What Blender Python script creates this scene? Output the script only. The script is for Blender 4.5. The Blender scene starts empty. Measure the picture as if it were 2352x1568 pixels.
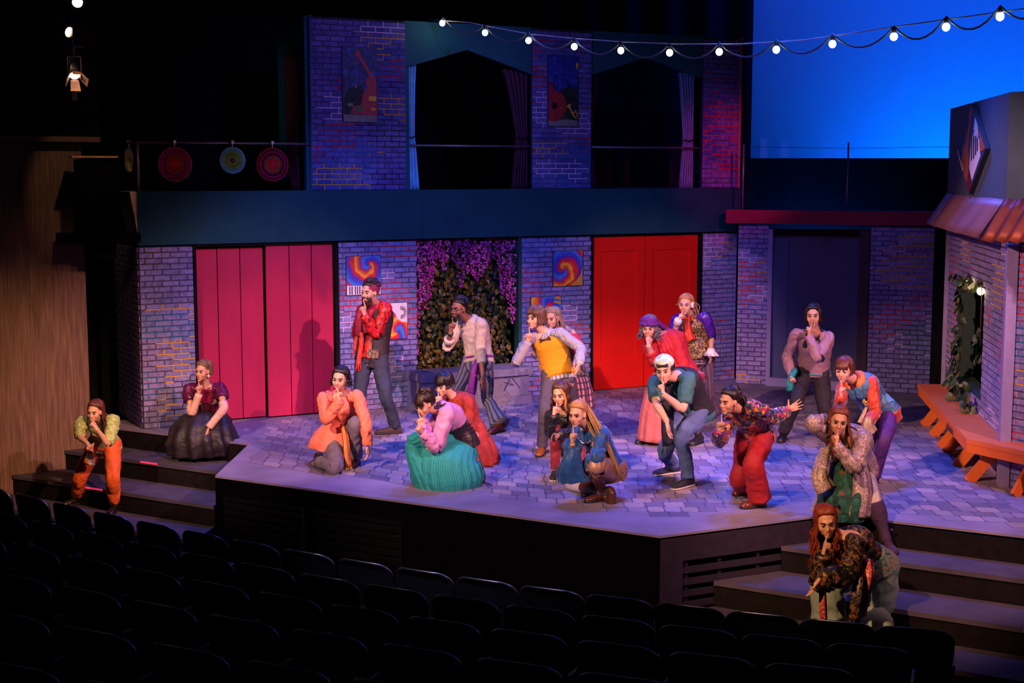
import bpy, math, random
import numpy as np
from mathutils import Vector, Matrix, noise as mn
R = math.radians
random.seed(7)
sc = bpy.context.scene
COL = sc.collection
# ---------------------------------------------------------------- camera (50 mm, about 3 m above the stage floor)
FPX = 3267.0; CH = 3.05; PITCH = math.atan(390 / FPX)
cam = bpy.data.cameras.new('camera'); cam.sensor_width = 36; cam.lens = 36 * FPX / 2352
cam.clip_end = 200
co = bpy.data.objects.new('camera', cam); COL.objects.link(co)
co.location = (0, 0, CH); co.rotation_euler = (math.pi / 2 - PITCH, 0, 0); sc.camera = co
sc.view_settings.view_transform = 'Standard'; sc.view_settings.look = 'None'
sc.view_settings.gamma = 1; sc.view_settings.use_curve_mapping = False
sc.view_settings.exposure = 0.0
w = bpy.data.worlds.new('world'); sc.world = w; w.use_nodes = True
w.node_tree.nodes['Background'].inputs[0].default_value = (.25, .28, .6, 1)
w.node_tree.nodes['Background'].inputs[1].default_value = .008
# ---------------------------------------------------------------- stage lighting
def aim(o, tgt):
    o.rotation_euler = (Vector(tgt) - o.location).to_track_quat('-Z', 'Y').to_euler()
def spot(loc, tgt, col, power, cone, blend=.5, size=.12):
    l = bpy.data.lights.new('spotlight', 'SPOT'); l.color = col; l.energy = power
    l.spot_size = R(cone); l.spot_blend = blend; l.shadow_soft_size = size
    o = bpy.data.objects.new('spotlight', l); COL.objects.link(o); o.location = loc; aim(o, tgt); return o
def area(loc, tgt, col, power, sx, sy):
    l = bpy.data.lights.new('wash_light', 'AREA'); l.shape = 'RECTANGLE'; l.size = sx; l.size_y = sy
    l.color = col; l.energy = power; l.spread = R(110)
    o = bpy.data.objects.new('wash_light', l); COL.objects.link(o); o.location = loc; aim(o, tgt); return o
WARM = (1, .58, .42); PINK = (1, .46, .56); BLUE = (.05, .14, 1); AMB = (1, .50, .24)
# warm front keys from house left and house right, pools side by side over the acting areas
for tx, ty, pw in ((-2.4, 16.0, 7000), (.4, 16.0, 6500), (2.9, 15.2, 4500)):
    spot((-6.5, 5.0, 7.6), (tx, ty, .5), WARM, pw * .9, 19, .55)
for tx, ty, pw in ((-2.6, 16.2, 7000), (.3, 16.4, 7000), (2.4, 15.8, 5200)):
    spot((6.5, 4.5, 7.6), (tx, ty, .5), PINK, pw * .9, 19, .55)
# red doors special
spot((-3.0, 5.5, 7.6), (2.2, 20.0, 1.0), (1, .42, .36), 4800, 11, .6)
# low front of the thrust and the right steps
spot((-5.5, 4.0, 7.5), (.4, 13.0, .2), WARM, 3600, 22, .6)
spot((6.0, 3.5, 7.5), (0, 13.4, .2), PINK, 3000, 22, .6)
spot((-3.5, 3.5, 7.5), (2.8, 11.5, .1), AMB, 6000, 15, .7)
spot((7.0, 5.0, 7.0), (3.6, 13.2, .2), PINK, 3400, 27, .6)
# cafe wall, awning and bench from house left
spot((-5.0, 6.5, 6.6), (5.2, 15.0, 1.5), (1, .45, .40), 6200, 19, .6)
spot((-6.0, 9.0, 6.5), (-3.2, 18.9, 3.9), (.5, .9, 1), 260, 10, .8)  # dim teal spot added to brighten the side arch at the balcony left end
# amber on the left steps and the wooden wall
spot((2.5, 5.5, 7.2), (-5.3, 16.0, 0), AMB, 7500, 17, 1)
# blue fill over the brick flats
spot((-1.5, 5.5, 7.8), (-1.8, 18.0, 1.0), (.10, .20, 1), 3400, 22, .7)
spot((1.5, 5.5, 7.8), (1.6, 19.2, 1.0), (.10, .20, 1), 2400, 20, .7)
spot((0, 6.5, 7.8), (4.6, 19.6, 1.3), (.22, .16, 1), 800, 15, .8)
# blue top and back wash
for tx, ty in ((-2, 15.6), (.6, 14.2), (2.6, 14.0), (4.2, 14.6), (.8, 17.0)):
    spot((tx * .8 + .4, ty + 1.4, 7.4), (tx, ty - .4, 0), BLUE, 2000, 44, .8, .2)
# violet wash on the balcony flats, magenta at its right end
spot((5.5, 7.0, 7.6), (-1.6, 18.6, 3.6), (.30, .20, 1), 1900, 22, .9)
spot((-5.0, 7.0, 7.8), (1.0, 19.3, 3.2), (.14, .18, 1), 2200, 18, .9)
spot((6.5, 9.0, 6.6), (3.1, 20.6, 3.1), (1, .04, .30), 3600, 11, .9)
spot((6.0, 8.0, 6.0), (-3.6, 17.2, 3.1), (1, .45, .40), 420, 11, .8)
# ---------------------------------------------------------------- helpers
def srgb(h):
    h = h.lstrip('#'); v = [int(h[i:i + 2], 16) / 255 for i in (0, 2, 4)]
    return tuple(c / 12.92 if c <= .04045 else ((c + .055) / 1.055) ** 2.4 for c in v)
def ray(x, y):
    c, s = math.cos(PITCH), math.sin(PITCH)
    u = (x - 1176) / FPX; v = -(y - 784) / FPX
    r = np.array([u, c + v * s, -s + v * c]); return r / r[1]
CAM = np.array([0, 0, CH])
def gp(x, y, z=0.0):                       # point on the level z seen at pixel
    r = ray(x, y); return CAM + r * ((z - CH) / r[2])
def at(x, y, Y): return CAM + ray(x, y) * Y
def proj(p):
    c, s = math.cos(PITCH), math.sin(PITCH); d = np.array(p) - CAM
    zc = d[1] * c - d[2] * s; return 1176 + FPX * d[0] / zc, 784 - FPX * (d[1] * s + d[2] * c) / zc
def tag(o, label=None, cat=None, group=None, kind=None):
    if label: o['label'] = label
    if cat: o['category'] = cat
    if group: o['group'] = group
    if kind: o['kind'] = kind
    return o
def empty(name, loc, rz=0, label=None, cat=None, group=None, kind=None, parent=None):
    o = bpy.data.objects.new(name, None); COL.objects.link(o); o.location = loc; o.rotation_euler = (0, 0, rz)
    o.empty_display_size = .1
    if parent: o.parent = parent
    return tag(o, label, cat, group, kind)
class MB:
    def __init__(s): s.v = []; s.f = []; s.m = []; s.c = []; s.uv = []; s.sm = []
    def add(s, vs, fs, m=0, col=(1, 1, 1), uv=None, smooth=False):
        b = len(s.v); s.v += [tuple(map(float, p)) for p in vs]
        for i, f in enumerate(fs):
            s.f.append([k + b for k in f]); s.m.append(m); s.c.append(col); s.sm.append(smooth)
            s.uv.append([uv[k] for k in f] if uv is not None else [(0, 0)] * len(f))
        return s
    def box(s, c, d, m=0, col=(1, 1, 1), rz=0, M=None):
        x, y, z = [k / 2 for k in d]; vs = []
        for dx, dy, dz in ((-x, -y, -z), (x, -y, -z), (x, y, -z), (-x, y, -z), (-x, -y, z), (x, -y, z), (x, y, z), (-x, y, z)):
            if M is not None:
                q = M @ Vector((dx, dy, dz)); vs.append((c[0] + q.x, c[1] + q.y, c[2] + q.z))
            else:
                vs.append((c[0] + dx * math.cos(rz) - dy * math.sin(rz), c[1] + dx * math.sin(rz) + dy * math.cos(rz), c[2] + dz))
        return s.add(vs, [(0, 3, 2, 1), (4, 5, 6, 7), (0, 1, 5, 4), (1, 2, 6, 5), (2, 3, 7, 6), (3, 0, 4, 7)], m, col)
    def bar(s, p, q, wd, th, up=(0, 0, 1), m=0, col=(1, 1, 1)):
        p, q = Vector(p), Vector(q); d = (q - p); L = d.length; d.normalize()
        sd = d.cross(Vector(up))
        if sd.length < 1e-4: sd = d.cross(Vector((1, 0, 0)))
        sd.normalize(); u = sd.cross(d)
        M = Matrix((sd, d, u)).transposed()
        return s.box((p + q) / 2, (wd, L, th), m, col, M=M)
    def tube(s, pts, rad, n=8, m=0, col=(1, 1, 1), cap=True):
        pts = [Vector(p) for p in pts]; k = len(pts)
        if not isinstance(rad, (list, tuple)): rad = [rad] * k
        vs = []; prev = None
        for i, p in enumerate(pts):
            t = (pts[min(i + 1, k - 1)] - pts[max(i - 1, 0)]).normalized()
            if prev is None:
                a = t.cross(Vector((0, 0, 1)))
                if a.length < .05: a = t.cross(Vector((1, 0, 0)))
            else: a = prev - t * prev.dot(t)
            a.normalize(); prev = a; b = t.cross(a)
            for j in range(n):
                th = 2 * math.pi * j / n; vs.append(p + (a * math.cos(th) + b * math.sin(th)) * rad[i])
        fs = [(i * n + j, i * n + (j + 1) % n, (i + 1) * n + (j + 1) % n, (i + 1) * n + j) for i in range(k - 1) for j in range(n)]
        if cap: fs += [tuple(reversed(range(n))), tuple(range((k - 1) * n, k * n))]
        return s.add(vs, fs, m, col, smooth=True)
    def ell(s, c, r, n=12, k=8, m=0, col=(1, 1, 1), axes=None):
        c = np.array(c, float); A = np.eye(3) if axes is None else np.array(axes)
        vs = [c + A[2] * r[2]]
        for i in range(1, k):
            ph = math.pi * i / k
            for j in range(n):
                th = 2 * math.pi * j / n
                vs.append(c + A[0] * r[0] * math.sin(ph) * math.cos(th) + A[1] * r[1] * math.sin(ph) * math.sin(th) + A[2] * r[2] * math.cos(ph))
        vs.append(c - A[2] * r[2]); e = len(vs) - 1
        fs = [(0, 1 + j, 1 + (j + 1) % n) for j in range(n)]
        for i in range(k - 2):
            o = 1 + i * n
            fs += [(o + j, o + n + j, o + n + (j + 1) % n, o + (j + 1) % n) for j in range(n)]
        o = 1 + (k - 2) * n; fs += [(o + j, e, o + (j + 1) % n) for j in range(n)]
        return s.add(vs, fs, m, col, smooth=True)
    def prism(s, poly, y0, y1, m=0, col=(1, 1, 1)):            # polygon in local x,z extruded along y
        n = len(poly); vs = [(x, y0, z) for x, z in poly] + [(x, y1, z) for x, z in poly]
        fs = [tuple(range(n)), tuple(reversed(range(n, 2 * n)))] + [(i, i + n, (i + 1) % n + n, (i + 1) % n) for i in range(n)]
        return s.add(vs, fs, m, col)
    def slab(s, poly, z0, z1, m=0, col=(1, 1, 1)):             # polygon in x,y extruded along z (ccw)
        n = len(poly); vs = [(x, y, z0) for x, y in poly] + [(x, y, z1) for x, y in poly]
        fs = [tuple(reversed(range(n))), tuple(range(n, 2 * n))] + [(i, (i + 1) % n, (i + 1) % n + n, i + n) for i in range(n)]
        return s.add(vs, fs, m, col)
    def mesh(s, name, off=None):
        me = bpy.data.meshes.new(name)
        v = s.v if off is None else [(a - off[0], b - off[1], c - off[2]) for a, b, c in s.v]
        me.from_pydata(v, [], s.f)
        me.polygons.foreach_set('material_index', s.m); me.polygons.foreach_set('use_smooth', s.sm)
        ca = me.color_attributes.new('Col', 'FLOAT_COLOR', 'CORNER'); uvl = me.uv_layers.new(name='UVMap')
        cc = []; uu = []
        for f, c, u in zip(s.f, s.c, s.uv):
            for q in u: cc += [c[0], c[1], c[2], 1.0]; uu += [q[0], q[1]]
        ca.data.foreach_set('color', cc); uvl.data.foreach_set('uv', uu)
        me.update(); return me
def obj(name, mb, mat, parent=None, off=None, **kw):
    me = mb.mesh(name, off) if isinstance(mb, MB) else mb
    if not me.materials:
        for q in (mat if isinstance(mat, (list, tuple)) else [mat]): me.materials.append(q)
    o = bpy.data.objects.new(name, me); COL.objects.link(o)
    if parent: o.parent = parent
    return tag(o, **kw)
def fix(o):                                   # outward normals
    import bmesh
    b = bmesh.new(); b.from_mesh(o.data); bmesh.ops.recalc_face_normals(b, faces=b.faces); b.to_mesh(o.data); b.free(); return o
# ---------------------------------------------------------------- materials
def newmat(name):
    m = bpy.data.materials.new(name); m.use_nodes = True; nt = m.node_tree
    return m, nt, nt.nodes['Principled BSDF']
def ramp(nt, stops, interp='LINEAR'):
    n = nt.nodes.new('ShaderNodeValToRGB'); n.color_ramp.interpolation = interp
    el = n.color_ramp.elements
    while len(el) < len(stops): el.new(.5)
    for e, (p, c) in zip(el, stops): e.position = p; e.color = (*c, 1)
    return n
def N(nt, t, **kw):
    n = nt.nodes.new(t)
    for k, v in kw.items():
        if hasattr(n, k): setattr(n, k, v)
    return n
def coords(nt, kind='Object', scale=(1, 1, 1), rot=(0, 0, 0)):
    t = N(nt, 'ShaderNodeTexCoord'); mp = N(nt, 'ShaderNodeMapping')
    nt.links.new(t.outputs[kind], mp.inputs[0]); mp.inputs['Scale'].default_value = scale; mp.inputs['Rotation'].default_value = rot
    return mp.outputs[0]
def mixrgb(nt, a, b, f, mode='MIX'):
    n = N(nt, 'ShaderNodeMix'); n.data_type = 'RGBA'; n.blend_type = mode
    for s, x in ((n.inputs[0], f), (n.inputs[6], a), (n.inputs[7], b)):
        if hasattr(x, 'is_linked'): nt.links.new(x, s)
        elif isinstance(x, (int, float)): s.default_value = x
        else: s.default_value = (*x, 1)
    return n.outputs[2]
def bump(nt, p, h, strength=.3, dist=.01):
    b = N(nt, 'ShaderNodeBump'); b.inputs['Strength'].default_value = strength; b.inputs['Distance'].default_value = dist
    nt.links.new(h, b.inputs['Height']); nt.links.new(b.outputs[0], p.inputs['Normal'])
def noise(nt, vec, scale, detail=3, rough=.5):
    n = N(nt, 'ShaderNodeTexNoise'); n.inputs['Scale'].default_value = scale; n.inputs['Detail'].default_value = detail
    n.inputs['Roughness'].default_value = rough
    if vec is not None: nt.links.new(vec, n.inputs['Vector'])
    return n
_mc = {}
def mat(name, col, rough=.7, metal=0, var=.25, vs=12, bs=60, bstr=.15, stretch=(1, 1, 1), sheen=0, spec=.5):
    if name in _mc: return _mc[name]
    m, nt, p = newmat(name); c = srgb(col) if isinstance(col, str) else col
    v = coords(nt, 'Object', stretch); n = noise(nt, v, vs, 4)
    d = tuple(k * (1 - var) for k in c); l = tuple(min(1, k * (1 + var * .6)) for k in c)
    r = ramp(nt, [(.3, d), (.7, l)]); nt.links.new(n.outputs[0], r.inputs[0]); nt.links.new(r.outputs[0], p.inputs['Base Color'])
    p.inputs['Roughness'].default_value = rough; p.inputs['Metallic'].default_value = metal
    p.inputs['Specular IOR Level'].default_value = spec
    if sheen: p.inputs['Sheen Weight'].default_value = sheen; p.inputs['Sheen Roughness'].default_value = .4
    if bstr: bump(nt, p, noise(nt, v, bs, 3).outputs[0], bstr, .004)
    if CLOTH and bstr and metal < .5: folds(nt, p, v)
    _mc[name] = m; return m
CLOTH = False
def folds(nt, p, v):                          # soft drape creases under the weave
    n1 = noise(nt, v, 9, 2, .45); n1.inputs['Distortion'].default_value = 1.4
    b = N(nt, 'ShaderNodeBump'); b.inputs['Strength'].default_value = .42; b.inputs['Distance'].default_value = .026; nt.links.new(n1.outputs[0], b.inputs['Height'])
    for l in list(nt.links):
        if l.to_socket == p.inputs['Normal']: nt.links.new(b.outputs[0], l.from_node.inputs['Normal'])
def attmat(name, rough=.6, bstr=.1, spec=.5, bs=80):
    if name in _mc: return _mc[name]
    m, nt, p = newmat(name); a = N(nt, 'ShaderNodeAttribute'); a.attribute_name = 'Col'
    v = coords(nt); n = noise(nt, v, 25, 3)
    r = ramp(nt, [(.25, (.72, .72, .72)), (.75, (1, 1, 1))]); nt.links.new(n.outputs[0], r.inputs[0])
    nt.links.new(mixrgb(nt, a.outputs[0], r.outputs[0], 1.0, 'MULTIPLY'), p.inputs['Base Color'])
    p.inputs['Roughness'].default_value = rough; p.inputs['Specular IOR Level'].default_value = spec
    if bstr: bump(nt, p, noise(nt, v, bs, 2).outputs[0], bstr, .003)
    _mc[name] = m; return m
def emit(name, col, st):
    if name in _mc: return _mc[name]
    m, nt, p = newmat(name); p.inputs['Base Color'].default_value = (*col, 1); p.inputs['Emission Color'].default_value = (*col, 1)
    p.inputs['Emission Strength'].default_value = st; p.inputs['Roughness'].default_value = .3; _mc[name] = m; return m
BLACK = mat('black_paint', (.007, .006, .007), .85, var=.3, bstr=.1, spec=.08)
DRAPE = mat('black_drape', (.006, .006, .008), .95, var=.3, bstr=.1, spec=.1)
# ================================================================ THE SETTING
FA = np.array([-4.39, 16.74]); FR = math.atan2(.472, .8816); FD = np.array([math.cos(FR), math.sin(FR)]); FN = np.array([-FD[1], FD[0]])
def fw(t, y=0.0, z=0.0):                     # facade frame -> world (y points into the wall)
    p = FA + FD * t + FN * y; return (float(p[0]), float(p[1]), float(z))
def onplane(px, py, A, d):
    A = np.array(A[:2], float); d = np.array(d, float); d = d / np.linalg.norm(d); n = np.array([d[1], -d[0]])
    r = ray(px, py); t = (A @ n) / (r[:2] @ n); p = CAM + r * t
    return float((p[:2] - A) @ d), float(p[2])
# ---- brick-painted flats
def brickmat(name, base, dark, tint):
    m, nt, p = newmat(name)
    g = N(nt, 'ShaderNodeNewGeometry'); n1 = noise(nt, g.outputs['Position'], 1.3, 2); n2 = noise(nt, g.outputs['Position'], 16, 5, .65)
    r1 = ramp(nt, [(.38, tint), (.62, base)]); nt.links.new(n1.outputs[0], r1.inputs[0])
    r2 = ramp(nt, [(.36, (.5, .48, .52)), (.54, (1, 1, 1))]); nt.links.new(n2.outputs[0], r2.inputs[0])
    c = mixrgb(nt, r1.outputs[0], r2.outputs[0], .85, 'MULTIPLY')
    oi = N(nt, 'ShaderNodeObjectInfo'); ro = ramp(nt, [(0, (.7, .7, .74)), (1, (1, 1, 1))]); nt.links.new(oi.outputs['Random'], ro.inputs[0])
    nt.links.new(mixrgb(nt, c, ro.outputs[0], 1.0, 'MULTIPLY'), p.inputs['Base Color'])
    p.inputs['Roughness'].default_value = .75; p.inputs['Specular IOR Level'].default_value = .25
    bump(nt, p, n2.outputs[0], .3, .004); return m
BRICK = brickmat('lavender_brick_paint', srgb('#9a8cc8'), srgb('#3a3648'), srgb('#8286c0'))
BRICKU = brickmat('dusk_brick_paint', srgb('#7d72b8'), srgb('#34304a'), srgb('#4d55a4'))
MORTAR = attmat('mortar_paint', .8, .1, .2)
DKBOARD = mat('flat_backing', (.035, .03, .05), .85, spec=.2)
MC = dict(y=srgb('#f0b43c'), r=srgb('#d8303a'), w=srgb('#f2cdf0'), t=srgb('#2f6ea8'), g=srgb('#3c4a3c'), d=srgb('#544870'), p=srgb('#54204a'))
CO, BL, JT = .0677, .2032, .0105              # course, brick length, joint
_bm = {}
def brickmesh(wd, m):
    k = (round(wd, 2), m.name)
    if k not in _bm:
        h = CO - JT; b = .004; q = MB(); x = wd / 2; z = h / 2
        q.add([(-x, 0, -z), (x, 0, -z), (x, 0, z), (-x, 0, z), (-x + b, -.008, -z + b), (x - b, -.008, -z + b), (x - b, -.008, z - b), (-x + b, -.008, z - b)],
              [(4, 5, 6, 7), (0, 1, 5, 4), (1, 2, 6, 5), (2, 3, 7, 6), (3, 0, 4, 7)])
        me = q.mesh('brick'); me.materials.append(m); _bm[k] = me
    return _bm[k]
def inside(x, z, holes): return any(a < x < b and c < z < d for a, b, c, d in holes)
def brick_flat(label, loc, rz, W, H, seed, bm=None, holes=(), stuff=False, limit=300, near=None, patches=None, z0=0.0):
    bm = bm or BRICK; rnd = random.Random(seed)
    root = empty('brick_flat', loc, rz, label, 'stage flat')
    bk = MB()
    if holes:
        a, b, c, d = holes[0]
        for x0, x1, q0, q1 in ((0, a, 0, H), (b, W, 0, H), (a, b, 0, c), (a, b, d, H)): bk.box(((x0 + x1) / 2, .03, (q0 + q1) / 2), (x1 - x0, .06, q1 - q0))
    else: bk.box((W / 2, .03, H / 2), (W, .06, H))
    obj('backing_board', bk, DKBOARD, root)
    nc = int(round(H / CO)); P = []
    npatch = patches or int(W * H * 5.5) + 3
    for i in range(npatch):
        P.append((rnd.uniform(-.1, W + .1), rnd.uniform(0, H), rnd.uniform(.18, .40), rnd.uniform(.10, .26), rnd.choice('yyrrrwwttgp')))
    def colour(x, z):
        for cx, cz, rx, rzz, k in P:
            if abs(z - cz) < rzz and abs(x - cx + .1 * math.sin(z * 47 + cx * 9)) < rx * (1 - .35 * abs(z - cz) / rzz): return MC[k]
        return MC['d']
    mo = MB(); blist = []
    for c in range(nc):
        zb = c * CO; off = BL / 2 if c % 2 else 0.0; off += .04
        if zb > H - .02: break
        x = -off
        while x < W:
            a, b = max(x, 0), min(x + BL, W)
            if b - a > .03:
                a2 = a + (JT / 2 if a > 0 else 0); b2 = b - (JT / 2 if b < W else 0); cx, cz = (a2 + b2) / 2, zb + CO / 2
                hit = inside(cx, cz, holes)
                if not hit:
                    for hx0, hx1, hz0, hz1 in holes:          # trim at an opening
                        if hz0 < cz < hz1:
                            if a2 < hx0 < b2: b2 = hx0
                            if a2 < hx1 < b2: a2 = hx1
                    if b2 - a2 > .02 and cz + CO / 2 <= H + .02: blist.append(((a2 + b2) / 2, cz, b2 - a2))
                    if b < W and not inside(b, cz, holes):
                        mo.add([(b - JT / 2, -.003, zb), (b + JT / 2, -.003, zb), (b + JT / 2, -.003, zb + CO), (b - JT / 2, -.003, zb + CO)], [(0, 1, 2, 3)], 0, colour(b, cz))
            for s in (0, 1):
                p0, p1 = max(x + s * BL / 2, 0), min(x + (s + 1) * BL / 2, W)
                if p1 > p0 and zb > 0 and not inside((p0 + p1) / 2, zb, holes):
                    mo.add([(p0, -.0035, zb - JT / 2), (p1, -.0035, zb - JT / 2), (p1, -.0035, zb + JT / 2), (p0, -.0035, zb + JT / 2)], [(0, 1, 2, 3)], 0, colour((p0 + p1) / 2, zb))
            x += BL
    obj('mortar', mo, MORTAR, root)
    if near is not None: blist.sort(key=lambda q: abs(q[0] - near))
    n = 0 if stuff else limit
    for cx, cz, wd in blist[:n]:
        o = bpy.data.objects.new('brick', brickmesh(wd, bm)); COL.objects.link(o); o.parent = root
        o.location = (cx, rnd.uniform(-.0015, .0005), cz)
    if blist[n:]:
        q = MB(); h = (CO - JT) / 2; b = .004
        for cx, cz, wd in blist[n:]:
            x = wd / 2
            q.add([(cx - x, 0, cz - h), (cx + x, 0, cz - h), (cx + x, 0, cz + h), (cx - x, 0, cz + h), (cx - x + b, -.008, cz - h + b), (cx + x - b, -.008, cz - h + b), (cx + x - b, -.008, cz + h - b), (cx - x + b, -.008, cz + h - b)],
                  [(4, 5, 6, 7), (0, 1, 5, 4), (1, 2, 6, 5), (2, 3, 7, 6), (3, 0, 4, 7)])
        obj('bricks', q, bm, root, kind='stuff')
    return root
ZF, ZT, ZU = 2.19, 2.82, 4.95
brick_flat('lavender brick flat at the far left end beside the double pink doors', fw(0), FR, .64, ZF, 11)
brick_flat('dark brick return flat turning back from the far left corner', fw(-.012, 1.2), FR - math.pi / 2, 1.19, ZF, 12, stuff=True)
brick_flat('brick flat with two paintings between pink doors and leafy alcove', fw(2.49), FR, 1.09, ZF, 13)
brick_flat('brick flat with two paintings between leafy alcove and red doors', fw(5.12), FR, 1.10, ZF, 14)
brick_flat('narrow brick flat on the right side of the red doors', fw(8.09), FR, .62, ZF, 15)
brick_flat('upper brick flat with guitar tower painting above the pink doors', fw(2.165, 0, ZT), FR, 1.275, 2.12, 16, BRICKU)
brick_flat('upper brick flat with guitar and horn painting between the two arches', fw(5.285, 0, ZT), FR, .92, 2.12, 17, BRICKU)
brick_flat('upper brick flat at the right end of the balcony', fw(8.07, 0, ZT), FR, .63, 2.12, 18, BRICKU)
BA = np.array([3.249, 20.431]); BD = np.array([.9224, -.3862]); BR = math.atan2(BD[1], BD[0]); BN = np.array([-BD[1], BD[0]])
def bw(t, y=0.0, z=0.0): p = BA + BD * t + BN * y; return (float(p[0]), float(p[1]), float(z))
brick_flat('dim brick flat left of the slate sliding door', bw(.0), BR, .44, 2.3, 21)
brick_flat('dim brick flat between slate sliding door and the cafe wall', bw(1.86), BR, .98, 2.3, 22)
# cafe wall (origin at the far end, x towards the house)
CC = np.array([4.82, 13.67]); CD = np.array([.1478, .989]); CF = CC + CD * 3.9; CRZ = math.atan2(-CD[1], -CD[0])
CXD = -CD; CYD = np.array([.989, -.1478])
def cw(x, y=0.0, z=0.0): p = CF + CXD * x + CYD * y; return (float(p[0]), float(p[1]), float(z))
CW0, CW1, CZ0, CZ1 = .72, 2.48, .60, 1.86
brick_flat('cafe brick wall with the ivy framed window behind the bench', cw(0), CRZ, 3.9, 2.76, 23, holes=((CW0, CW1, CZ0, CZ1),), near=3.9)
HR = R(-61); HD = np.array([math.cos(HR), math.sin(HR)]); HN = np.array([-HD[1], HD[0]])
def hw(x, y=0.0, z=0.0): p = CC + HD * x + HN * y; return (float(p[0]), float(p[1]), float(z))
brick_flat('brick flat at right edge of the picture under the rusty awning', hw(.05), HR, 1.5, 2.76, 24)
# ---- trims, fascia, jambs
TEAL = mat('teal_fascia_paint', '#204852', .85, var=.12, vs=3, bstr=.05, spec=.1)
TEALD = mat('dark_teal_paint', '#1c5868', .75, var=.15, vs=3, bstr=.05, spec=.3)
LAV = mat('lavender_trim_paint', '#8a7fae', .6, var=.12, bstr=.05)
m = MB()
for a, b in ((-.02, 3.63), (3.634, 6.21), (6.214, 8.72)): m.box(((a + b) / 2, -.02, (ZF + ZT) / 2), (b - a, .10, ZT - ZF))
obj('trim_1', m, TEAL, tag(empty('balcony_fascia', fw(0), FR), 'long teal fascia board running under the balcony', 'fascia'))
fas = bpy.data.objects['balcony_fascia']; bpy.data.objects['trim_1'].name = 'fascia_panel'
e = MB(); e.prism([(-.10, ZT), (-.02, ZT), (-.02, ZF + .12)], -.06, .5); fix(obj('lit_end_wedge', e, mat('cream_edge_light', '#c9b283', .6), fas, label='cream wedge for light caught on the fascia end'))  # wedge and its cream colour stand for light caught on the fascia end
e = MB(); e.box((4.3, 1.3, ZT - .06), (8.8, 2.5, .1)); obj('balcony_deck', e, BLACK, fas)
# black service wall behind the openings
m = MB(); m.box((4.3, 1.6, 1.08), (9.2, .05, 2.16)); obj('wall_back', m, DRAPE, kind='structure').matrix_world = Matrix.Translation(fw(0)) @ Matrix.Rotation(FR, 4, 'Z')
m = MB(); m.box((3.5, 2.6, 3.9), (11.5, .05, 2.6)); obj('wall_rear', m, DRAPE, kind='structure').matrix_world = Matrix.Translation(fw(0)) @ Matrix.Rotation(FR, 4, 'Z')
# ---- arches on the balcony
def arch(t0, t1, zl, zr, apx, za, label, inset0):
    r = empty('arch_panel', fw(t0, .02, 0), FR, label, 'stage flat'); W = t1 - t0
    m = MB(); m.prism([(0, zl), (inset0, zl), (apx - t0, za), (W, zr), (W, ZU), (0, ZU)][::-1], 0, .05); fix(obj('pointed_lintel', m, TEALD, r))
    m = MB(); m.box((inset0 / 2 - .02, .035, (zl + ZT) / 2), (max(inset0 - .03, .05), .05, zl - ZT)); obj('jamb', m, TEALD, r)
    return r
arch(3.44, 5.285, 4.39, 4.34, 4.33, 4.62, 'teal pointed arch panel with bright blue curtain on the balcony', .10)
arch(6.205, 8.07, 4.36, 4.38, 7.11, 4.62, 'teal pointed arch panel beside the right end brick flat', .02)
r = empty('arch_panel', fw(2.165, .06, 0), FR + math.pi / 2, 'dark teal side arch turning back at the balcony left end', 'stage flat')
m = MB(); m.prism([(0, ZT), (.08, ZT), (.08, 4.40), (.42, 4.62), (.78, 4.36), (.78, ZT), (1.0, ZT), (1.0, ZU), (0, ZU)], 0, .05)
fix(obj('pointed_lintel', m, TEALD, r))
m = MB(); m.box((-.03, -.012, (ZT + ZU) / 2), (.055, .03, ZU - ZT)); obj('edge_strip', m, mat('turquoise_edge', '#3f9fb0', .6), r, label='turquoise painted edge strip')
def curtain(name, loc, rz, z0, z1, wtop, wmid, wbot, m_, label, cat, lean=0, folds=5, zm=3.5, tie=True):
    rt = empty(name, loc, rz, label, cat); q = MB(); n = folds * 8; k = 18; vs = []
    for i in range(k + 1):
        f = i / k; z = z1 + (z0 - z1) * f
        if z > zm: g = (z1 - z) / (z1 - zm); wd = wtop + (wmid - wtop) * g ** .7
        else: g = (zm - z) / (zm - z0); wd = wmid + (wbot - wmid) * g ** .8
        for j in range(n + 1):
            u = j / n; x = u * wd * 1.0
            if lean < 0: x = wtop - wd + u * wd
            vs.append((x, .025 * math.sin(u * folds * 2 * math.pi + .4 * math.sin(f * 5)), z))
    q.add(vs, [(i * (n + 1) + j, i * (n + 1) + j + 1, (i + 1) * (n + 1) + j + 1, (i + 1) * (n + 1) + j) for i in range(k) for j in range(n)], smooth=True)
    o = obj('curtain_cloth', q, m_, rt); so = o.modifiers.new('thick', 'SOLIDIFY'); so.thickness = .006
    if tie:
        x0 = 0 if lean >= 0 else wtop - wmid
        q = MB(); q.tube([(x0 - .01, -.04, zm), (x0 + wmid * .5, -.055, zm - .02), (x0 + wmid + .02, -.04, zm + .02)], .009, 6); obj('tie_back', q, BLACK, rt)
    return rt
BLUEC = mat('blue_curtain', '#80d4ff', .8, var=.2, sheen=.3); MAUC = mat('grey_blue_curtain', '#6a7aa8', .8, sheen=.3)
REDC = mat('dark_red_drape', '#7a1420', .8); PURC = mat('plum_curtain', '#4a1a38', .85)
curtain('curtain', fw(3.50, .10), FR, ZT, 4.42, .13, .10, .16, BLUEC, 'bright blue tied curtain at the left of the first arch', 'curtain', folds=3)
curtain('curtain', fw(4.90, .14), FR, ZT, 4.40, .38, .16, .24, PURC, 'dark plum tied curtain at the right of the first arch', 'curtain', lean=-1)
curtain('curtain', fw(6.23, .12), FR, ZT, 4.40, .16, .06, .11, PURC, 'slim plum curtain at the left of the second arch', 'curtain', folds=3)
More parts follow.
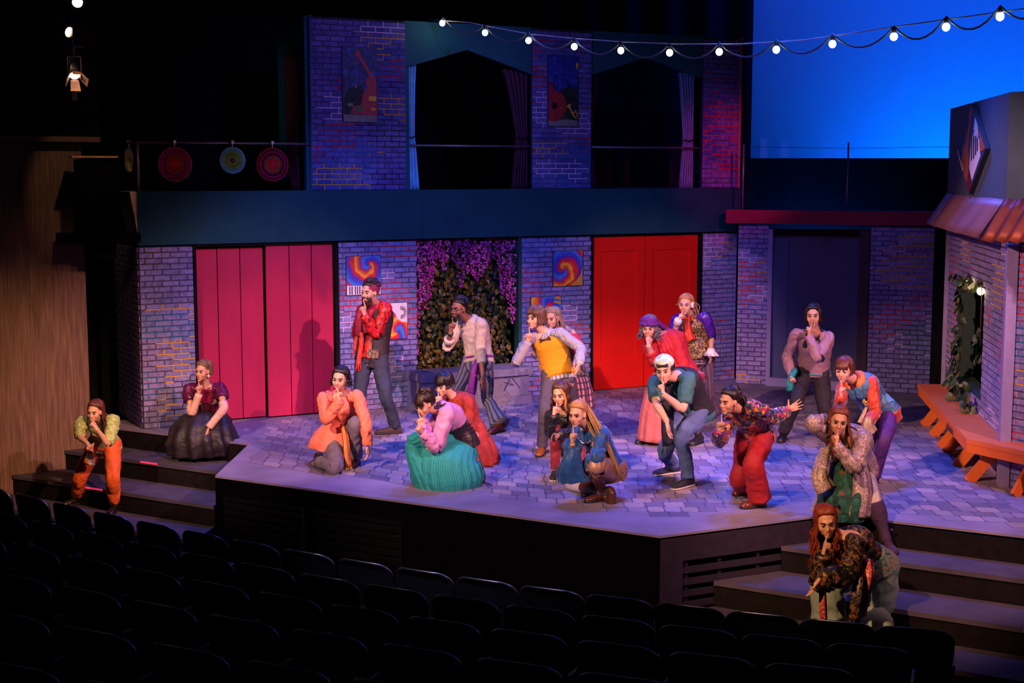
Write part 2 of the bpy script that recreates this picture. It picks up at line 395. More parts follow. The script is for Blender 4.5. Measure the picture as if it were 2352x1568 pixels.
curtain('curtain', fw(7.72, .12), FR, ZT, 4.44, .26, .16, .22, MAUC, 'grey blue tied curtain at the right of the second arch', 'curtain', lean=-1)
curtain('curtain', fw(2.10, .30), FR + math.pi / 2, ZT, 4.55, .45, .44, .45, REDC, 'dark red drape behind the side arch', 'curtain', tie=False, folds=4)
# ---- railings with pipes
PIPE = mat('grey_pipe', '#8a7f92', .4, metal=.6, var=.1, bstr=0)
r = empty('guard_rail', fw(0), FR, 'thin pipe rail across the balcony left end, hung with paper fans', 'railing')
m = MB(); m.tube([(.03, .03, 3.39), (2.15, .03, 3.39)], .014, 8); obj('top_rail', m, PIPE, r)
m = MB(); m.tube([(.03, .03, 3.39), (-.02, 1.1, 3.39)], .014, 8); obj('side_rail', m, PIPE, r)
m = MB(); m.tube([(.03, .03, ZT), (.03, .03, 3.40)], .018, 8); obj('post', m, PIPE, r)
for a, b, lb in ((3.50, 5.27, 'pipe rail across the first balcony arch'), (6.23, 8.03, 'pipe rail across the second balcony arch')):
    m = MB(); m.tube([(a, .04, 3.385), (b, .04, 3.385)], .014, 8); o = obj('pipe_rail', m, PIPE, label=lb, cat='railing'); o.matrix_world = Matrix.Translation(fw(0)) @ Matrix.Rotation(FR, 4, 'Z')
# ---- paper fans
FANM = attmat('fan_paper', .8, .05, .2)
def fan(t, z, rad, cols, label, loc=None, rz=None):
    rt = empty('paper_fan', loc or fw(t, -.03, z), FR if rz is None else rz, label, 'paper fan', 'paper fans on the balcony rail')
    n = 44; q = MB(); rings = [0.03, .2, .36, .44, .55, .68, .78, .88, 1.0]; vs = []
    for k, rr in enumerate(rings):
        for j in range(n * 2):
            a = math.pi * j / n; d = (.012 if j % 2 else -.012) * (.3 + rr); r2 = rad * rr * (1 if j % 2 or k < 8 else .94)
            vs.append((r2 * math.cos(a), d, r2 * math.sin(a)))
    for k in range(len(rings) - 1):
        for j in range(n * 2):
            q.add([vs[k * 2 * n + j], vs[k * 2 * n + (j + 1) % (2 * n)], vs[(k + 1) * 2 * n + (j + 1) % (2 * n)], vs[(k + 1) * 2 * n + j]], [(0, 1, 2, 3)], 0, cols[k])
    o = obj('pleated_disc', q, FANM, rt); so = o.modifiers.new('t', 'SOLIDIFY'); so.thickness = .002
    q = MB(); q.ell((0, -.012, 0), (rad * .08, .008, rad * .08), 12, 6, axes=[(1, 0, 0), (0, 1, 0), (0, 0, 1)]); obj('centre_button', q, mat('fan_button', cols[0], .7), rt)
    q = MB(); q.tube([(0, 0, rad * .98), (0, 0, 3.40 - z)], .006, 6); q.box((0, 0, 3.40 - z), (.03, .04, .035)); obj('hanger_clip', q, mat('white_clip', '#d8d0d8', .5), rt)
rd, dk, gn, wh, pu = srgb('#d8262c'), srgb('#3a1450'), srgb('#6c8a3c'), srgb('#e8c8d8'), srgb('#8a2a86')
c1 = [rd, rd, gn, rd, dk, rd, pu, srgb('#e06a6a')]
fan(.45, 3.135, .21, [srgb('#c81f28'), rd, gn, rd, pu, rd, pu, srgb('#d86a80')], 'red and purple striped paper fan nearest the rail corner post')
fan(1.15, 3.185, .165, [srgb('#402030'), srgb('#8fae3c'), srgb('#8fae3c'), srgb('#8fae3c'), srgb('#9fc06a'), srgb('#8fc8a8'), srgb('#7fc4c8'), srgb('#a8dce0')], 'green and turquoise paper fan in the middle of the rail')
fan(1.65, 3.135, .21, [srgb('#c81f28'), rd, gn, rd, dk, rd, dk, rd], 'red paper fan with dark rings beside the side arch')
fan(0, 3.19, .15, [srgb('#503020')] + [srgb('#a8a860')] * 4 + [srgb('#b8b078')] * 3, 'small olive paper fan hanging around the rail corner', loc=fw(.02, .42, 3.19), rz=FR + R(60))
# ---- pink double barn door
PINKP = mat('pink_door_paint', '#b41c48', .65, var=.14, vs=5, bstr=.08, stretch=(1, 1, .25), spec=.3)
def barn(t0, t1, y, z0, z1, label, first):
    r = empty('barn_door', fw(t0, y, z0), FR, label, 'door'); n = 3; W = t1 - t0; ws = [.31, .34, .35] if first else [.345, .33, .325]; x = 0
    for k in range(3):
        q = MB(); wk = W * ws[k]; q.box((x + wk / 2, 0, (z1 - z0) / 2), (wk - .012, .035, z1 - z0)); x += wk; obj('plank', q, PINKP, r)
    q = MB(); q.box((W / 2, .025, (z1 - z0) / 2), (W - .02, .012, z1 - z0 - .02)); obj('back_panel', q, mat('door_gap', '#3a0a18', .8), r)
barn(.70, 1.54, .10, .02, 2.13, 'pink plank sliding door, left leaf set back behind the other', 1)
barn(1.55, 2.43, .035, .02, 2.15, 'pink plank sliding door, right leaf next to the painted brick flat', 0)
m = MB(); m.box((.655, .03, ZF / 2), (.03, .12, ZF)); m.box((2.465, .03, ZF / 2), (.05, .12, ZF)); m.box((1.56, .03, 2.172), (1.83, .12, .035))
tag(obj('door_1', m, BLACK), kind='structure').matrix_world = Matrix.Translation(fw(0)) @ Matrix.Rotation(FR, 4, 'Z')
# ---- red double door
REDP = mat('red_door_paint', '#dc180c', .5, var=.06, vs=4, bstr=.03, spec=.3)
def reddoor(t0, t1, label):
    r = empty('panel_door', fw(t0, .02, .01), FR, label, 'door'); W = t1 - t0; Hh = 2.14
    q = MB(); q.box((W / 2, .01, Hh / 2), (W - .012, .03, Hh)); obj('door_leaf', q, REDP, r)
    for nm, c, d in (('stile', (.07, -.008, Hh / 2), (.13, .02, Hh)), ('stile', (W - .07, -.008, Hh / 2), (.13, .02, Hh)), ('rail', (W / 2, -.008, .2), (W - .27, .02, .40)), ('rail', (W / 2, -.008, Hh - .1), (W - .27, .02, .2))):
        q = MB(); q.box(c, d); obj(nm, q, REDP, r)
reddoor(6.25, 7.11, 'red panelled door leaf on the left beside the brick flat')
reddoor(7.115, 8.02, 'red panelled door leaf on the right near the stage corner')
m = MB(); m.box((6.235, .03, ZF / 2), (.03, .1, ZF)); m.box((8.055, .03, ZF / 2), (.07, .1, ZF)); m.box((7.14, .03, 2.172), (1.83, .1, .035))
tag(obj('door_2', m, BLACK), kind='structure').matrix_world = Matrix.Translation(fw(0)) @ Matrix.Rotation(FR, 4, 'Z')
# ---- slate sliding door in the back wall
SLATE = mat('slate_door_paint', '#4c5078', .75, var=.1, vs=3, bstr=.05, spec=.3)
r = empty('sliding_door', bw(.44, .05, 0), BR, 'dark slate door with lavender sill between dim brick flats', 'door')
m = MB(); m.box((.72, .06, 1.1), (1.34, .04, 2.1)); obj('door_leaf', m, SLATE, r)
m = MB(); m.box((.16, .035, 1.1), (.22, .03, 2.05)); obj('stile', m, SLATE, r)
m = MB(); m.box((.03, -.02, 1.12), (.06, .12, 2.24)); obj('jamb', m, LAV, r)
m = MB(); m.box((1.34, -.01, 1.12), (.14, .10, 2.24)); obj('jamb', m, mat('plum_jamb', '#3c2338', .7), r)
m = MB(); m.box((.71, -.04, .06), (1.38, .16, .12)); obj('sill', m, LAV, r)
m = MB(); m.box((.71, 0, 2.20), (1.42, .1, .09)); obj('header', m, BLACK, r)
MAG = mat('magenta_beam_paint', '#8a0f3c', .65, var=.1, vs=3, bstr=.05, spec=.3)
r = empty('balcony_beam', bw(-.16, -.12, 2.32), BR, 'magenta platform beam above the slate sliding door', 'beam')
m = MB(); m.box((1.55, .06, .095), (3.1, .12, .19)); obj('beam_face', m, MAG, r)
m = MB(); m.box((2.1, .55, .15), (1.9, .9, .06)); obj('platform_deck', m, BLACK, r)
r = empty('guard_rail', bw(0, 0, 2.5), BR, 'thin posts and cable standing on the magenta beam', 'railing')
m = MB(); m.tube([(.05, 0, 0), (.05, 0, .93)], .012, 8); obj('post', m, PIPE, r)
m = MB(); m.tube([(1.52, 0, 0), (1.52, 0, .95)], .012, 8); obj('post', m, PIPE, r)
m = MB(); m.tube([(.05, 0, .90), (1.52, 0, .87), (2.9, 0, .88)], .003, 5); obj('cable', m, BLACK, r)
# facade right edge strip
m = MB(); m.box((8.715, .06, 3.6), (.03, .16, 2.72)); o = tag(obj('edge_post', m, mat('rose_edge', '#b84a66', .6), label='thin rose lit edge post at the right end of the balcony', cat='post')); o.matrix_world = Matrix.Translation(fw(0)) @ Matrix.Rotation(FR, 4, 'Z')
# ---- cyclorama with its wash lights, black masking
CYC = mat('cyclorama_cloth', '#c8d0e0', .9, var=.02, vs=2, bstr=0, spec=.1)
m = MB(); m.box((9.2, 24.0, 4.6), (10.6, .03, 6.4)); obj('backdrop', m, CYC, label='tall pale cyclorama cloth lit blue at the back of the stage', cat='backdrop')
m = MB(); m.box((7.2, 22.6, 1.63), (8.0, .04, 3.26)); obj('wall_masking', m, BLACK, kind='structure')
m = MB()
n = 160; vs = []
for z in (0.0, 9.0):
    for j in range(n + 1): u = j / n; vs.append((-12 + 15.92 * u, 23.6 + .06 * math.sin(u * 150), z))
m.add(vs, [(j, j + 1, n + 2 + j, n + 1 + j) for j in range(n)], smooth=True)
obj('wall_drape', m, mat('navy_black_drape', (.010, .012, .025), .95, bstr=.05, spec=.1), kind='structure')
area((8.6, 23.0, 9.4), (8.4, 24.2, 3.6), (.0, .065, 1), 190, 9, .3)
area((8.6, 23.0, 1.2), (8.4, 24.2, 4.6), (.0, .13, 1), 620, 9, .3)
# ---- left wooden wall
WOODW = newmat('brown_wood_panel')
def woodwall():
    m, nt, p = WOODW
    v = coords(nt, 'Object', (9, 9, .5)); n = noise(nt, v, 3.2, 5, .65); v2 = coords(nt, 'Object', (30, 30, .9)); n2 = noise(nt, v2, 3, 4)
    r = ramp(nt, [(.3, srgb('#5a4038')), (.55, srgb('#7a5c4e')), (.75, srgb('#987462'))]); nt.links.new(n.outputs[0], r.inputs[0])
    r2 = ramp(nt, [(.35, (.6, .6, .6)), (.65, (1, 1, 1))]); nt.links.new(n2.outputs[0], r2.inputs[0])
    nt.links.new(mixrgb(nt, r.outputs[0], r2.outputs[0], 1, 'MULTIPLY'), p.inputs['Base Color']); p.inputs['Roughness'].default_value = .6
    p.inputs['Specular IOR Level'].default_value = .25; bump(nt, p, n2.outputs[0], .15, .004); return m
WOODM = woodwall()
LW = np.array([-5.80, 16.25]); LWD = np.array([-5.05 + 5.80, 16.74 - 16.25]); LWD = LWD / np.linalg.norm(LWD); LWR = math.atan2(LWD[1], LWD[0])
r = empty('wall_left', (LW[0], LW[1], -.9), LWR, kind='structure')
for k in range(5):
    q = MB(); x1 = .92 - k * 1.1; q.box((x1 - .55, .05, 2.135), (1.097, .1, 4.27)); obj('panel', q, WOODM, r)
q = MB(); q.box((-1.5, -.04, 4.32), (5.2, .24, .06)); obj('ledge', q, mat('ledge_brown', '#5a3a2a', .7), r)
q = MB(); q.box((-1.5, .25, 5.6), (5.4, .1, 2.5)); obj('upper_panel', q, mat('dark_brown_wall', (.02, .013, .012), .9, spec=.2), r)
# dark wing opening and speaker on its shelf
m = MB(); m.box((-4.75, 17.9, 1.6), (.9, .1, 6)); obj('wall_wing', m, DRAPE, kind='structure')
r = empty('loudspeaker', (-4.75, 16.35, 2.36), R(20), 'black loudspeaker cabinet standing on the wall shelf', 'loudspeaker')
CAB = mat('speaker_black', (.0025, .0025, .003), .9, spec=.05)
m = MB(); m.box((0, 0, .42), (.46, .4, .82)); obj('cabinet', m, CAB, r)
m = MB(); m.box((0, -.205, .42), (.4, .02, .74)); obj('grille', m, CAB, r)
m = MB(); m.box((-.02, -.02, .855), (.50, .46, .02)); obj('top_plate', m, mat('tan_plate', '#c8a070', .5), r)
m = MB(); m.box((-4.75, 16.35, 2.30), (.9, .6, .10), rz=R(20)); m.box((-4.75, 16.5, 2.16), (.3, .3, .2), rz=R(20)); obj('wall_shelf', m, CAB, label='black bracket shelf holding the loudspeaker', cat='shelf')
# ================================================================ STAGE DECK, STONES, STEPS
V0, V1, V2, V3 = (-3.0, 14.11), (1.25, 11.72), (2.86, 12.49), (6.6, 10.50)
S0 = (-2.97, 15.80); S1 = (-5.05, 16.98)
DECKP = [V0, V1, V2, V3, (9.5, 13.5), (7.5, 19.5), (4.2, 20.6), (3.25, 20.9), (-5.2, 17.2), S1, S0]
DECK = mat('stage_floor_paint', '#82768e', .6, var=.22, vs=2.5, bs=140, bstr=.12, spec=.2)
m = MB(); m.slab(DECKP, -.02, 0); fl = fix(obj('floor', m, DECK, kind='structure'))
SKIRT = mat('stage_skirt_black', (.0022, .0018, .003), .95, bstr=.05, spec=.0)
def wallseg(p, q, z0, z1, th, name, mt, **kw):
    p, q = np.array(p), np.array(q); L = np.linalg.norm(q - p); rz = math.atan2(q[1] - p[1], q[0] - p[0])
    mb = MB(); mb.box((L / 2, th / 2, (z0 + z1) / 2), (L, th, z1 - z0)); o = obj(name, mb, mt, **kw); o.location = (p[0], p[1], 0); o.rotation_euler = (0, 0, rz); return o
wallseg(V0, V1, -.9, -.03, .04, 'wall_apron', SKIRT, kind='structure')
wallseg(S0, V0, -.9, -.03, .04, 'wall_apron_left', SKIRT, kind='structure')
# stones
STONEC = [srgb(h) for h in ('#94889c', '#867a8e', '#a09096', '#7a7086', '#a8949e', '#8a7e94', '#726880')]
STM = attmat('cobble_paint', .5, .12, .35, 120)
def gwarp(x):
    if x < .4: return -.42 * (x - .4) if x > -1 else .588 - .72 * (x + 1)
    if x > 2.2: return -.16 * (x - 2.2)
    return .05 * math.sin((x - .4) * 1.7)
def inpoly(x, y, P):
    r = False; n = len(P)
    for i in range(n):
        (x1, y1), (x2, y2) = P[i], P[(i + 1) % n]
        if (y1 > y) != (y2 > y) and x < (x2 - x1) * (y - y1) / (y2 - y1) + x1: r = not r
    return r
def edgedist(x, y, a, b):
    a, b = np.array(a), np.array(b); d = (b - a) / np.linalg.norm(b - a); return abs((x - a[0]) * -d[1] + (y - a[1]) * d[0])
def inset_ok(x, y):
    if not inpoly(x, y, DECKP): return False
    if edgedist(x, y, V0, V1) < .62 and -3.5 < x < 1.6: return False
    if edgedist(x, y, V1, V2) < .55 and 1.1 < x < 3: return False
    if edgedist(x, y, V2, V3) < .34 and x > 2.5: return False
    if edgedist(x, y, S0, V0) < .25 and y < 15.9: return False
    if x < -2.9: return False
    fy = (np.array([x, y]) - FA) @ FN
    if fy > -.12 : return False
    if (np.array([x, y]) - BA) @ BN > -.75 and x > 2.6: return False
    if (np.array([x, y]) - CF) @ CYD > -.05: return False
    return True
rnd = random.Random(3); ST = []
PX, PY = .178, .188
for row in range(0, 60):
    xo = PX * .5 if row % 2 else 0; xo += rnd.uniform(-.02, .02)
    x = -3.2 + xo
    while x < 6.4:
        wd = PX * rnd.uniform(.86, 1.12); yb = 10.5 + row * PY * .98
        cx = x + wd / 2; cy = yb + gwarp(cx) + PY / 2
        if inset_ok(cx, cy): ST.append((cy, x, x + wd, yb))
        x += wd
ST.sort()
def stone(x0, x1, yb, q, col):
    j = .0050; k = .017; h = .0022; xs = (x0 + j, x1 - j); P = []
    f = lambda x, t: (x, yb + gwarp(x) + j + (PY - 2 * j) * t)
    o8 = [f(xs[0] + k, 0), f(xs[1] - k, 0), f(xs[1], .11), f(xs[1], .89), f(xs[1] - k, 1), f(xs[0] + k, 1), f(xs[0], .89), f(xs[0], .11)]
    mx, my = sum(p[0] for p in o8) / 8, sum(p[1] for p in o8) / 8
    vs = [(x, y, 0.0009) for x, y in o8] + [(mx + (x - mx) * .972, my + (y - my) * .972, h) for x, y in o8]
    q.add(vs, [tuple(range(8, 16))] + [(i, (i + 1) % 8, (i + 1) % 8 + 8, i + 8) for i in range(8)], 0, col)
for cy, x0, x1, yb in ST[:300]:
    q = MB(); g = rnd.uniform(.85, 1.1); c = tuple(k * g for k in rnd.choice(STONEC)); stone(x0, x1, yb, q, c)
    ox, oy = (x0 + x1) / 2, cy
    o = obj('stone', q, STM, fl, off=(ox, oy, 0)); o.location = (ox, oy, 0)
q = MB()
for cy, x0, x1, yb in ST[300:]:
    g = rnd.uniform(.85, 1.1); stone(x0, x1, yb, q, tuple(k * g for k in rnd.choice(STONEC)))
obj('stones', q, STM, fl, kind='stuff')
q = MB()
for cy, x0, x1, yb in ST:
    f = lambda x, t: (x, yb + gwarp(x) + PY * t, .0008)
    q.add([f(x0, 0), f(x1, 0), f(x1, 1), f(x0, 1)], [(0, 1, 2, 3)])
obj('stone_joints', q, mat('joint_paint', '#4a4162', .7, var=.2), fl, kind='stuff')
# steps
STEPM = mat('step_paint', '#4a4252', .7, var=.25, vs=4, bs=140, bstr=.12, spec=.3)
RISER = mat('step_riser_black', (.010, .008, .009), .9, spec=.05)
DN = np.array([-.5, -.866]); DA = np.array([.866, -.5])
def stair(label, base, cs, left, right, zs):
    rt = empty('stair_unit', (base[0], base[1], -.9), math.atan2(DA[1], DA[0]), label, 'stairs')
    for k, z in enumerate(zs):                     # local x along the nosing, local y away from the house
        y0 = -cs[k + 1]; y1 = -cs[k]; P = [(left(y0), y0), (right(y0), y0), (right(y1), y1), (left(y1), y1)]
        q = MB(); q.slab(P, z + .86, z + .9); obj('tread', q, STEPM, rt)
        P2 = [(left(y0), y0 + .015), (right(y0) , y0 + .015), (right(y1), y1), (left(y1), y1)]
        q = MB(); q.slab(P2, 0, z + .86); obj('riser_box', q, RISER, rt)
    return rt
sl = stair('black left steps between the wood wall and the thrust stage', S0, [0, .50, 1.05, 1.60], lambda y: -2.145 + y * .508, lambda y: -.02 - y * .40, [-.225, -.45, -.675])
q = MB(); q.box((-1.07, .0, .9 - .13), (2.1, .03, .20)); obj('top_riser', q, RISER, sl)
for x, y, z in ((-1.05, -.50, -.225), (-1.35, -1.05, -.45)):
    q = MB(); q.box((x, y + .012, z + .9 - .012), (.26, .03, .02)); obj('marker_tape', q, emit('pink_glow_tape', (1, .05, .16), .6), sl, label='pink glowing marker tape')
sr = stair('black right steps below the bench side of the stage', V2, [0, .47, 1.05, 1.62], lambda y: .685 * y + .03, lambda y: 4.2, [-.225, -.45, -.675])
q = MB(); q.box((2.12, .0, .9 - .13), (4.16, .03, .20)); obj('top_riser', q, RISER, sr)
q = MB(); q.box((2.02, -1.05 + .012, .45 - .012), (.30, .03, .02)); obj('marker_tape', q, emit('pink_glow_tape', (1, .05, .16), .6), sr, label='pink glowing marker tape')
# house floor
m = MB(); m.box((0, 8, -.95), (24, 22, .1)); obj('floor_house', m, mat('house_floor_dark', (.012, .010, .013), .8, spec=.1), kind='structure')
# vent panels in the front apron
VENT = mat('vent_slat_black', (.004, .0035, .005), .8, spec=.05)
AR = math.atan2(V1[1] - V0[1], V1[0] - V0[0])
for t0, lb in ((.12, 'dark louvre panel in the apron near the left steps'), (1.25, 'dark louvre panel in the middle of the stage apron')):
    r = empty('louvre_panel', (V0[0] + math.cos(AR) * t0, V0[1] + math.sin(AR) * t0, -.62), AR, lb, 'louvre')
    q = MB(); q.box((.5, -.006, .2), (1.0, .008, .44)); obj('back_plate', q, DRAPE, r)
    for k in range(6):
        q = MB(); q.box((.5, -.02, .03 + k * .075), (.98, .02, .04)); obj('slat', q, VENT, r)
# slatted grille on the right side of the thrust
GR = math.atan2(V2[1] - V1[1], V2[0] - V1[0]); GL = math.hypot(V2[0] - V1[0], V2[1] - V1[1])
GM = mat('grille_dark_paint', '#2a222e', .7, var=.2, bstr=.05, spec=.15)
r = empty('stage_grille', (V1[0], V1[1], -.9), GR, 'dark slatted grille on the right side of the thrust stage', 'grille')
q = MB(); q.box((GL / 2, .01, .76), (GL, .05, .20)); obj('top_board', q, GM, r)
q = MB(); q.box((.11, .01, .33), (.22, .05, .66)); obj('end_board', q, GM, r)
q = MB(); q.box((1.42, .01, .33), (.05, .05, .66)); obj('upright', q, GM, r)
for k in range(6):
    q = MB(); q.box((.81, .008, .06 + k * .102), (1.20, .03, .052)); obj('slat', q, GM, r)
for x in (.28, .62, 1.02):
    q = MB(); q.box((x, .035, .33), (.035, .02, .62)); obj('upright', q, GM, r)
q = MB(); q.box((GL / 2, .16, .4), (GL, .02, .8)); obj('inner_back', q, DRAPE, r)
# ================================================================ LEAFY ALCOVE
LEAFC = [srgb(h) for h in ('#4a4c1a', '#64561a', '#7c641e', '#343e16', '#8a6c22', '#264014', '#504818')]
LEAFM = attmat('leaf_green', .5, 0, .4)
def leafgeo(L, wdt, curl):
    vs = [(0, 0, 0)]; P = [(-.0, 0), (-.32, .22), (-.5, .5), (-.3, .78), (0, 1.0), (.3, .78), (.5, .5), (.32, .22)]
    vs = [(x * wdt, -curl * (1 - 4 * (y - .5) ** 2) * L + abs(x) * .3 * wdt, -y * L) for x, y in P] + [(0, -curl * L * .9, -.5 * L)]
    return vs, [(8, i, (i + 1) % 8) for i in range(8)]
_lm = {}
def leafmesh(k):
    if k not in _lm:
        rr = random.Random(k); q = MB(); v, f = leafgeo(.085, .06, .18 + .1 * rr.random()); q.add(v, f, 0, LEAFC[k % len(LEAFC)], smooth=True)
        _lm[k] = q.mesh('leaf'); _lm[k].materials.append(LEAFM)
    return _lm[k]
al = empty('leaf_alcove', fw(3.58, 0, 0), FR, 'alcove of green and gold foliage hung with purple wisteria', 'foliage panel')
q = MB(); q.box((.75, .40, 1.1), (1.55, .04, 2.18)); obj('back_board', q, mat('alcove_dark', (.012, .02, .012), .9), al)
q = MB(); q.box((1.515, .04, 1.1), (.05, .12, 2.18)); obj('jamb', q, mat('dark_green_jamb', '#17453a', .7), al)
rl = random.Random(5); q = MB()
def leafrot(rl, M_=None): return Matrix.Rotation(rl.uniform(-.9, .9), 3, 'Y') @ Matrix.Rotation(rl.uniform(-.7, .5), 3, 'X') @ Matrix.Rotation(rl.uniform(-.8, .8), 3, 'Z')
for i in range(1700):
    v, f = leafgeo(rl.uniform(.05, .09), rl.uniform(.035, .065), rl.uniform(.1, .3)); Mx = leafrot(rl); x, y, z = rl.uniform(0, 1.5), rl.uniform(.24, .37), rl.uniform(.45, 2.2)
    q.add([tuple(np.array(Mx @ Vector(p)) + (x, y, z)) for p in v], f, 0, tuple(c * rl.uniform(.5, 1.2) for c in rl.choice(LEAFC)), smooth=True)
obj('leaves', q, LEAFM, al, kind='stuff')
cl = [(rl.uniform(.1, 1.4), rl.uniform(.6, 1.85)) for i in range(16)]
for i in range(250):
    cx, cz = rl.choice(cl); o = bpy.data.objects.new('leaf', leafmesh(rl.randrange(14))); COL.objects.link(o); o.parent = al
    o.location = (min(1.45, max(.05, rl.gauss(cx, .16))), rl.uniform(.10, .26), min(1.9, max(.55, rl.gauss(cz, .17)))); o.rotation_euler = leafrot(rl).to_euler(); s = rl.uniform(.75, 1.25); o.scale = (s, s, s)
WIS = attmat('wisteria_petal', .6, 0, .3); WC = [srgb(h) for h in ('#e040a8', '#b82ca0', '#f058b0', '#8a2890', '#f878c0')]
hang = [(.03, 1.5), (.06, 1.0), (.10, .8), (.14, .9), (.20, .75), (.24, .5), (.31, .35), (.36, .28), (.43, .40), (.48, .25), (.54, .2), (.60, .30), (.655, .62), (.70, .22), (.76, .42), (.82, .35), (.87, .48), (.92, .55), (.98, .5), (1.03, .38), (1.08, .3), (1.18, .30), (1.24, .42), (1.30, .75), (1.36, .8), (1.42, .95), (1.45, 1.15)]
for x, L in hang:
    q = MB(); kk = int(L * 130) + 14; y = rl.uniform(.02, .14); base = rl.choice(WC)
    q.tube([(x, y, 2.17), (x + .01, y, 2.17 - L)], .003, 4, col=(.1, .12, .05))
    for i in range(kk):
        f = rl.random(); z = 2.16 - L * f; rr = .055 * (1 - f) ** .6 + .012; a = rl.uniform(0, 6.28); px, py = x + rr * math.cos(a), y + rr * .8 * math.sin(a)
        s = rl.uniform(.014, .026); c = tuple(k * rl.uniform(.6, 1.15) for k in (base if rl.random() < .6 else rl.choice(WC)))
        Mx = leafrot(rl)
        q.add([tuple(np.array(Mx @ Vector(p)) + (px, py, z)) for p in ((-s * .8, 0, 0), (0, -s * .5, -s), (s * .8, 0, 0), (0, s * .3, s * .6))], [(0, 1, 2), (0, 2, 3)], 0, c)
    obj('wisteria_cluster', q, WIS, al, kind='stuff')
# planter
STN = newmat('grey_marble_paint')
def marble():
    m, nt, p = STN; v = coords(nt, 'Object', (1, 1, 1)); n = noise(nt, v, 5, 5, .6); wv = N(nt, 'ShaderNodeTexVoronoi'); wv.feature = 'DISTANCE_TO_EDGE'; wv.inputs['Scale'].default_value = 3.2
    nd = noise(nt, v, 4, 2); nt.links.new(mixrgb(nt, v, nd.outputs[1], .35), wv.inputs['Vector'])
    r = ramp(nt, [(.3, srgb('#6b6478')), (.7, srgb('#857c92'))]); nt.links.new(n.outputs[0], r.inputs[0])
    r2 = ramp(nt, [(0, (.45, .45, .5)), (.035, (1, 1, 1))]); nt.links.new(wv.outputs[0], r2.inputs[0])
    nt.links.new(mixrgb(nt, r.outputs[0], r2.outputs[0], .7, 'MULTIPLY'), p.inputs['Base Color']); p.inputs['Roughness'].default_value = .6; return m
MARB = marble()
pr = empty('planter_box', fw(3.42, -.46, 0), FR, 'grey marbled planter box standing below the leafy alcove', 'planter')
q = MB(); q.box((.80, .24, .19), (1.56, .44, .38)); obj('box_body', q, MARB, pr)
q = MB(); q.box((.80, .22, .43), (1.62, .50, .10)); obj('cap_ledge', q, MARB, pr)
q = MB(); q.box((.80, .22, .055), (1.60, .48, .11)); obj('plinth', q, MARB, pr)
for a, b in (((1.28, .33), (1.20, .18)), ((1.33, .34), (1.44, .20)), ((1.20, .30), (1.35, .25))):
    q = MB(); q.bar((a[0], .016, a[1]), (b[0], .016, b[1]), .008, .012, up=(0, 1, 0)); obj('painted_crack', q, DKBOARD, pr)
for i in range(46):
    o = bpy.data.objects.new('leaf', leafmesh(60 + rl.randrange(6) * 7 + 5)); COL.objects.link(o); o.parent = al
    o.location = (rl.uniform(.03, .33), rl.uniform(-.02, .2), rl.uniform(.45, .72)); o.rotation_euler = leafrot(rl).to_euler(); s = rl.uniform(.5, .8); o.scale = (s, s, s)
# ================================================================ PAINTINGS
def swirlmat(name, cx, cy, tw, stops, seed, sc_=1.0):
    m, nt, p = newmat(name); t = N(nt, 'ShaderNodeTexCoord'); nn = noise(nt, t.outputs['UV'], 2.2, 2); nn.inputs['Scale'].default_value = 3.4
    w1 = mixrgb(nt, t.outputs['UV'], nn.outputs[1], .22)
    sp = N(nt, 'ShaderNodeSeparateXYZ'); nt.links.new(w1, sp.inputs[0])
    def mth(op, a, b=None):
        n = N(nt, 'ShaderNodeMath'); n.operation = op
        for k, x in enumerate((a, b)):
            if x is None: continue
            if hasattr(x, 'is_linked'): nt.links.new(x, n.inputs[k])
            else: n.inputs[k].default_value = x
        return n.outputs[0]
    dx = mth('SUBTRACT', sp.outputs[0], cx); dy = mth('SUBTRACT', sp.outputs[1], cy)
    an = mth('DIVIDE', mth('ARCTAN2', dy, dx), 2 * math.pi); rr = mth('SQRT', mth('ADD', mth('MULTIPLY', dx, dx), mth('MULTIPLY', dy, dy)))
    f = mth('FRACT', mth('ADD', mth('ADD', an, mth('MULTIPLY', rr, tw)), seed))
    r = ramp(nt, [(a, srgb(c)) for a, c in stops]); nt.links.new(f, r.inputs[0]); nt.links.new(r.outputs[0], p.inputs['Base Color'])
    p.inputs['Roughness'].default_value = .5; return m
SW = [(0, '#d81828'), (.14, '#f07818'), (.24, '#f8c040'), (.34, '#e83018'), (.46, '#c81848'), (.55, '#5a28a0'), (.68, '#2050c8'), (.82, '#4088d8'), (.92, '#7828a0'), (1, '#d81828')]
EDGE = mat('canvas_edge', (.02, .02, .025), .7)
IVORY = mat('ivory_key_paint', '#eadfe6', .5, var=.05, bstr=0); KEYB = mat('black_key_paint', (.01, .01, .012), .5, bstr=0)
def canvas(t, z, W, H, label, sm, off=-.02, frame=None):
    loc, rz = frame if frame else (fw(t, off, z), FR)
    r = empty('painting', loc, rz, label, 'painting'); q = MB(); q.box((W / 2, .008, H / 2), (W, .024, H)); obj('canvas_box', q, EDGE, r)
    q = MB(); q.add([(.006, -.0055, .006), (W - .006, -.0055, .006), (W - .006, -.0055, H - .006), (.006, -.0055, H - .006)], [(0, 1, 2, 3)], uv=[(0, 0), (1, 0), (1, 1), (0, 1)])
    obj('painted_face', q, sm, r); return r
def plate(r, name, poly, m_, y=-.0075, th=.003):
    q = MB(); q.prism(poly, y, y + th); return fix(obj(name, q, m_, r))
def strip(r, name, p, q_, wd, m_, y=-.011):
    q = MB(); q.bar((p[0], y, p[1]), (q_[0], y, q_[1]), wd, .004, up=(0, 1, 0)); return obj(name, q, m_, r)
r = canvas(2.59, 1.49, .475, .50, 'swirl painting with piano keys along its lower edge beside pink doors', swirlmat('swirl_a', .62, .70, 2.1, SW, .1))
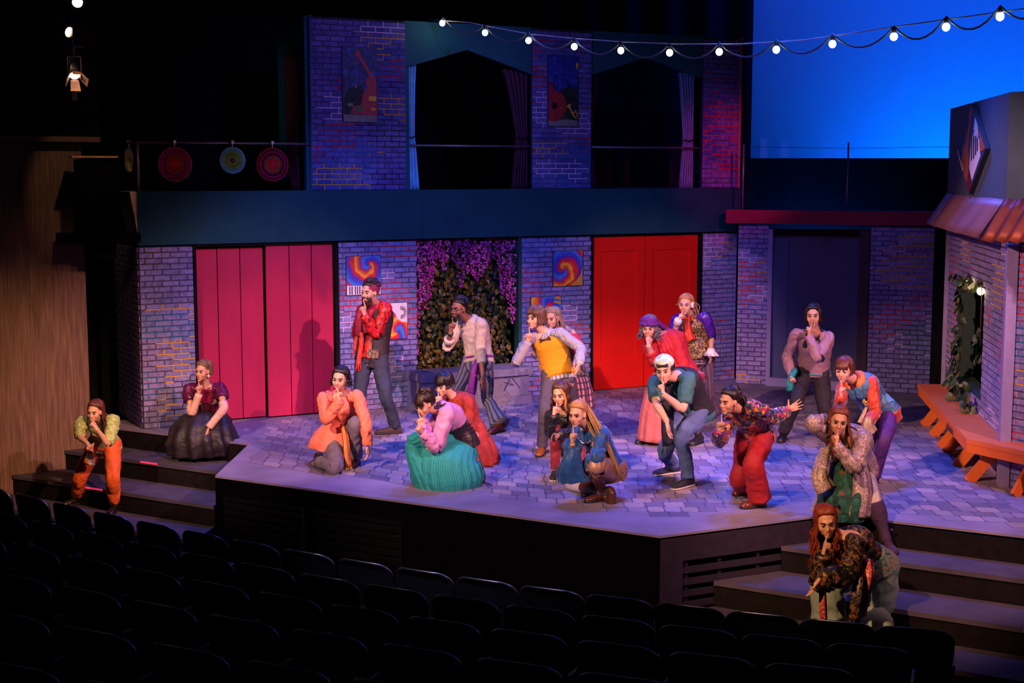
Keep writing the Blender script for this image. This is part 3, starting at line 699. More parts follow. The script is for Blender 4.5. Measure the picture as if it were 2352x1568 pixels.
plate(r, 'keyboard', [(.008, .006), (.467, .006), (.467, .115), (.008, .125)], IVORY)
for x in (.045, .075, .12, .15, .18, .23, .26, .305, .335, .365, .41, .44): strip(r, 'piano_key', (x, .012), (x, .115), .011, KEYB)
r = canvas(3.06, .90, .37, .475, 'swirl painting with curving piano keys, hung lower behind the person in red', swirlmat('swirl_b', .55, .25, 1.7, SW, .45))
plate(r, 'keyboard', [(.03, .47), (.365, .47), (.365, .22), (.29, .22), (.22, .27), (.20, .33), (.15, .38), (.03, .40)], IVORY)
for a in range(12):
    an = R(100 - a * 18); c = (.285, .345); strip(r, 'piano_key', (c[0] + .035 * math.cos(an), c[1] + .035 * math.sin(an)), (c[0] + .075 * math.cos(an), c[1] + .085 * math.sin(an)), .007, KEYB)
r = canvas(5.60, 1.49, .475, .49, 'spiral painting with golden disc corner beside red doors', swirlmat('swirl_c', .36, .48, 1.9, SW, .75))
GOLD = mat('ochre_paint', '#d09a38', .5, var=.15)
plate(r, 'ochre_disc', [(.28, .006), (.467, .006), (.467, .24), (.44, .16), (.38, .08)], GOLD)
q = MB(); q.tube([(.20, -.01, .01), (.30, -.01, .06), (.40, -.01, .15), (.455, -.01, .27), (.46, -.01, .36)], .004, 5); obj('disc_rim', q, mat('brown_line', '#6a3a18', .6), r)
r = canvas(5.25, .90, .49, .465, 'swirl painting with drum and piano keys partly hidden by the person in yellow', swirlmat('swirl_d', .5, .7, 1.4, SW, .3))
plate(r, 'keyboard', [(.20, .22), (.484, .18), (.484, .26), (.34, .305), (.20, .30)], IVORY)
for k in range(9): strip(r, 'piano_key', (.22 + k * .03, .255 + .02 * math.sin(k * .35)), (.222 + k * .03, .295 - .004 * k), .009, KEYB)
plate(r, 'drum_shape', [(.36, .37), (.47, .35), (.48, .43), (.44, .46), (.38, .45)], GOLD); plate(r, 'drum_band', [(.36, .40), (.475, .385), (.477, .41), (.362, .425)], mat('drum_blue', '#2868b8', .5), y=-.009)
def nightmat(name, a, b):
    m, nt, p = newmat(name); t = N(nt, 'ShaderNodeTexCoord'); n = noise(nt, t.outputs['Object'], 14, 4, .7)
    r_ = ramp(nt, [(.35, a), (.55, b), (.7, srgb('#3a58c0'))]); nt.links.new(n.outputs[0], r_.inputs[0]); nt.links.new(r_.outputs[0], p.inputs['Base Color']); p.inputs['Roughness'].default_value = .6; return m
NGT = nightmat('night_sky_paint', srgb('#141c58'), srgb('#2238a0')); NGT2 = nightmat('night_sky_paint_dim', srgb('#1a1c40'), srgb('#283878'))
RG = mat('red_guitar_paint', '#a8242c', .5, var=.25); DKG = mat('dark_bush_paint', '#1a2a28', .7); GRY = mat('grey_ground_paint', '#7c8078', .7); YEL = mat('yellow_paint', '#e0a828', .5)
r = canvas(2.575, 3.66, .47, .93, 'tall dim painting of a red guitar shaped tower on the upper flat', NGT2)
plate(r, 'ground', [(.01, .01), (.46, .01), (.46, .09), (.01, .10)], GRY)
plate(r, 'bush', [(.02, .10), (.30, .10), (.32, .36), (.22, .46), (.08, .42), (.02, .30)], DKG)
plate(r, 'guitar_body', [(.10, .11), (.46, .09), (.455, .46), (.44, .58), (.37, .60), (.31, .52), (.33, .44), (.27, .36), (.25, .22), (.14, .20)], RG, y=-.009)
strip(r, 'guitar_neck', (.37, .60), (.21, .84), .045, RG); plate(r, 'guitar_head', [(.16, .83), (.20, .80), (.25, .86), (.19, .90)], RG, y=-.010)
for x, z, s, mm in ((.40, .30, .05, YEL), (.41, .17, .03, YEL), (.22, .17, .045, mat('green_window', '#3a7a40', .6)), (.10, .22, .035, GRY), (.16, .74, .018, RG), (.18, .44, .012, YEL)):
    plate(r, 'painted_window', [(x - s, z - s * .6), (x + s, z - s * .6), (x + s, z + s * .6), (x - s, z + s * .6)], mm, y=-.013)
r = canvas(5.51, 3.65, .475, .95, 'tall blue painting of red guitar body and yellow horn between arches', NGT)
plate(r, 'ground', [(.01, .01), (.465, .01), (.465, .08), (.25, .12), (.01, .09)], GRY)
plate(r, 'bush', [(.12, .10), (.465, .09), (.465, .50), (.36, .55), (.24, .52), (.14, .46)], DKG)
plate(r, 'guitar_body', [(.01, .08), (.13, .07), (.24, .14), (.295, .25), (.27, .38), (.20, .46), (.10, .48), (.05, .60), (.01, .62)], RG, y=-.010)
q = MB(); q.ell((.10, -.013, .28), (.045, .003, .05), 14, 6); obj('sound_hole', q, KEYB, r)
q = MB(); q.tube([(.33, -.014, .28), (.36, -.014, .22), (.40, -.014, .15), (.44, -.014, .12), (.46, -.014, .17), (.43, -.014, .22), (.39, -.014, .17)], .011, 6); q.add([(.29, -.014, .27), (.34, -.014, .24), (.36, -.014, .31), (.31, -.014, .30)], [(0, 1, 2, 3)]); obj('painted_horn', q, YEL, r)
q = MB(); q.ell((.455, -.01, .82), (.02, .003, .045), 12, 6); obj('painted_moon', q, YEL, r)
for x, z in ((.09, .86), (.18, .77), (.40, .88), (.30, .83), (.11, .33), (.20, .25), (.16, .40)):
    plate(r, 'painted_star', [(x - .01, z), (x, z - .012), (x + .01, z), (x, z + .012)], YEL if z < .5 else RG, y=-.014)
# ================================================================ CAFE UNIT: upper box, diamond, awnings, window, bench
SLB = mat('slate_blue_paint', '#4a5f78', .65, var=.12, vs=3, bstr=.05)
CFa = lambda s, off=0.0: tuple(CC + CD * s - CYD * off)
r = empty('cafe_parapet', (*CFa(0), 0), 0, 'slate blue parapet box above the corrugated awning', 'parapet')
P = [CFa(4.15, .02), CFa(.38, .02), tuple(np.array(CFa(.38, .02)) + HD * 1.6), tuple(np.array(CFa(4.15, .02)) + CYD * 1.6)]
q = MB(); q.slab(P, 2.74, 3.82); fix(obj('parapet_box', q, SLB, r, off=(*CFa(0), 0)))
# diamond sign
dr = empty('diamond_sign', (*CFa(2.24, .05), 3.29), CRZ, 'diamond painting of piano keys and guitar on the slate parapet', 'painting')
def dpoly(s): return [(-.94 * s, 0), (0, -.49 * s), (.94 * s, 0), (0, .49 * s)]
q = MB(); q.prism(dpoly(1), -.02, .02); fix(obj('diamond_board', q, EDGE, dr)); q = MB(); q.prism(dpoly(.975), -.024, -.019); fix(obj('painted_face', q, mat('diamond_blue', '#24507a', .5), dr))
plate(dr, 'guitar_shape', [(-.55, -.14), (-.3, -.30), (-.14, -.36), (-.06, -.20), (-.12, .02), (-.06, .26), (-.14, .34), (-.2, .18), (-.3, .24), (-.36, .08), (-.5, .04)], mat('orange_brown', '#b06030', .5), y=-.029)
plate(dr, 'top_tip', [(-.16, .40), (0, .47), (.06, .44), (-.04, .22)], mat('orange_edge_paint', '#c0583a', .5), y=-.028); plate(dr, 'keyboard', [(.0, -.20), (.2, -.34), (.66, -.08), (.55, .10), (.25, .20), (.05, .10)], IVORY, y=-.030)
plate(dr, 'keyboard', [(.18, .22), (.48, .14), (.42, .24), (.25, .34)], IVORY, y=-.029)
for a, b in (((.12, .13), (.15, -.12)), ((.24, .15), (.28, -.10)), ((.36, .14), (.40, -.06)), ((.47, .12), (.50, -.02))): strip(dr, 'piano_key', a, b, .045, KEYB, y=-.034)
plate(dr, 'plum_shape', [(-.18, -.38), (0, -.47), (.22, -.36), (.06, -.22), (-.08, -.26)], mat('plum_paint', '#6a1c3c', .5), y=-.028)
plate(dr, 'orange_edge', [(.62, -.04), (.90, 0), (.5, .21), (.56, .12)], mat('orange_edge_paint', '#c0583a', .5), y=-.028)
for k in range(6): plate(dr, 'piano_key', [(-.88 + k * .075, -.01 - k * .04), (-.83 + k * .075, -.035 - k * .04), (-.80 + k * .075, -.005 - k * .04), (-.85 + k * .075, .02 - k * .04)], IVORY, y=-.031)
# awnings
def corrug(name, loc, rz, L, off, zt, zb, pitch, amp, m_, label, skew=0.0):
    rt = empty('corrugated_awning', loc, rz, label, 'awning'); q = MB(); n = int(L / pitch * 6); vs = []
    for k in range(5):
        f = k / 4
        for j in range(n + 1):
            x = L * j / n; vs.append((x + skew * f, -off * f - amp * math.sin(2 * math.pi * x / pitch) * .7 - .01, zt + (zb - zt) * f + amp * math.sin(2 * math.pi * x / pitch) * .6 + .004 * math.sin(x * 3)))
    q.add(vs, [(k * (n + 1) + j, (k + 1) * (n + 1) + j, (k + 1) * (n + 1) + j + 1, k * (n + 1) + j + 1) for k in range(4) for j in range(n)], smooth=True)
    o = obj('metal_sheet', q, m_, rt); so = o.modifiers.new('t', 'SOLIDIFY'); so.thickness = .004; return rt
AWN = mat('weathered_copper_sheet', '#a0707a', .42, metal=.35, var=.35, vs=1.6, bstr=.05, stretch=(1, 1, .3)); AWN2 = mat('rusty_sheet', '#7c3a2c', .5, metal=.35, var=.4, vs=4, bstr=.1)
ar = corrug('a', cw(.32, -.03), CRZ, 3.25, .24, 2.775, 2.40, .075, .012, AWN, 'long pinkish corrugated metal awning over the cafe window')
q = MB(); q.add([(-.45, -.01, 2.775), (-.02, -.01, 2.775), (.02, -.25, 2.41), (-.42, -.25, 2.41)], [(0, 1, 2, 3)]); o = obj('end_flashing', q, mat('pale_copper', '#a87a86', .5, metal=.2), ar); so = o.modifiers.new('t', 'SOLIDIFY'); so.thickness = .01
corrug('b', hw(-.10, -.03), HR, 1.5, .26, 2.79, 2.39, .16, .022, AWN2, 'rust brown corrugated awning at the right picture edge', skew=-.05)
m = MB(); m.box((.03, -.02, 1.18), (.11, .10, 2.36)); o = obj('corner_post', m, LAV, label='pale lavender corner post where the cafe walls meet', cat='post'); o.location = (*CC, 0); o.rotation_euler = (0, 0, CRZ)
m = MB(); m.box((0, 0, 1.2), (.16, .10, 2.4)); o = obj('corner_post', m, LAV, label='pale lavender post at the far end of the bench', cat='post'); o.location = at(2176, 882, 17.75)[0], 17.75, 0; o.rotation_euler = (0, 0, R(-15))
m = MB(); m.box((6.15, 18.45, 1.2), (1.3, .08, 2.5), rz=R(-20)); obj('wall_gap', m, DRAPE, kind='structure')
# window: reveal, dark room behind, bulbs and ivy
r = empty('window_1', cw(0), CRZ, kind='structure')
m = MB()
for x0, x1, z0, z1 in ((CW0 - .0, CW0 + .03, CZ0, CZ1), (CW1 - .03, CW1, CZ0, CZ1), (CW0, CW1, CZ0, CZ0 + .03), (CW0, CW1, CZ1 - .03, CZ1)): m.box(((x0 + x1) / 2, .10, (z0 + z1) / 2), (x1 - x0, .20, z1 - z0))
obj('window_frame', m, mat('window_dark_green', '#17332c', .7), r)
m = MB(); m.box((1.6, 1.5, 1.3), (4.2, .05, 2.8)); m.box((-.2, .8, 1.3), (.05, 1.5, 2.8)); obj('inner_wall', m, mat('dark_plum_room', (.02, .012, .022), .9), r)
tb = empty('side_table', cw(1.75, .55, 0), CRZ, 'small grey table seen through the cafe window', 'table')
m = MB(); m.box((0, 0, .80), (.7, .4, .05)); obj('tabletop', m, LAV, tb); m = MB(); m.box((0, 0, .72), (.6, .3, .10)); obj('apron', m, BLACK, tb)
for dx in (-.28, .28):
    m = MB(); m.tube([(dx, 0, 0), (dx, 0, .68)], .02, 6); obj('leg', m, BLACK, tb)
BULB = emit('warm_bulb_glow', (1, .72, .34), 14); SOCK = mat('socket_black', (.01, .01, .012), .5)
def bulb(loc, rad, label, m_, group, name='light_bulb', power=0, col=(1, .9, .7)):
    rt = empty(name, loc, 0, label, 'light bulb', group)
    q = MB(); q.ell((0, 0, 0), (rad, rad, rad * 1.08), 14, 10); obj('glass_globe', q, m_, rt)
    q = MB(); q.tube([(0, 0, rad * .8), (0, 0, rad * 2.1)], [rad * .55, rad * .6], 8); q.tube([(0, 0, rad * 1.9), (0, 0, rad * 2.6)], rad * .3, 6); obj('socket', q, SOCK, rt)
    if power:
        l = bpy.data.lights.new('bulb_glow', 'POINT'); l.energy = power; l.color = col; l.shadow_soft_size = rad
        o = bpy.data.objects.new('bulb_glow', l); COL.objects.link(o); o.parent = rt; o.location = (0, -rad * 1.3, -rad * .4)
    return rt
bulb(cw(1.72, -.05, 1.80), .045, 'glowing warm bulb at the window top among the ivy', BULB, None, power=2.2, col=(1, .7, .35))
bulb(cw(2.38, -.03, 1.78), .040, 'glowing warm bulb in the upper window corner nearest the house', BULB, None, power=1.5, col=(1, .7, .35))
iv = empty('ivy_vine', cw(0), CRZ, 'trailing green ivy hanging around the cafe window', 'ivy')
IVC = [srgb(h) for h in ('#1e3414', '#2a421a', '#142e12', '#364420', '#243a16', '#5a6244')]
_im = {}
def ivymesh(k):
    if k not in _im:
        q = MB(); P = [(0, .0), (-.30, .05), (-.5, .35), (-.34, .45), (-.36, .72), (0, 1), (.36, .72), (.34, .45), (.5, .35), (.30, .05)]
        vs = [(x * .085, abs(x) * .03, -y * .085) for x, y in P] + [(0, -.012, -.035)]
        q.add(vs, [(10, i, (i + 1) % 10) for i in range(10)], 0, IVC[k], smooth=True); _im[k] = q.mesh('leaf'); _im[k].materials.append(LEAFM)
    return _im[k]
ri = random.Random(9)
vine = [(1.35, 1.82), (1.30, 1.55), (1.22, 1.3), (1.27, 1.05), (1.2, .85), (1.15, .7)]
q = MB(); q.tube([(x, -.03, z) for x, z in vine], .006, 5); q.tube([(.8, -.03, 1.84), (1.5, -.04, 1.82), (2.45, -.03, 1.84), (2.42, -.02, 1.2)], .006, 5); q.tube([(1.0, -.06, .64), (1.6, -.10, .56), (2.4, -.08, .52)], .006, 5); obj('stem', q, mat('vine_stem', '#4a4020', .8), iv)
spots = []
for i in range(46):
    f = ri.random() * 5; k = int(min(f, 4)); a, b = vine[k], vine[k + 1]; g = f - k; spots.append((a[0] + (b[0] - a[0]) * g + ri.uniform(-.12, .12), -.05 - ri.random() * .06, a[1] + (b[1] - a[1]) * g + .04))
for i in range(26): spots.append((ri.uniform(.8, 2.45), -.05 - ri.random() * .05, 1.84 + ri.uniform(-.05, .06)))
for i in range(12): spots.append((2.40 + ri.uniform(-.08, .05), -.04, ri.uniform(1.0, 1.4)))
for i in range(60): x = ri.uniform(.95, 2.45); spots.append((x, -.05 - ri.random() * .12, .70 - (x - .95) * .10 + ri.uniform(-.10, .10)))
for s in spots:
    o = bpy.data.objects.new('leaf', ivymesh(ri.randrange(6))); COL.objects.link(o); o.parent = iv; o.location = s; o.rotation_euler = (ri.uniform(-.8, .2), ri.uniform(-1, 1), ri.uniform(-.7, 1.2)); k = ri.uniform(.8, 1.5); o.scale = (k, k, k)
# bench
OR = mat('orange_bench_paint', '#d8681c', .5, var=.1, vs=4, bstr=.05)
ORT = mat('orange_bench_top', '#d06a38', .5, var=.1, vs=4, bstr=.05)
O1, O2 = np.array([5.01, 17.38]), np.array([4.46, 13.74]); O3 = O2 + (np.array([4.83, 13.07]) - O2) * 2.6
I1, I2 = np.array([5.37, 17.33]), np.array([4.84, 13.78]); I3 = O3 + np.array([.34, .19])
b = empty('bench', (4.6, 14.5, 0), 0, 'long orange bench bending around the cafe corner', 'bench')
off = (4.6, 14.5, 0)
q = MB(); q.slab([tuple(O1), tuple(O2), tuple(I2), tuple(I1)][::1], .405, .45); fix(obj('seat_board', q, ORT, b, off=off))
q = MB(); q.slab([tuple(O2), tuple(O3), tuple(I3), tuple(I2)], .405, .45); fix(obj('seat_board', q, ORT, b, off=off))
def apron(p, q_):
    m = MB(); p3 = (p[0] - off[0], p[1] - off[1], .375); q3 = (q_[0] - off[0], q_[1] - off[1], .375); m.bar(p3, q3, .03, .115); obj('apron', m, OR, b)
apron(O1 + CYD * .02, O2 + CYD * .02); apron(O2 + HN * .02, O3 + HN * .02); apron(O1 + CYD * .02, I1)
def aframe(c, ax, cr):
    for s, l in ((-1, .25), (1, .16)):
        m = MB(); top = np.array([c[0] + cr[0] * .05 * -s, c[1] + cr[1] * .05 * -s, .40]); bot = np.array([c[0] + cr[0] * l * s, c[1] + cr[1] * l * s, .0])
        if s > 0: top[:2] += ax * .05; bot[:2] += ax * .05
        top -= np.array([*off[:2], 0]); bot -= np.array([*off[:2], 0]); m.bar(bot, top, .11, .035, up=(ax[0], ax[1], 0)); obj('leg', m, OR, b)
for px, py in ((2122, 977), (2142, 1001), (2161, 1027), (2172, 1040), (2196, 1072), (2225, 1105)):
    g = gp(px, py)[:2] + CYD * .25; aframe(g, CD, CYD)
g = gp(2332, 1139)[:2] + HN * .24; aframe(g, HD, HN)
# ================================================================ STRING LIGHTS
SA, SB = at(1005, 48, 18.40), at(2352, 20, 12.9); SD = (SB - SA)[:2] / np.linalg.norm((SB - SA)[:2])
def sp(px, py): s, z = onplane(px, py, SA, SD); p = SA[:2] + SD * s; return (float(p[0]), float(p[1]), float(z))
GLOW = emit('festoon_bulb_glow', (.95, 1, .80), 7)
bp = [(1016, 53), (1114, 75), (1214, 93), (1319, 107), (1426, 116), (1538, 121), (1652, 119), (1783, 114), (1912, 101), (2053, 84), (2173, 62), (2297, 38)]
words = ['first round bulb of the string, against the teal arch', 'second round bulb of the string, above the first arch', 'third round bulb of the string, at the arch edge', 'fourth round bulb of the string, above the tall blue painting',
         'fifth round bulb of the string, over the second arch left side', 'sixth round bulb of the string, over the second arch right side', 'seventh round bulb of the string, before the end brick flat', 'eighth round bulb of the string, first against the blue cloth',
         'ninth round bulb of the string, second against the blue cloth', 'tenth round bulb of the string, third against the blue cloth', 'eleventh round bulb of the string, second from the picture edge', 'twelfth round bulb of the string, nearest the right picture edge']
cords = []
for i, ((x, y), wd) in enumerate(zip(bp, words)):
    loc = sp(x, y); bulb(loc, .037, wd, GLOW, 'festoon bulbs on the string', 'festoon_bulb', power=(1.6 if i == 0 else .35), col=(.85, 1, .6)); cords.append((loc[0], loc[1], loc[2] + .095))
fs = empty('light_string', tuple(cords[0]), 0, 'swagged light cord and straight support rope crossing above the stage', 'string lights')
o0 = np.array(cords[0]); q = MB(); pts = []
ext = cords + [tuple(2 * np.array(cords[-1]) - np.array(cords[-2]))]
for a, c in zip(ext[:-1], ext[1:]):
    a, c = np.array(a), np.array(c)
    for k in range(8):
        f = k / 8; p = a + (c - a) * f; p[2] -= .16 * 4 * f * (1 - f); pts.append(p - o0)
q.tube(pts, .010, 6); obj('cord', q, mat('festoon_cord', '#4a4a58', .5), fs)
q = MB(); q.tube([np.array(sp(x, y)) - o0 for x, y in ((980, 44), (1080, 52), (1214, 78), (1320, 88), (1430, 96), (1560, 101), (1700, 101), (1850, 92), (2050, 62), (2352, 20), (2400, 12))], .007, 6); obj('support_rope', q, mat('pale_rope', '#a8a0b8', .6), fs)
# ================================================================ STAGE LANTERNS top left
LENS = emit('lantern_lens_glow', (1, .74, .52), 18); LB = mat('lantern_black', (.02, .017, .016), .45, metal=.3)
def lantern(loc, tgt, label, rad=.045, door=False, sn=.05):
    rt = empty('stage_lantern', loc, 0, label, 'stage light', 'stage lanterns hanging at upper left'); d = (Vector(tgt) - Vector(loc)).normalized()
    q = MB(); q.tube([-d * .26, -d * .22, -d * .02], [rad * .7, rad, rad * 1.05], 14); q.tube([-d * .02, d * sn], [rad * 1.08, rad * 1.12], 20, cap=False); o = obj('housing', q, LB, rt); so = o.modifiers.new('t', 'SOLIDIFY'); so.thickness = .003
    Mx = d.to_track_quat('Z', 'Y').to_matrix(); ax = [tuple(Mx.col[i]) for i in range(3)]
    q = MB(); q.ell(d * .003, (rad, rad, rad * .25), 14, 8, axes=ax); obj('lens', q, LENS, rt)
    q = MB(); q.tube([(rad * 1.3, 0, -.05) , (rad * 1.3, 0, .16), (-rad * 1.3, 0, .16), (-rad * 1.3, 0, -.05)], .009, 6); q.tube([(0, 0, .16), (0, 0, .26), (0, .24, .27)], .014, 6); obj('yoke', q, LB, rt)
    if door:
        for s, u in ((1, ax[0]), (-1, ax[0]), (1, ax[1]), (-1, ax[1])):
            u = Vector(u) * s; sd = d.cross(u); c0 = d * .01 + u * rad * 1.05; c1 = c0 + (d * .9 + u * .45) * .11
            q = MB(); q.add([c0 - sd * rad * .8, c0 + sd * rad * .8, c1 + sd * rad, c1 - sd * rad], [(0, 1, 2, 3)]); o = obj('barn_door_flap', q, mat('flap_brown', '#6a4a3a', .6), rt); so = o.modifiers.new('t', 'SOLIDIFY'); so.thickness = .003
    return rt
lantern(tuple(at(178, 4, 13)), (-2.6, 8, 3.0), 'stage lantern topmost of the three at upper left')
lantern(tuple(at(153, 72, 13)), (1.5, 8.6, 2.6), 'stage lantern in the middle, showing a crescent of lens')
lantern(tuple(at(172, 172, 13)), (-2.0, 9.5, .2), 'lowest stage lantern with barn door flaps', door=True, sn=.012)
m = MB(); p0, p1 = at(150, -60, 13.25), at(172, 230, 13.25); m.tube([tuple(p0), tuple(p1)], .024, 8); obj('lighting_pipe', m, LB, label='black vertical lighting pipe carrying the upper left lanterns', cat='pipe')
# warm spill that the wall lanterns throw on the wooden wall
spot((-3.4, 12.2, 4.3), (-5.6, 16.3, .1), AMB, 120, 50, .9, .08)
spot((-3.6, 14.2, 5.2), (-4.8, 16.35, 3.22), (1, .6, .34), 90, 22, .5, .05)
# ================================================================ HOUSE SEATS
SEATM = mat('navy_seat_shell', (.003, .005, .020), .55, var=.2, bstr=.03, spec=.18); TRIM = mat('seat_trim_highlight', (.30, .36, .60), .34, metal=1, var=.1, bstr=0); CUSH = mat('seat_cushion_black', (.008, .008, .012), .9)  # edge trim: blue highlight of the backlights put into its colour
ARM = mat('armrest_blue_grey', '#3a4a78', .5)
def outline(W, Hh, r, n=7):
    P = [(-W / 2 * .90, 0)]
    for k in range(n + 1): a = math.pi - k * math.pi / 2 / n; P.append((-W / 2 + r + r * math.cos(a), Hh - r * .7 + r * .7 * math.sin(a)))
    for k in range(n + 1): a = math.pi / 2 - k * math.pi / 2 / n; P.append((W / 2 - r + r * math.cos(a), Hh - r * .7 + r * .7 * math.sin(a)))
    P.append((W / 2 * .90, 0)); return P
def seatmeshes():
    P = outline(.535, .46, .15); f = lambda x, z, y: (x, y + .07 * (x / .26) ** 2 - z * .16 + .04, z)
    q = MB(); n = len(P); vs = [f(x, z, 0) for x, z in P] + [f(x, z, .035) for x, z in P]
    q.add(vs, [tuple(range(n)), tuple(reversed(range(n, 2 * n)))] + [(i, i + n, (i + 1) % n + n, (i + 1) % n) for i in range(n)], smooth=False)
    back = q.mesh('backrest'); back.materials.append(SEATM)
    q = MB(); q.tube([f(x, z + .004, .017) for x, z in P], .008, 6); rim = q.mesh('edge_trim'); rim.materials.append(TRIM)
    q = MB(); q.box((0, .30, .02), (.48, .42, .09)); pan = q.mesh('seat_cushion'); pan.materials.append(CUSH)
    q = MB(); q.box((.272, .26, .18), (.022, .36, .03)); q.box((.272, .20, -.10), (.02, .08, .56)); arm = q.mesh('armrest'); arm.materials.append(ARM)
    q = MB(); q.box((0, .15, -.2), (.08, .10, .38)); ped = q.mesh('pedestal'); ped.materials.append(CUSH)
    return [('backrest', back), ('edge_trim', rim), ('seat_cushion', pan), ('armrest', arm), ('pedestal', ped)]
SM = seatmeshes()
a, b_, c = np.array([-4.77, 13.68]), np.array([-.76, 11.05]), np.array([2.80, 9.59])
def rowpt(s):                                  # s 0..15 along the curved first row
    u = s / 15; um = .53; L0 = (u - um) * (u - 1) / um; L1 = u * (u - 1) / (um * (um - 1)); L2 = u * (u - um) / (1 - um)
    return a * L0 + b_ * L1 + c * L2
ORD = 'first second third fourth fifth sixth seventh eighth ninth tenth eleventh twelfth thirteenth fourteenth fifteenth sixteenth seventeenth eighteenth'.split()
ordn = ['first', 'second', 'third', 'fourth', 'fifth', 'sixth', 'seventh']
for row in range(7):
    sh = 0.0 if row % 2 == 0 else .5
    k = 0
    for i in range(-3, 16):
        s = i + sh
        p = rowpt(s); t = rowpt(s + .1) - rowpt(s - .1); t = t / np.linalg.norm(t); n = np.array([t[1], -t[0]])
        p = p + n * .90 * row; z = -.11 + (.14 * row) - .46
        X = proj((p[0], p[1], z + .46))
        if not (-60 < X[0] < 2420 and X[1] < 1590) or (row == 0 and s > 15): continue
        if row > 0 and s > 14.6: continue
        k += 1
        rz = math.atan2(t[1], t[0])
        e = empty('theatre_seat', (p[0], p[1], z), rz, None, 'seat', 'theatre seats in the dark house')
        e['label'] = 'dark theatre seat, %s from the left in the %s' % (ORD[k - 1], 'front row' if row == 0 else ordn[row] + ' row from the stage')
        if row == 0 and i == 15: e['label'] = 'dark theatre seat at the right end of the front row'
        e['group'] = 'theatre seats, %s row from the stage' % ordn[row]
        for nm, me in SM:
            if nm == 'pedestal' and row > 0: continue
            o = bpy.data.objects.new(nm, me); COL.objects.link(o); o.parent = e
for row in range(1, 8):
    q = MB(); pts = [rowpt(s) for s in np.linspace(-4, 17, 22)]; inn = []; out = []
    for i, p in enumerate(pts):
        t = pts[min(i + 1, 21)] - pts[max(i - 1, 0)]; t = t / np.linalg.norm(t); n = np.array([t[1], -t[0]]); inn.append(tuple(p + n * (.9 * row - .55))); out.append(tuple(p + n * (.9 * row + .36)))
    q.slab(out + inn[::-1], -.9, -.9 + .14 * row - .001); fix(obj('floor_tier', q, mat('house_tier_dark', (.005, .005, .006), .9, spec=.05), kind='structure'))
# ================================================================ PEOPLE: figure builder
def V(*a): return np.array(a, float)
def unit(v): v = np.array(v, float); n = np.linalg.norm(v); return v / n if n > 1e-9 else v
def solve(par, px, py, L, sg):
    r = ray(px, py); w0 = CAM - par; a = r @ r; b = 2 * r @ w0; c = w0 @ w0 - L * L; D = b * b - 4 * a * c
    Y = -b / (2 * a) if D < 0 else (-b + sg * math.sqrt(D)) / (2 * a)
    return CAM + r * Y
def ik(A, B, l1, l2, px, py, sg):
    d = np.linalg.norm(B - A); u = unit(B - A)
    if d > .995 * (l1 + l2): return A + (B - A) * (l1 / (l1 + l2)) + V(0, -.01, 0)
    d1 = (d * d + l1 * l1 - l2 * l2) / (2 * d); h = math.sqrt(max(l1 * l1 - d1 * d1, 1e-6)); c = A + u * d1
    e1 = unit(np.cross(u, V(0, 0, 1)) if abs(u[2]) < .95 else np.cross(u, V(1, 0, 0))); e2 = np.cross(u, e1); best = None
    for k in range(72):
        th = k * math.pi / 36; p = c + (e1 * math.cos(th) + e2 * math.sin(th)) * h; q = proj(p)
        s = math.hypot(q[0] - px, q[1] - py) - 16 * sg * (p[1] - c[1]) / max(h, .03)
        if best is None or s < best[0]: best = (s, p)
    return best[1]
def catmull(P, n):
    P = [np.array(p, float) for p in P]
    if len(P) == 2: return [P[0] + (P[1] - P[0]) * t for t in np.linspace(0, 1, n)]
    Q = [2 * P[0] - P[1]] + P + [2 * P[-1] - P[-2]]; out = []
    seg = len(P) - 1
    for t in np.linspace(0, seg - 1e-6, n):
        i = int(t); f = t - i; a, b, c, d = Q[i:i + 4]
        out.append(.5 * ((2 * b) + (c - a) * f + (2 * a - 5 * b + 4 * c - d) * f * f + (3 * b - a - 3 * c + d) * f ** 3))
    return out
def interp(tab, t):
    if t <= tab[0][0]: return tab[0][1:]
    for (a, b) in zip(tab[:-1], tab[1:]):
        if t <= b[0]:
            f = (t - a[0]) / (b[0] - a[0]); f = f * f * (3 - 2 * f) * .5 + f * .5
            return tuple(x + (y - x) * f for x, y in zip(a[1:], b[1:]))
    return tab[-1][1:]
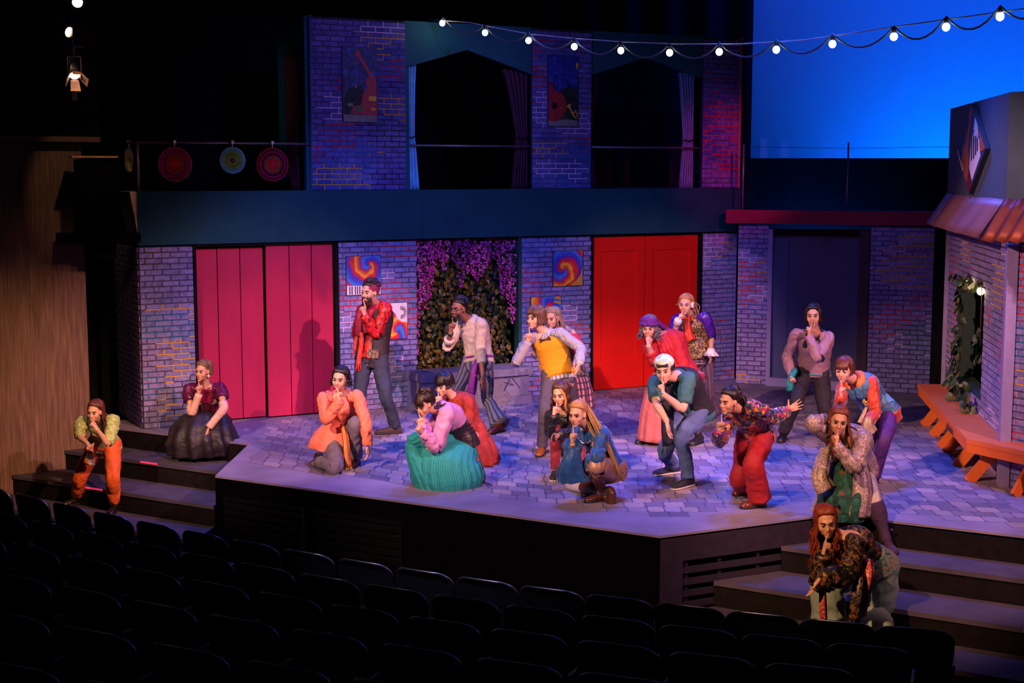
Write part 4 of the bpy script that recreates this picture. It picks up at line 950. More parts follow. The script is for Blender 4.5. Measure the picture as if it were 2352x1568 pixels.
def ringloft(mb, C, X, Y, ra, rb, n=20, wr=0, wf=14, seed=0, m=0, cap=True, a0=None, a1=None, pleat=0, pn=0, pfun=None, vlen=None, col=(1, 1, 1), square=0):
    """rings at C with axes X (width) and Y (depth)"""
    th_amp = .9; k = len(C); vs = []; uv = []; L = 0; closed = a0 is None; nn = n if closed else n + 1
    for i in range(k):
        if i: L += np.linalg.norm(C[i] - C[i - 1])
        for j in range(nn):
            th = 2 * math.pi * j / n if closed else a0 + (a1 - a0) * j / n
            g = 1.0
            if pn: g += (pleat * (pfun(i / (k - 1)) if pfun else i / (k - 1))) * math.sin(pn * th + 1.3 * math.sin(2 * th + seed) + .8 * math.sin(3 * i / k + seed))
            r_ = 0
            if wr:
                c_, s_ = math.cos(th), math.sin(th); w_ = L * wf + th_amp * math.sin(th + seed)
                r_ = wr * (1.5 * (.32 - abs(mn.noise(Vector((c_ * .9 + seed * 3.1, s_ * .9, w_))))) + .55 * mn.noise(Vector((c_ * 2.2 - seed, s_ * 2.2, w_ * 2.3))) + .5 * (.25 - abs(mn.noise(Vector((c_ * 1.6 + seed, s_ * 1.6 - 4, w_ * 1.7 + 9))))))
            cx, cy = math.cos(th), math.sin(th)
            if square: q = (abs(cx) ** square + abs(cy) ** square) ** (-1 / square); cx *= q; cy *= q
            vs.append(C[i] + X[i] * (cx * (ra[i] * g + r_)) + Y[i] * (cy * (rb[i] * g + r_))); uv.append((j / n, L))
    fs = []
    for i in range(k - 1):
        for j in range(n):
            j2 = (j + 1) % nn if closed else j + 1
            fs.append((i * nn + j, i * nn + j2, (i + 1) * nn + j2, (i + 1) * nn + j))
    if cap and closed: fs += [tuple(reversed(range(nn))), tuple(range((k - 1) * nn, k * nn))]
    mb.add(vs, fs, m, col, uv=uv, smooth=True); return mb
def frames(C, ref):
    X = []; Y = []
    for i in range(len(C)):
        t = unit(C[min(i + 1, len(C) - 1)] - C[max(i - 1, 0)]); x = unit(ref - t * (ref @ t)); X.append(x); Y.append(np.cross(t, x))
    return X, Y
def limb(mb, pts, tab, ref=V(1, .1, .05), n=14, k=16, **kw):
    """tube through pts; tab rows (t, r[, r2])"""
    C = catmull(pts, k); t = unit(pts[-1] - pts[0])
    if abs(ref @ t) > .9: ref = V(0, 1, .2)
    X, Y = frames(C, ref); ra = []; rb = []
    for i in range(k):
        v = interp(tab, i / (k - 1)); ra.append(v[0]); rb.append(v[-1])
    return ringloft(mb, C, X, Y, ra, rb, n=n, **kw)
SKIN = {}
def skin(name, col):
    if name not in SKIN:
        m = mat('skin_' + name, col, .5, var=.08, vs=20, bs=90, bstr=.05, spec=.4); p = m.node_tree.nodes['Principled BSDF']
        p.inputs['Subsurface Weight'].default_value = .0; SKIN[name] = m
    return SKIN[name]
LIPM = lambda c='#a83040': mat('lip_' + c[1:], c, .4, var=.05, bstr=0)
def eyemat(): return attmat('eye_surface', .15, 0, .6)
def hairmat(name, col, hi=.5):
    if 'hair_' + name in _mc: return _mc['hair_' + name]
    m, nt, p = newmat('hair_' + name); c = srgb(col); v = coords(nt, 'UV', (34, 3, 1)); n = noise(nt, v, 1.6, 3)
    r = ramp(nt, [(.3, tuple(k * .45 for k in c)), (.6, c), (.8, tuple(min(1, k * (1 + hi)) for k in c))]); nt.links.new(n.outputs[0], r.inputs[0])
    nt.links.new(r.outputs[0], p.inputs['Base Color']); p.inputs['Roughness'].default_value = .38; p.inputs['Specular IOR Level'].default_value = .45
    bump(nt, p, n.outputs[0], .6, .006); _mc['hair_' + name] = m; return m
FPROF = [(-.20, .125, .088), (-.08, .160, .108), (0, .172, .118), (.12, .160, .113), (.36, .122, .092), (.55, .132, .100), (.72, .148, .112), (.86, .150, .095), (.95, .118, .072), (1.02, .062, .055), (1.06, .050, .050)]
MPROF = [(-.20, .125, .090), (-.08, .155, .108), (0, .160, .112), (.12, .152, .108), (.36, .140, .102), (.55, .152, .110), (.74, .170, .122), (.88, .172, .105), (.96, .125, .078), (1.02, .066, .060), (1.06, .054, .054)]
PEOPLE = []
class Person:
    def __init__(s, label, D, pel, neck, shL, shR, head, yaw, pitch=5, roll=0, S=1.0, sex='f', fat=1.0, hipyaw=None, nk=-1, hd=-1, chest=None, tor=.50, base=None, bow=.03, hw_=.09, group=None):
        s.S = S; s.sex = sex; s.fat = fat; s.label = label
        s.pel = at(pel[0], pel[1], D); s.neck = solve(s.pel, neck[0], neck[1], tor * S, nk)
        cy = R(chest if chest is not None else yaw * .6); hy = R(hipyaw if hipyaw is not None else math.degrees(cy))
        lat = V(math.cos(cy), -math.sin(cy), 0); s.hl = V(math.cos(hy), -math.sin(hy), 0)
        sl = 1 if lat[1] > 0.0 else -1
        def sh(p, sgn):
            if p is None: return s.neck + lat * sgn * .17 * S - V(0, 0, .05 * S)
            return solve(s.neck - V(0, 0, .02), p[0], p[1], .178 * S, (sl if sgn > 0 else -sl))
        s.shL = sh(shL, 1); s.shR = sh(shR, -1); s.sl_ = unit(s.shL - s.shR)
        s.hipL = s.pel + s.hl * hw_ * S; s.hipR = s.pel - s.hl * hw_ * S
        s.up = unit(s.neck - s.pel); s.cf = unit(np.cross(s.sl_, s.up))
        s.bow = bow; H = solve(s.neck, head[0], head[1], .205 * S, hd); s.hc = H
        y, p, r = R(yaw), R(pitch), R(roll); ff = V(-math.sin(y) * math.cos(p), -math.cos(y) * math.cos(p), -math.sin(p)); l = V(math.cos(y), -math.sin(y), 0); u = np.cross(ff, l) * -1
        u = np.cross(l, ff) if np.cross(l, ff)[2] > 0 else np.cross(ff, l)
        l2 = l * math.cos(r) + u * math.sin(r); u2 = u * math.cos(r) - l * math.sin(r); s.hl_, s.hf, s.hu = l2, ff, u2
        s.base = V(*(base if base is not None else (s.pel[0], s.pel[1], 0)))
        s.root = empty('person', tuple(s.base), 0, label, 'person', group); s.arm = {}; s.leg = {}; s.hands = []; s.skinparts = MB()
        s.prof = [(t, a * S * fat, b * S * fat) for t, a, b in (FPROF if sex == 'f' else MPROF)]; PEOPLE.append(s)
    def h(s, a, b, c): return s.hc + (s.hl_ * a + s.hf * b + s.hu * c) * s.S      # head-local point: left, forward, up
    def spine(s, t):
        b = s.pel; n = s.neck; m = (b + n) / 2 - s.cf * s.bow * s.S * 2
        if t < 0: return b + unit(b - m) * (-t) * .5 * s.S * .98
        if t > 1: return n + unit(n - m) * (t - 1) * .5 * s.S
        return b * (1 - t) ** 2 + m * 2 * t * (1 - t) + n * t * t
    def frame(s, t):
        tg = unit(s.spine(t + .03) - s.spine(t - .03)); f = min(max(t, 0), 1); l = unit(s.hl * (1 - f) + s.sl_ * f); l = unit(l - tg * (l @ tg)); return l, np.cross(l, tg)
    def arml(s, side, el, wr, esg=-1, wsg=-1, hand='relax', hdir=None, pn=None, thumb=None):
        sh = s.shL if side == 'L' else s.shR; S = s.S
        E = solve(sh, el[0], el[1], .285 * S, esg); W = solve(E, wr[0], wr[1], .25 * S, wsg)
        hd = unit(W - E) if hdir is None else unit(hdir); s.arm[side] = [sh, E, W]
        s.hands.append((side, W, hd, pn, thumb, hand, None)); return s
    def shush(s, side, el, wr, esg=-1, wsg=-1, tip=None, fwd=.022, up=.018):
        S = s.S; sh = s.shL if side == 'L' else s.shR
        mouth = s.h(0, .098, -.055); T = mouth + s.hf * fwd * S + s.hu * up * S
        if tip: T = at(tip[0], tip[1], T[1])
        W = solve(T, wr[0], wr[1], .165 * S, wsg); d = np.linalg.norm(W - sh); l1, l2 = .285 * S, .25 * S
        if d > l1 + l2: k = d / (l1 + l2) * 1.01; l1 *= k; l2 *= k
        E = ik(sh, W, l1, l2, el[0], el[1], esg); s.arm[side] = [sh, E, W]; hd = unit(T - W)
        th = -s.hf; th = unit(th - hd * (th @ hd)); s.hands.append((side, W, hd, None, th, 'shush', T)); return s
    def legl(s, side, kn, foot, z=0, toe=0, sg=-1, kneel=False, plant=True, fl=1.0):
        """foot: pixel of the heel/ankle on the floor; toe: degrees, 0 towards the camera, + image left"""
        S = s.S; hp = s.hipL if side == 'L' else s.hipR; t = R(toe); td = V(-math.sin(t), -math.cos(t), 0)
        if kneel:
            K = gp(kn[0], kn[1], z + .065); A = gp(foot[0], foot[1], z + .06); s.leg[side] = [hp, K, A]; td = unit((A - K) * V(1, 1, 0)); s.leg[side + 't'] = (td, z, True); return s
        g = gp(foot[0], foot[1], z); A = g + V(0, 0, .085 * S); l1, l2 = .43 * S, .42 * S; d = np.linalg.norm(A - hp)
        if d > l1 + l2: k = d / (l1 + l2) * 1.005; l1 *= k; l2 *= k
        K = ik(hp, A, l1, l2, kn[0], kn[1], sg); s.leg[side] = [hp, K, A]; s.leg[side + 't'] = (td, z, False); return s
    # ---------------- body
    def hand(s, mb, side, W, hd, pn, th, pose, tip):
        S = s.S * (.96 if pose == 'shush' else .94); hd = unit(hd)
        if th is None:
            th = s.cf + V(0, 0, .3) if pn is None else np.cross(pn, hd) * (1 if side == 'L' else -1)
        th = unit(th - hd * (th @ hd)); pn_ = np.cross(hd, th) * (1 if side == 'L' else -1)
        # right hand: fingers up, thumb to the face -> palm to the person's left
        pn = unit(-pn_) if pose == 'shush' and False else unit(pn_)
        if pose == 'shush':
            want = s.hl_ if side == 'R' else -s.hl_
            if pn @ want < 0: pn = -pn
        K = [W + (hd * .088 + th * o) * S for o in (.030, .010, -.011, -.030)]; K[3] = K[3] - hd * .008 * S
        def cone(p, q, r0, r1): mb.tube([p, p + (q - p) * .5, q], [r0, (r0 + r1) / 2, r1], 8); mb.ell(q, (r1, r1, r1), 8, 6)
        for k in K: cone(W + (k - W) * .05, k, .017 * S, .0135 * S)
        mb.ell(W + hd * .05 * S + th * .012 * S + pn * .006 * S, (.026 * S, .020 * S, .032 * S), 10, 8, axes=[th, pn, hd])
        Ls = (.074, .082, .076, .060)
        curls = dict(shush=[(0, 4, 4), (82, 95, 60), (86, 98, 60), (88, 98, 60)], relax=[(14, 22, 14), (20, 26, 18), (24, 30, 20), (28, 30, 22)], spread=[(2, 6, 4)] * 4, fist=[(80, 95, 60)] * 4, down=[(10, 14, 8)] * 4)[pose]
        spr = (10, 2, -6, -14) if pose == 'spread' else (3, 0, -3, -7)
        for i in range(4):
            d = unit(hd * math.cos(R(spr[i])) + th * math.sin(R(spr[i]))); p = K[i]; ang = 0
            if pose == 'shush' and i == 0 and tip is not None: d = unit(tip - p)
            for j, f in enumerate((.45, .31, .26)):
                ang += curls[i][j]; dd = d * math.cos(R(ang)) + pn * math.sin(R(ang)); q = p + dd * Ls[i] * f * S * 1.08
                cone(p, q, (.0100 - .0009 * j) * S, (.0092 - .0009 * j) * S); p = q
        t0 = W + (hd * .028 + th * .026) * S
        if pose in ('shush', 'fist'): t1 = t0 + (hd * .035 + th * .012 + pn * .022) * S; t2 = t1 + (hd * .026 - th * .010 + pn * .020) * S
        elif pose == 'spread': t1 = t0 + (hd * .022 + th * .036) * S; t2 = t1 + (hd * .018 + th * .030) * S
        else: t1 = t0 + (hd * .034 + th * .018 + pn * .010) * S; t2 = t1 + (hd * .030 + th * .004 + pn * .008) * S
        cone(W + (hd * .01 + th * .01) * S, t0, .016 * S, .014 * S); cone(t0, t1, .0135 * S, .0115 * S); cone(t1, t2, .0112 * S, .0092 * S)
    def body(s, sk, jaw=1.0, foot=False, lip='#a03a48', brow='#3a241c', eye=(.10, .06, .04), shadow=None, beard=None, nose=1.0, smile=0):
        mb = MB(); S = s.S; T = list(np.linspace(-.2, 1.04, 16)); C = [s.spine(t) for t in T]; X = []; Y = []
        for t in T: x, y = s.frame(t); X.append(x); Y.append(y)
        pr = [interp(s.prof, t) for t in T]; ringloft(mb, C, X, Y, [p[0] * .92 for p in pr], [p[1] * .90 for p in pr], n=20)
        if s.sex == 'f':
            l, f = s.frame(.70); c = s.spine(.70)
            for sg in (-1, 1): mb.ell(c + l * sg * .066 * S * s.fat + f * .085 * S * s.fat, (.058 * S, .048 * S, .056 * S), 12, 8, axes=[l, f, s.up])
        fa = .5 + .5 * s.fat
        for sd in 'LR':
            sh = s.shL if sd == 'L' else s.shR; mb.ell(sh, (.044 * S * fa,) * 3, 12, 8); mb.tube([s.spine(.94), sh], [.050 * S, .040 * S], 12)
            if sd in s.arm:
                a, e, w_ = s.arm[sd]; k = fa * (1.0 if s.sex == 'f' else 1.12)
                limb(mb, [a, a + (e - a) * .5, e, e + (w_ - e) * .45, w_], [(0, .043 * S * k), (.25, .040 * S * k), (.48, .0325 * S * k), (.62, .035 * S * k), (1, .0235 * S * k, .0195 * S * k)])
                mb.ell(e, (.032 * S * k,) * 3, 10, 6)
            if sd in s.leg:
                h_, k_, a_ = s.leg[sd]; td, z, kn = s.leg[sd + 't']
                limb(mb, [h_, h_ + (k_ - h_) * .5, k_, k_ + (a_ - k_) * .4, a_], [(0, .074 * S * fa), (.25, .064 * S * fa), (.5, .047 * S), (.7, .046 * S), (1, .033 * S)])
                mb.ell(k_, (.046 * S,) * 3, 10, 6); mb.ell(h_, (.074 * S * fa,) * 3, 10, 6)
                if foot:
                    b0 = a_ - V(0, 0, .03 * S) - td * .04 * S; mb.tube([b0, a_ + td * .05 * S - V(0, 0, .045 * S), a_ + td * .16 * S - V(0, 0, .06 * S)], [.032 * S, .034 * S, .022 * S], 10)
        for hnd in s.hands: s.hand(mb, *hnd)
        # neck and head
        nb = s.spine(.97); mb.tube([nb, (nb + s.h(0, -.02, -.07)) / 2, s.h(0, -.012, -.05)], [.060 * S, .052 * S, .054 * S], 14)
        ax = [s.hl_, s.hf, s.hu]
        def E(a, b, c, r, n=14, k=10): mb.ell(s.h(a, b, c), tuple(q * S for q in r), n, k, axes=ax)
        E(0, -.012, .030, (.073, .093, .085), 18, 12); E(0, .029, -.012, (.066, .061, .085), 16, 12); E(0, .034, -.058, (.053 * jaw, .050, .046)); E(0, .072, -.090, (.026 * jaw, .020, .020))
        for sg in (-1, 1):
            E(sg * .037, .055, -.026, (.027, .027, .034), 10, 8); E(sg * .076, -.004, -.008, (.010, .021, .031), 10, 8); E(sg * .011, .093, -.031, (.0085, .010, .0075), 8, 6)
        mb.tube([s.h(-.040, .070, .028), s.h(0, .082, .026), s.h(.040, .070, .028)], [.014 * S, .017 * S, .014 * S], 8)
        mb.tube([s.h(0, .086, .014), s.h(0, .096 * (nose * .5 + .5), -.010), s.h(0, .1045 * nose, -.027)], [.0095 * S, .0105 * S, .0120 * S], 8); mb.ell(s.h(0, .1035 * nose, -.027), (.0120 * S,) * 3, 8, 6)
        E(0, .086, -.060, (.027, .017, .019), 10, 8)
        o = obj('body', mb, sk, s.root, off=s.base); o['_p'] = len(PEOPLE) - 1
        r = o.modifiers.new('r', 'REMESH'); r.mode = 'VOXEL'; r.voxel_size = .0058; r.use_smooth_shade = True
        q = o.modifiers.new('s', 'SMOOTH'); q.iterations = 3; q.factor = .5
        q = o.modifiers.new('d', 'DECIMATE'); q.ratio = .42
        s.bodyo = o
        # eyes, brows, lips
        for sg in (-1, 1):
            q = MB(); q.ell((0, 0, 0), (.0132 * S, .0080 * S, .0066 * S), 14, 10, col=(.75, .72, .70), axes=ax)
            q.ell(s.hf * .0062 * S + s.hl_ * (-.0) * S, (.0064 * S, .0030 * S, .0062 * S), 12, 8, col=eye, axes=ax); q.ell(s.hf * .0088 * S, (.0036 * S, .0018 * S, .0038 * S), 8, 6, col=(.005, .005, .005), axes=ax)
            up = [s.hl_ * (x * S) + s.hf * ((.0105 - 22 * x * x) * S) + s.hu * ((.0072 - 22 * x * x) * S) for x in (-.016, -.009, 0, .009, .0165)]
            q.tube(up, [.0015 * S, .0026 * S, .0030 * S, .0026 * S, .0014 * S], 6, col=(.015, .01, .01))
            lo = [s.hl_ * (x * S) + s.hf * ((.0100 - 22 * x * x) * S) - s.hu * ((.0068 - 20 * x * x) * S) for x in (-.014, 0, .014)]
            q.tube(lo, .0013 * S, 5, col=(.10, .05, .04))
            c = s.h(sg * .0315, .0775, .002); e = obj('eye', q, eyemat(), s.root); e.location = tuple(c - s.base)
            q = MB(); q.tube([s.h(sg * x, y, z) for x, y, z in ((.014, .0945, .0235), (.028, .0915, .0285), (.042, .0805, .0275), (.052, .069, .021))], [.0030 * S, .0042 * S, .0036 * S, .0016 * S], 6); obj('eyebrow', q, mat('brow_' + brow[1:], brow, .8, bstr=0), s.root, off=s.base)
            if shadow: q = MB(); q.ell(s.h(sg * .034, .0785, .0145), (.017 * S, .0075 * S, .0075 * S), 10, 6, axes=ax); obj('eye_makeup', q, mat('makeup_' + shadow[1:], shadow, .4, bstr=0), s.root, off=s.base)
        q = MB(); sm = smile
        q.tube([s.h(-.024 - .006 * sm, .086, -.0535 + .008 * sm), s.h(-.010, .1000, -.0515), s.h(0, .1015, -.0535), s.h(.010, .1000, -.0515), s.h(.024 + .006 * sm, .086, -.0535 + .008 * sm)], [.0012 * S, .0050 * S, .0046 * S, .0050 * S, .0012 * S], 8)
        q.tube([s.h(-.021 - .006 * sm, .087, -.0585 + .006 * sm), s.h(0, .1005, -.0645 - .003 * sm), s.h(.021 + .006 * sm, .087, -.0585 + .006 * sm)], [.0012 * S, .0066 * S, .0012 * S], 8)
        obj('lips', q, LIPM(lip), s.root, off=s.base)
        if sm > .3:
            q = MB(); q.ell(s.h(0, .0965, -.0575), (.019 * S, .004 * S, .0045 * S), 10, 6, axes=ax); obj('teeth', q, mat('teeth_white', '#e8e0d8', .3, bstr=0), s.root, off=s.base)
        if beard:
            q = MB(); rb = random.Random(len(PEOPLE)); 
            for i in range(150):
                a = rb.uniform(-1.25, 1.25); zz = rb.uniform(-.115, -.035 if abs(a) > .55 else -.074); p = s.h(math.sin(a) * .058, .030 + math.cos(a) * .056, zz); d = s.hf * math.cos(a) * .4 + s.hl_ * math.sin(a) * .4 - s.hu
                q.tube([p, p + d * .014 * S, p + d * .026 * S - s.hu * .004], [.0075 * S, .0065 * S, .002 * S], 5)
            q.tube([s.h(-.030, .085, -.052), s.h(-.012, .1015, -.043), s.h(.012, .1015, -.043), s.h(.030, .085, -.052)], [.004 * S, .0058 * S, .0058 * S, .004 * S], 6)
            obj('beard', q, beard, s.root, off=s.base)
        return s
    def part(s, name, mb, m, **kw):
        o = obj(name, mb, m, s.root, off=s.base, **kw); return o
    # ---------------- clothes
    def torso(s, name, m, t0, t1, inf=.014, prof=None, wr=.006, wf=9, flare=0, n=40, k=34, open_=None, neck=True, thick=.004, pleat=0, pn=0, lab=None, mb=None, flat=0, drop=None, ffun=None):
        T = list(np.linspace(t0, t1, k)); C = [s.spine(t) for t in T]; X = []; Y = []
        if drop is not None:                       # below the waist the cloth hangs towards the ground
            for i, t in enumerate(T):
                if t < drop: C[i] = s.spine(drop) + V(0, 0, -1) * (drop - t) * .5 * s.S
        for t in T: x, y = s.frame(max(t, -.02 if drop is None else drop)); X.append(x); Y.append(y)
        if drop is not None:
            for i, t in enumerate(T):
                if t < drop: f = min(1, (drop - t) * 3); l = unit(X[i] * V(1, 1, 1 - f)); X[i] = l; Y[i] = unit(Y[i] * V(1, 1, 1 - f))
        ra = []; rb = []
        for t in T:
            a, b = interp(s.prof, t); g = max(0, -t + .1) * flare if ffun is None else ffun(t); inf_ = inf * (1 if t < .93 else max(.6, 1 - (t - .93) * 5))
            bust = .02 * s.S * math.exp(-((t - .70) / .13) ** 2) if s.sex == 'f' else 0
            ra.append(a + inf_ + g); rb.append(b + inf_ + g * .9 + bust * .6)
        q = mb or MB()
        kw = {}
        if open_: kw = dict(a0=math.pi / 2 + open_, a1=math.pi / 2 + 2 * math.pi - open_)
        ringloft(q, C, X, Y, ra, rb, n=n, wr=wr * s.S, wf=wf, seed=len(PEOPLE) + t0, pleat=pleat, pn=pn, cap=not open_, pfun=(lambda f: 1 - f), **kw)
        if mb is not None: return q
        o = s.part(name, q, m)
        if open_: so = o.modifiers.new('t', 'SOLIDIFY'); so.thickness = .009; so.offset = 1
        return o
    def shirt(s, name, m, t0=-.12, t1=1.03, inf=.015, sleeves=(1, 1), sr=None, wr=.009, flare=.12, **kw):
        q = MB(); s.torso(name, m, t0, t1, inf, wr=wr, flare=flare, mb=q, **kw); S = s.S
        for sd, fr in zip('LR', sleeves):
            if sd in s.arm and fr > 0: s.sleeve(q, sd, fr, sr or [(0, .070), (.3, .062), (.5, .055), (.8, .048), (1, .036)], wr=wr)
        return s.part(name, q, m)
    def sleeve(s, q, sd, fr, sr, wr=.009, t0=None, m=0):
        a, e, w_ = s.arm[sd]; S = s.S; c0 = s.spine(.90); inn = a + (c0 - a) * .42
        pts = [inn, a + V(0, 0, .004), a + (e - a) * .5, e, e + (w_ - e) * .5, w_ + (w_ - e) * .02]; P = catmull(pts, 60); P = P[:max(8, int(60 * (.2 + .8 * fr)))] if fr < 1 else P
        kk = 44 if fr > .6 else 24; idx = np.linspace(0, len(P) - 1, kk).astype(int); C = [P[i] for i in idx]; X, Y = frames(C, V(.9, .3, .25)); fa = (.72 + .28 * s.fat) * (1 if s.sex == 'f' else 1.05)
        ra = []
        for i in idx:
            t = i / 59
            if t < .17: r = .082 + (min(sr[0][1], .085) - .082) * t / .17
            else: r = interp(sr, (t - .17) / .83)[0]
            ra.append((.012 + r * .60) * S * fa)
        return ringloft(q, C, X, Y, ra, ra, n=26, wr=wr * S * 1.5, wf=16, seed=len(PEOPLE) * 1.7 + (3 if sd == 'L' else 7), m=m)
    def cuff(s, name, m, sd, f=1.0, r=.036, w_=.03):
        a, e, wv = s.arm[sd]; p = e + (wv - e) * f; d = unit(wv - e); q = MB(); r *= s.S; q.tube([p - d * w_ / 2, p - d * w_ * .4, p + d * w_ * .4, p + d * w_ / 2], [r * .9, r, r, r * .9], 14); return s.part(name, q, m)
    def pants(s, name, m, tab, top=.14, wr=.008, inf=.012, wf=8, fr=1.0, n=26, k=44, **kw):
        q = MB(); S = s.S; s.torso(name, m, -.17, top, inf, wr=.003, mb=q, n=26, k=10)
        for sd in 'LR':
            if sd not in s.leg: continue
            h_, k_, a_ = s.leg[sd]; hh = h_ + (s.pel - h_) * .12 + s.up * .06 * S
            pts = [hh, h_ + (k_ - h_) * .45, k_, k_ + (a_ - k_) * .5, k_ + (a_ - k_) * fr]
            ref = s.hl if abs(unit(a_ - h_) @ s.hl) < .9 else s.cf
            fa = .4 + .6 * s.fat
            C = catmull(pts, k); X, Y = frames(C, ref); ra = [interp(tab, i / (k - 1))[0] * S * fa for i in range(k)]
            ringloft(q, C, X, Y, ra, [r * .98 for r in ra], n=n, wr=wr * S * 1.5, wf=wf, seed=len(PEOPLE) * 2.3 + (1 if sd == 'L' else 5), **kw)
        return s.part(name, q, m)
    def shoe(s, sd, m, sole=None, style='shoe', L=.25, shaft=0, shm=None, sr=(.052, .060), heel=0):
        h_, k_, a_ = s.leg[sd]; td, z, kn = s.leg[sd + 't']; S = s.S; sd_ = V(-td[1], td[0], 0); up = V(0, 0, 1)
        if kn: fwd, u = unit(td * .25 - up), td                       # kneeling: toes down, sole facing back
        else: fwd, u = td, up
        b = (a_ - up * .085 * S) if not kn else a_ - td * .02 * S + up * .0
        prof = [(-.065, .022, .050), (-.055, .030, .075), (-.02, .036, .088), (.03, .037, .078), (.08, .041, .060), (.13, .045, .050), (.165, .041, .042), (.19, .028, .032), (.198, .012, .018)]
        q = MB(); C = []; ra = []; rb = []
        for x, w_, h2 in prof: C.append(b + fwd * x * S * L / .25 + u * (h2 * .5 + .010) * S); ra.append(w_ * S); rb.append(h2 * .5 * S + .004)
        if kn: C = [c + up * .03 for c in C]
        ringloft(q, C, [sd_] * len(C), [u] * len(C), ra, rb, n=16, square=2.6)
        o = s.part('boot' if shaft else 'shoe', q, m)
        if sole is not None:
            q = MB(); C2 = [c - u * (r_ + 0.001) + u * .008 * S for c, r_ in zip(C, rb)]; ringloft(q, C2, [sd_] * len(C), [u] * len(C), [r_ + .004 for r_ in ra], [.012 * S] * len(C), n=14, square=3); q2 = obj('sole', q, sole, o, off=s.base)
            lc = MB()
            for x in (.05, .075, .10): lc.bar(b + fwd * x * S + u * (.085 - x * .33) * S - sd_ * .02, b + fwd * x * S + u * (.085 - x * .33) * S + sd_ * .02, .008, .006, up=tuple(u))
            obj('laces', lc, mat('lace_pale', '#b8a898', .7) if style == 'sneaker' else mat('lace_dark', '#2a1a14', .7), o, off=s.base)
        if shaft:
            q = MB(); top = a_ + (k_ - a_) * shaft; limb(q, [a_ - up * .02, a_ + (k_ - a_) * shaft * .5, top], [(0, .048 * S), (.3, .046 * S), (.7, sr[1] * S), (1, sr[1] * S)], n=16, k=12, wr=.004, wf=20, seed=1); obj('boot_shaft', q, shm or m, o, off=s.base)
        return o
    def collar(s, name, m, r=.062, h=.045, flare=.022, open_=.5, t=.985, tall=None):
        q = MB(); c = s.spine(t); l, f = s.frame(.97); u = np.cross(f, l); u = u if u @ s.up > 0 else -u; S = s.S
        rows = [(0, r * 1.25), (h * .9, r * .95), (h * 1.0, r * .98), (h * .62, r * 1.12 + flare), (h * .15, r * 1.2 + flare * 1.5)] if not tall else [(0, r * 1.2), (h * .4, r), (h, r * 1.02), (h * 1.02, r * 1.1), (h * .4, r * 1.15)]
        n = 24; vs = []
        for dz, rr in rows:
            for j in range(n + 1):
                th = math.pi / 2 + open_ + (2 * math.pi - 2 * open_) * j / n; e = abs(j / n - .5) * 2; vs.append(c + l * math.cos(th) * rr * S + f * (math.sin(th) * rr * .95 + .012) * S + u * (dz - .02 * e - (.035 * e ** 3 if rr > r * 1.15 and not tall else 0)) * S)
        q.add(vs, [(i * (n + 1) + j, i * (n + 1) + j + 1, (i + 1) * (n + 1) + j + 1, (i + 1) * (n + 1) + j) for i in range(len(rows) - 1) for j in range(n)], smooth=True)
        o = s.part(name, q, m); so = o.modifiers.new('t', 'SOLIDIFY'); so.thickness = .004; return o
    def sash(s, name, m, t=.14, w_=.05, inf=.022, wr=.003):
        q = MB(); T = [t - w_ / s.S, t - w_ * .6 / s.S, t, t + w_ * .6 / s.S, t + w_ / s.S]; C = [s.spine(x) for x in T]; X = []; Y = []
        for x in T: a, b = s.frame(x); X.append(a); Y.append(b)
        pr = [interp(s.prof, x) for x in T]; inn = [inf * .6, inf, inf * 1.12, inf, inf * .6]; ringloft(q, C, X, Y, [p[0] + i for p, i in zip(pr, inn)], [p[1] + i for p, i in zip(pr, inn)], n=28, wr=wr, wf=60, seed=t); return s.part(name, q, m)
    def hatcap(s, name, m, c=(0, -.020, .042), r=(.086, .106, .090), wr=.004, cut=None, lift=0):
        q = MB(); q.ell(s.h(*c), tuple(k * s.S for k in r), 24, 16, axes=[s.hl_, s.hf, s.hu])
        vs = []
        for p in q.v:
            p = np.array(p); d = unit(p - s.h(*c)); vs.append(tuple(p + d * wr * mn.noise(Vector(tuple(p * 22)))))
        q.v = vs; return s.part(name, q, m)
    # ---------------- hair
    def hair(s, m, style='long', L=.30, n=70, az=(62, 298), bangs=0, vol=1.0, sway=(0, 0, 0), bun=None, tail=None, curl=0, cap=(0, -.0320, .043), capr=(.081, .100, .092), seed=0, front=0, sideburn=True, th=.011, parts=None):
        q = MB(); S = s.S; rd = random.Random(seed + 77); ax = [s.hl_, s.hf, s.hu]; cr = [k * S * vol for k in capr]
        q.ell(s.h(*cap), cr, 26, 18, axes=ax)
        q.uv = [[(k % 26 / 26., .3) for k in f] for f in q.f]
        def scalp(a, e, k=1.0): a, e = R(a), R(e); return s.h(*cap) + s.hl_ * math.sin(a) * math.cos(e) * cr[0] * k + s.hf * math.cos(a) * math.cos(e) * cr[1] * k + s.hu * math.sin(e) * cr[2] * k
        def strand(P, r0, r1, nn=5):
            P = catmull(P, 9 if len(P) < 8 else 14); kk = len(P); b = len(q.v); rr = [r0 + (r1 - r0) * (i / (kk - 1)) ** 1.5 for i in range(kk)]; rr[0] *= .6
            q.tube(P, rr, nn); u0 = rd.random()
            for i in range(len(q.uv) - ((kk - 1) * nn + 2), len(q.uv)): q.uv[i] = [(u0 + .03 * (k % nn), (k - b) // nn * .2) for k in q.f[i]]
        dn = V(0, 0, -1); sw = V(*sway)
        back = -s.cf
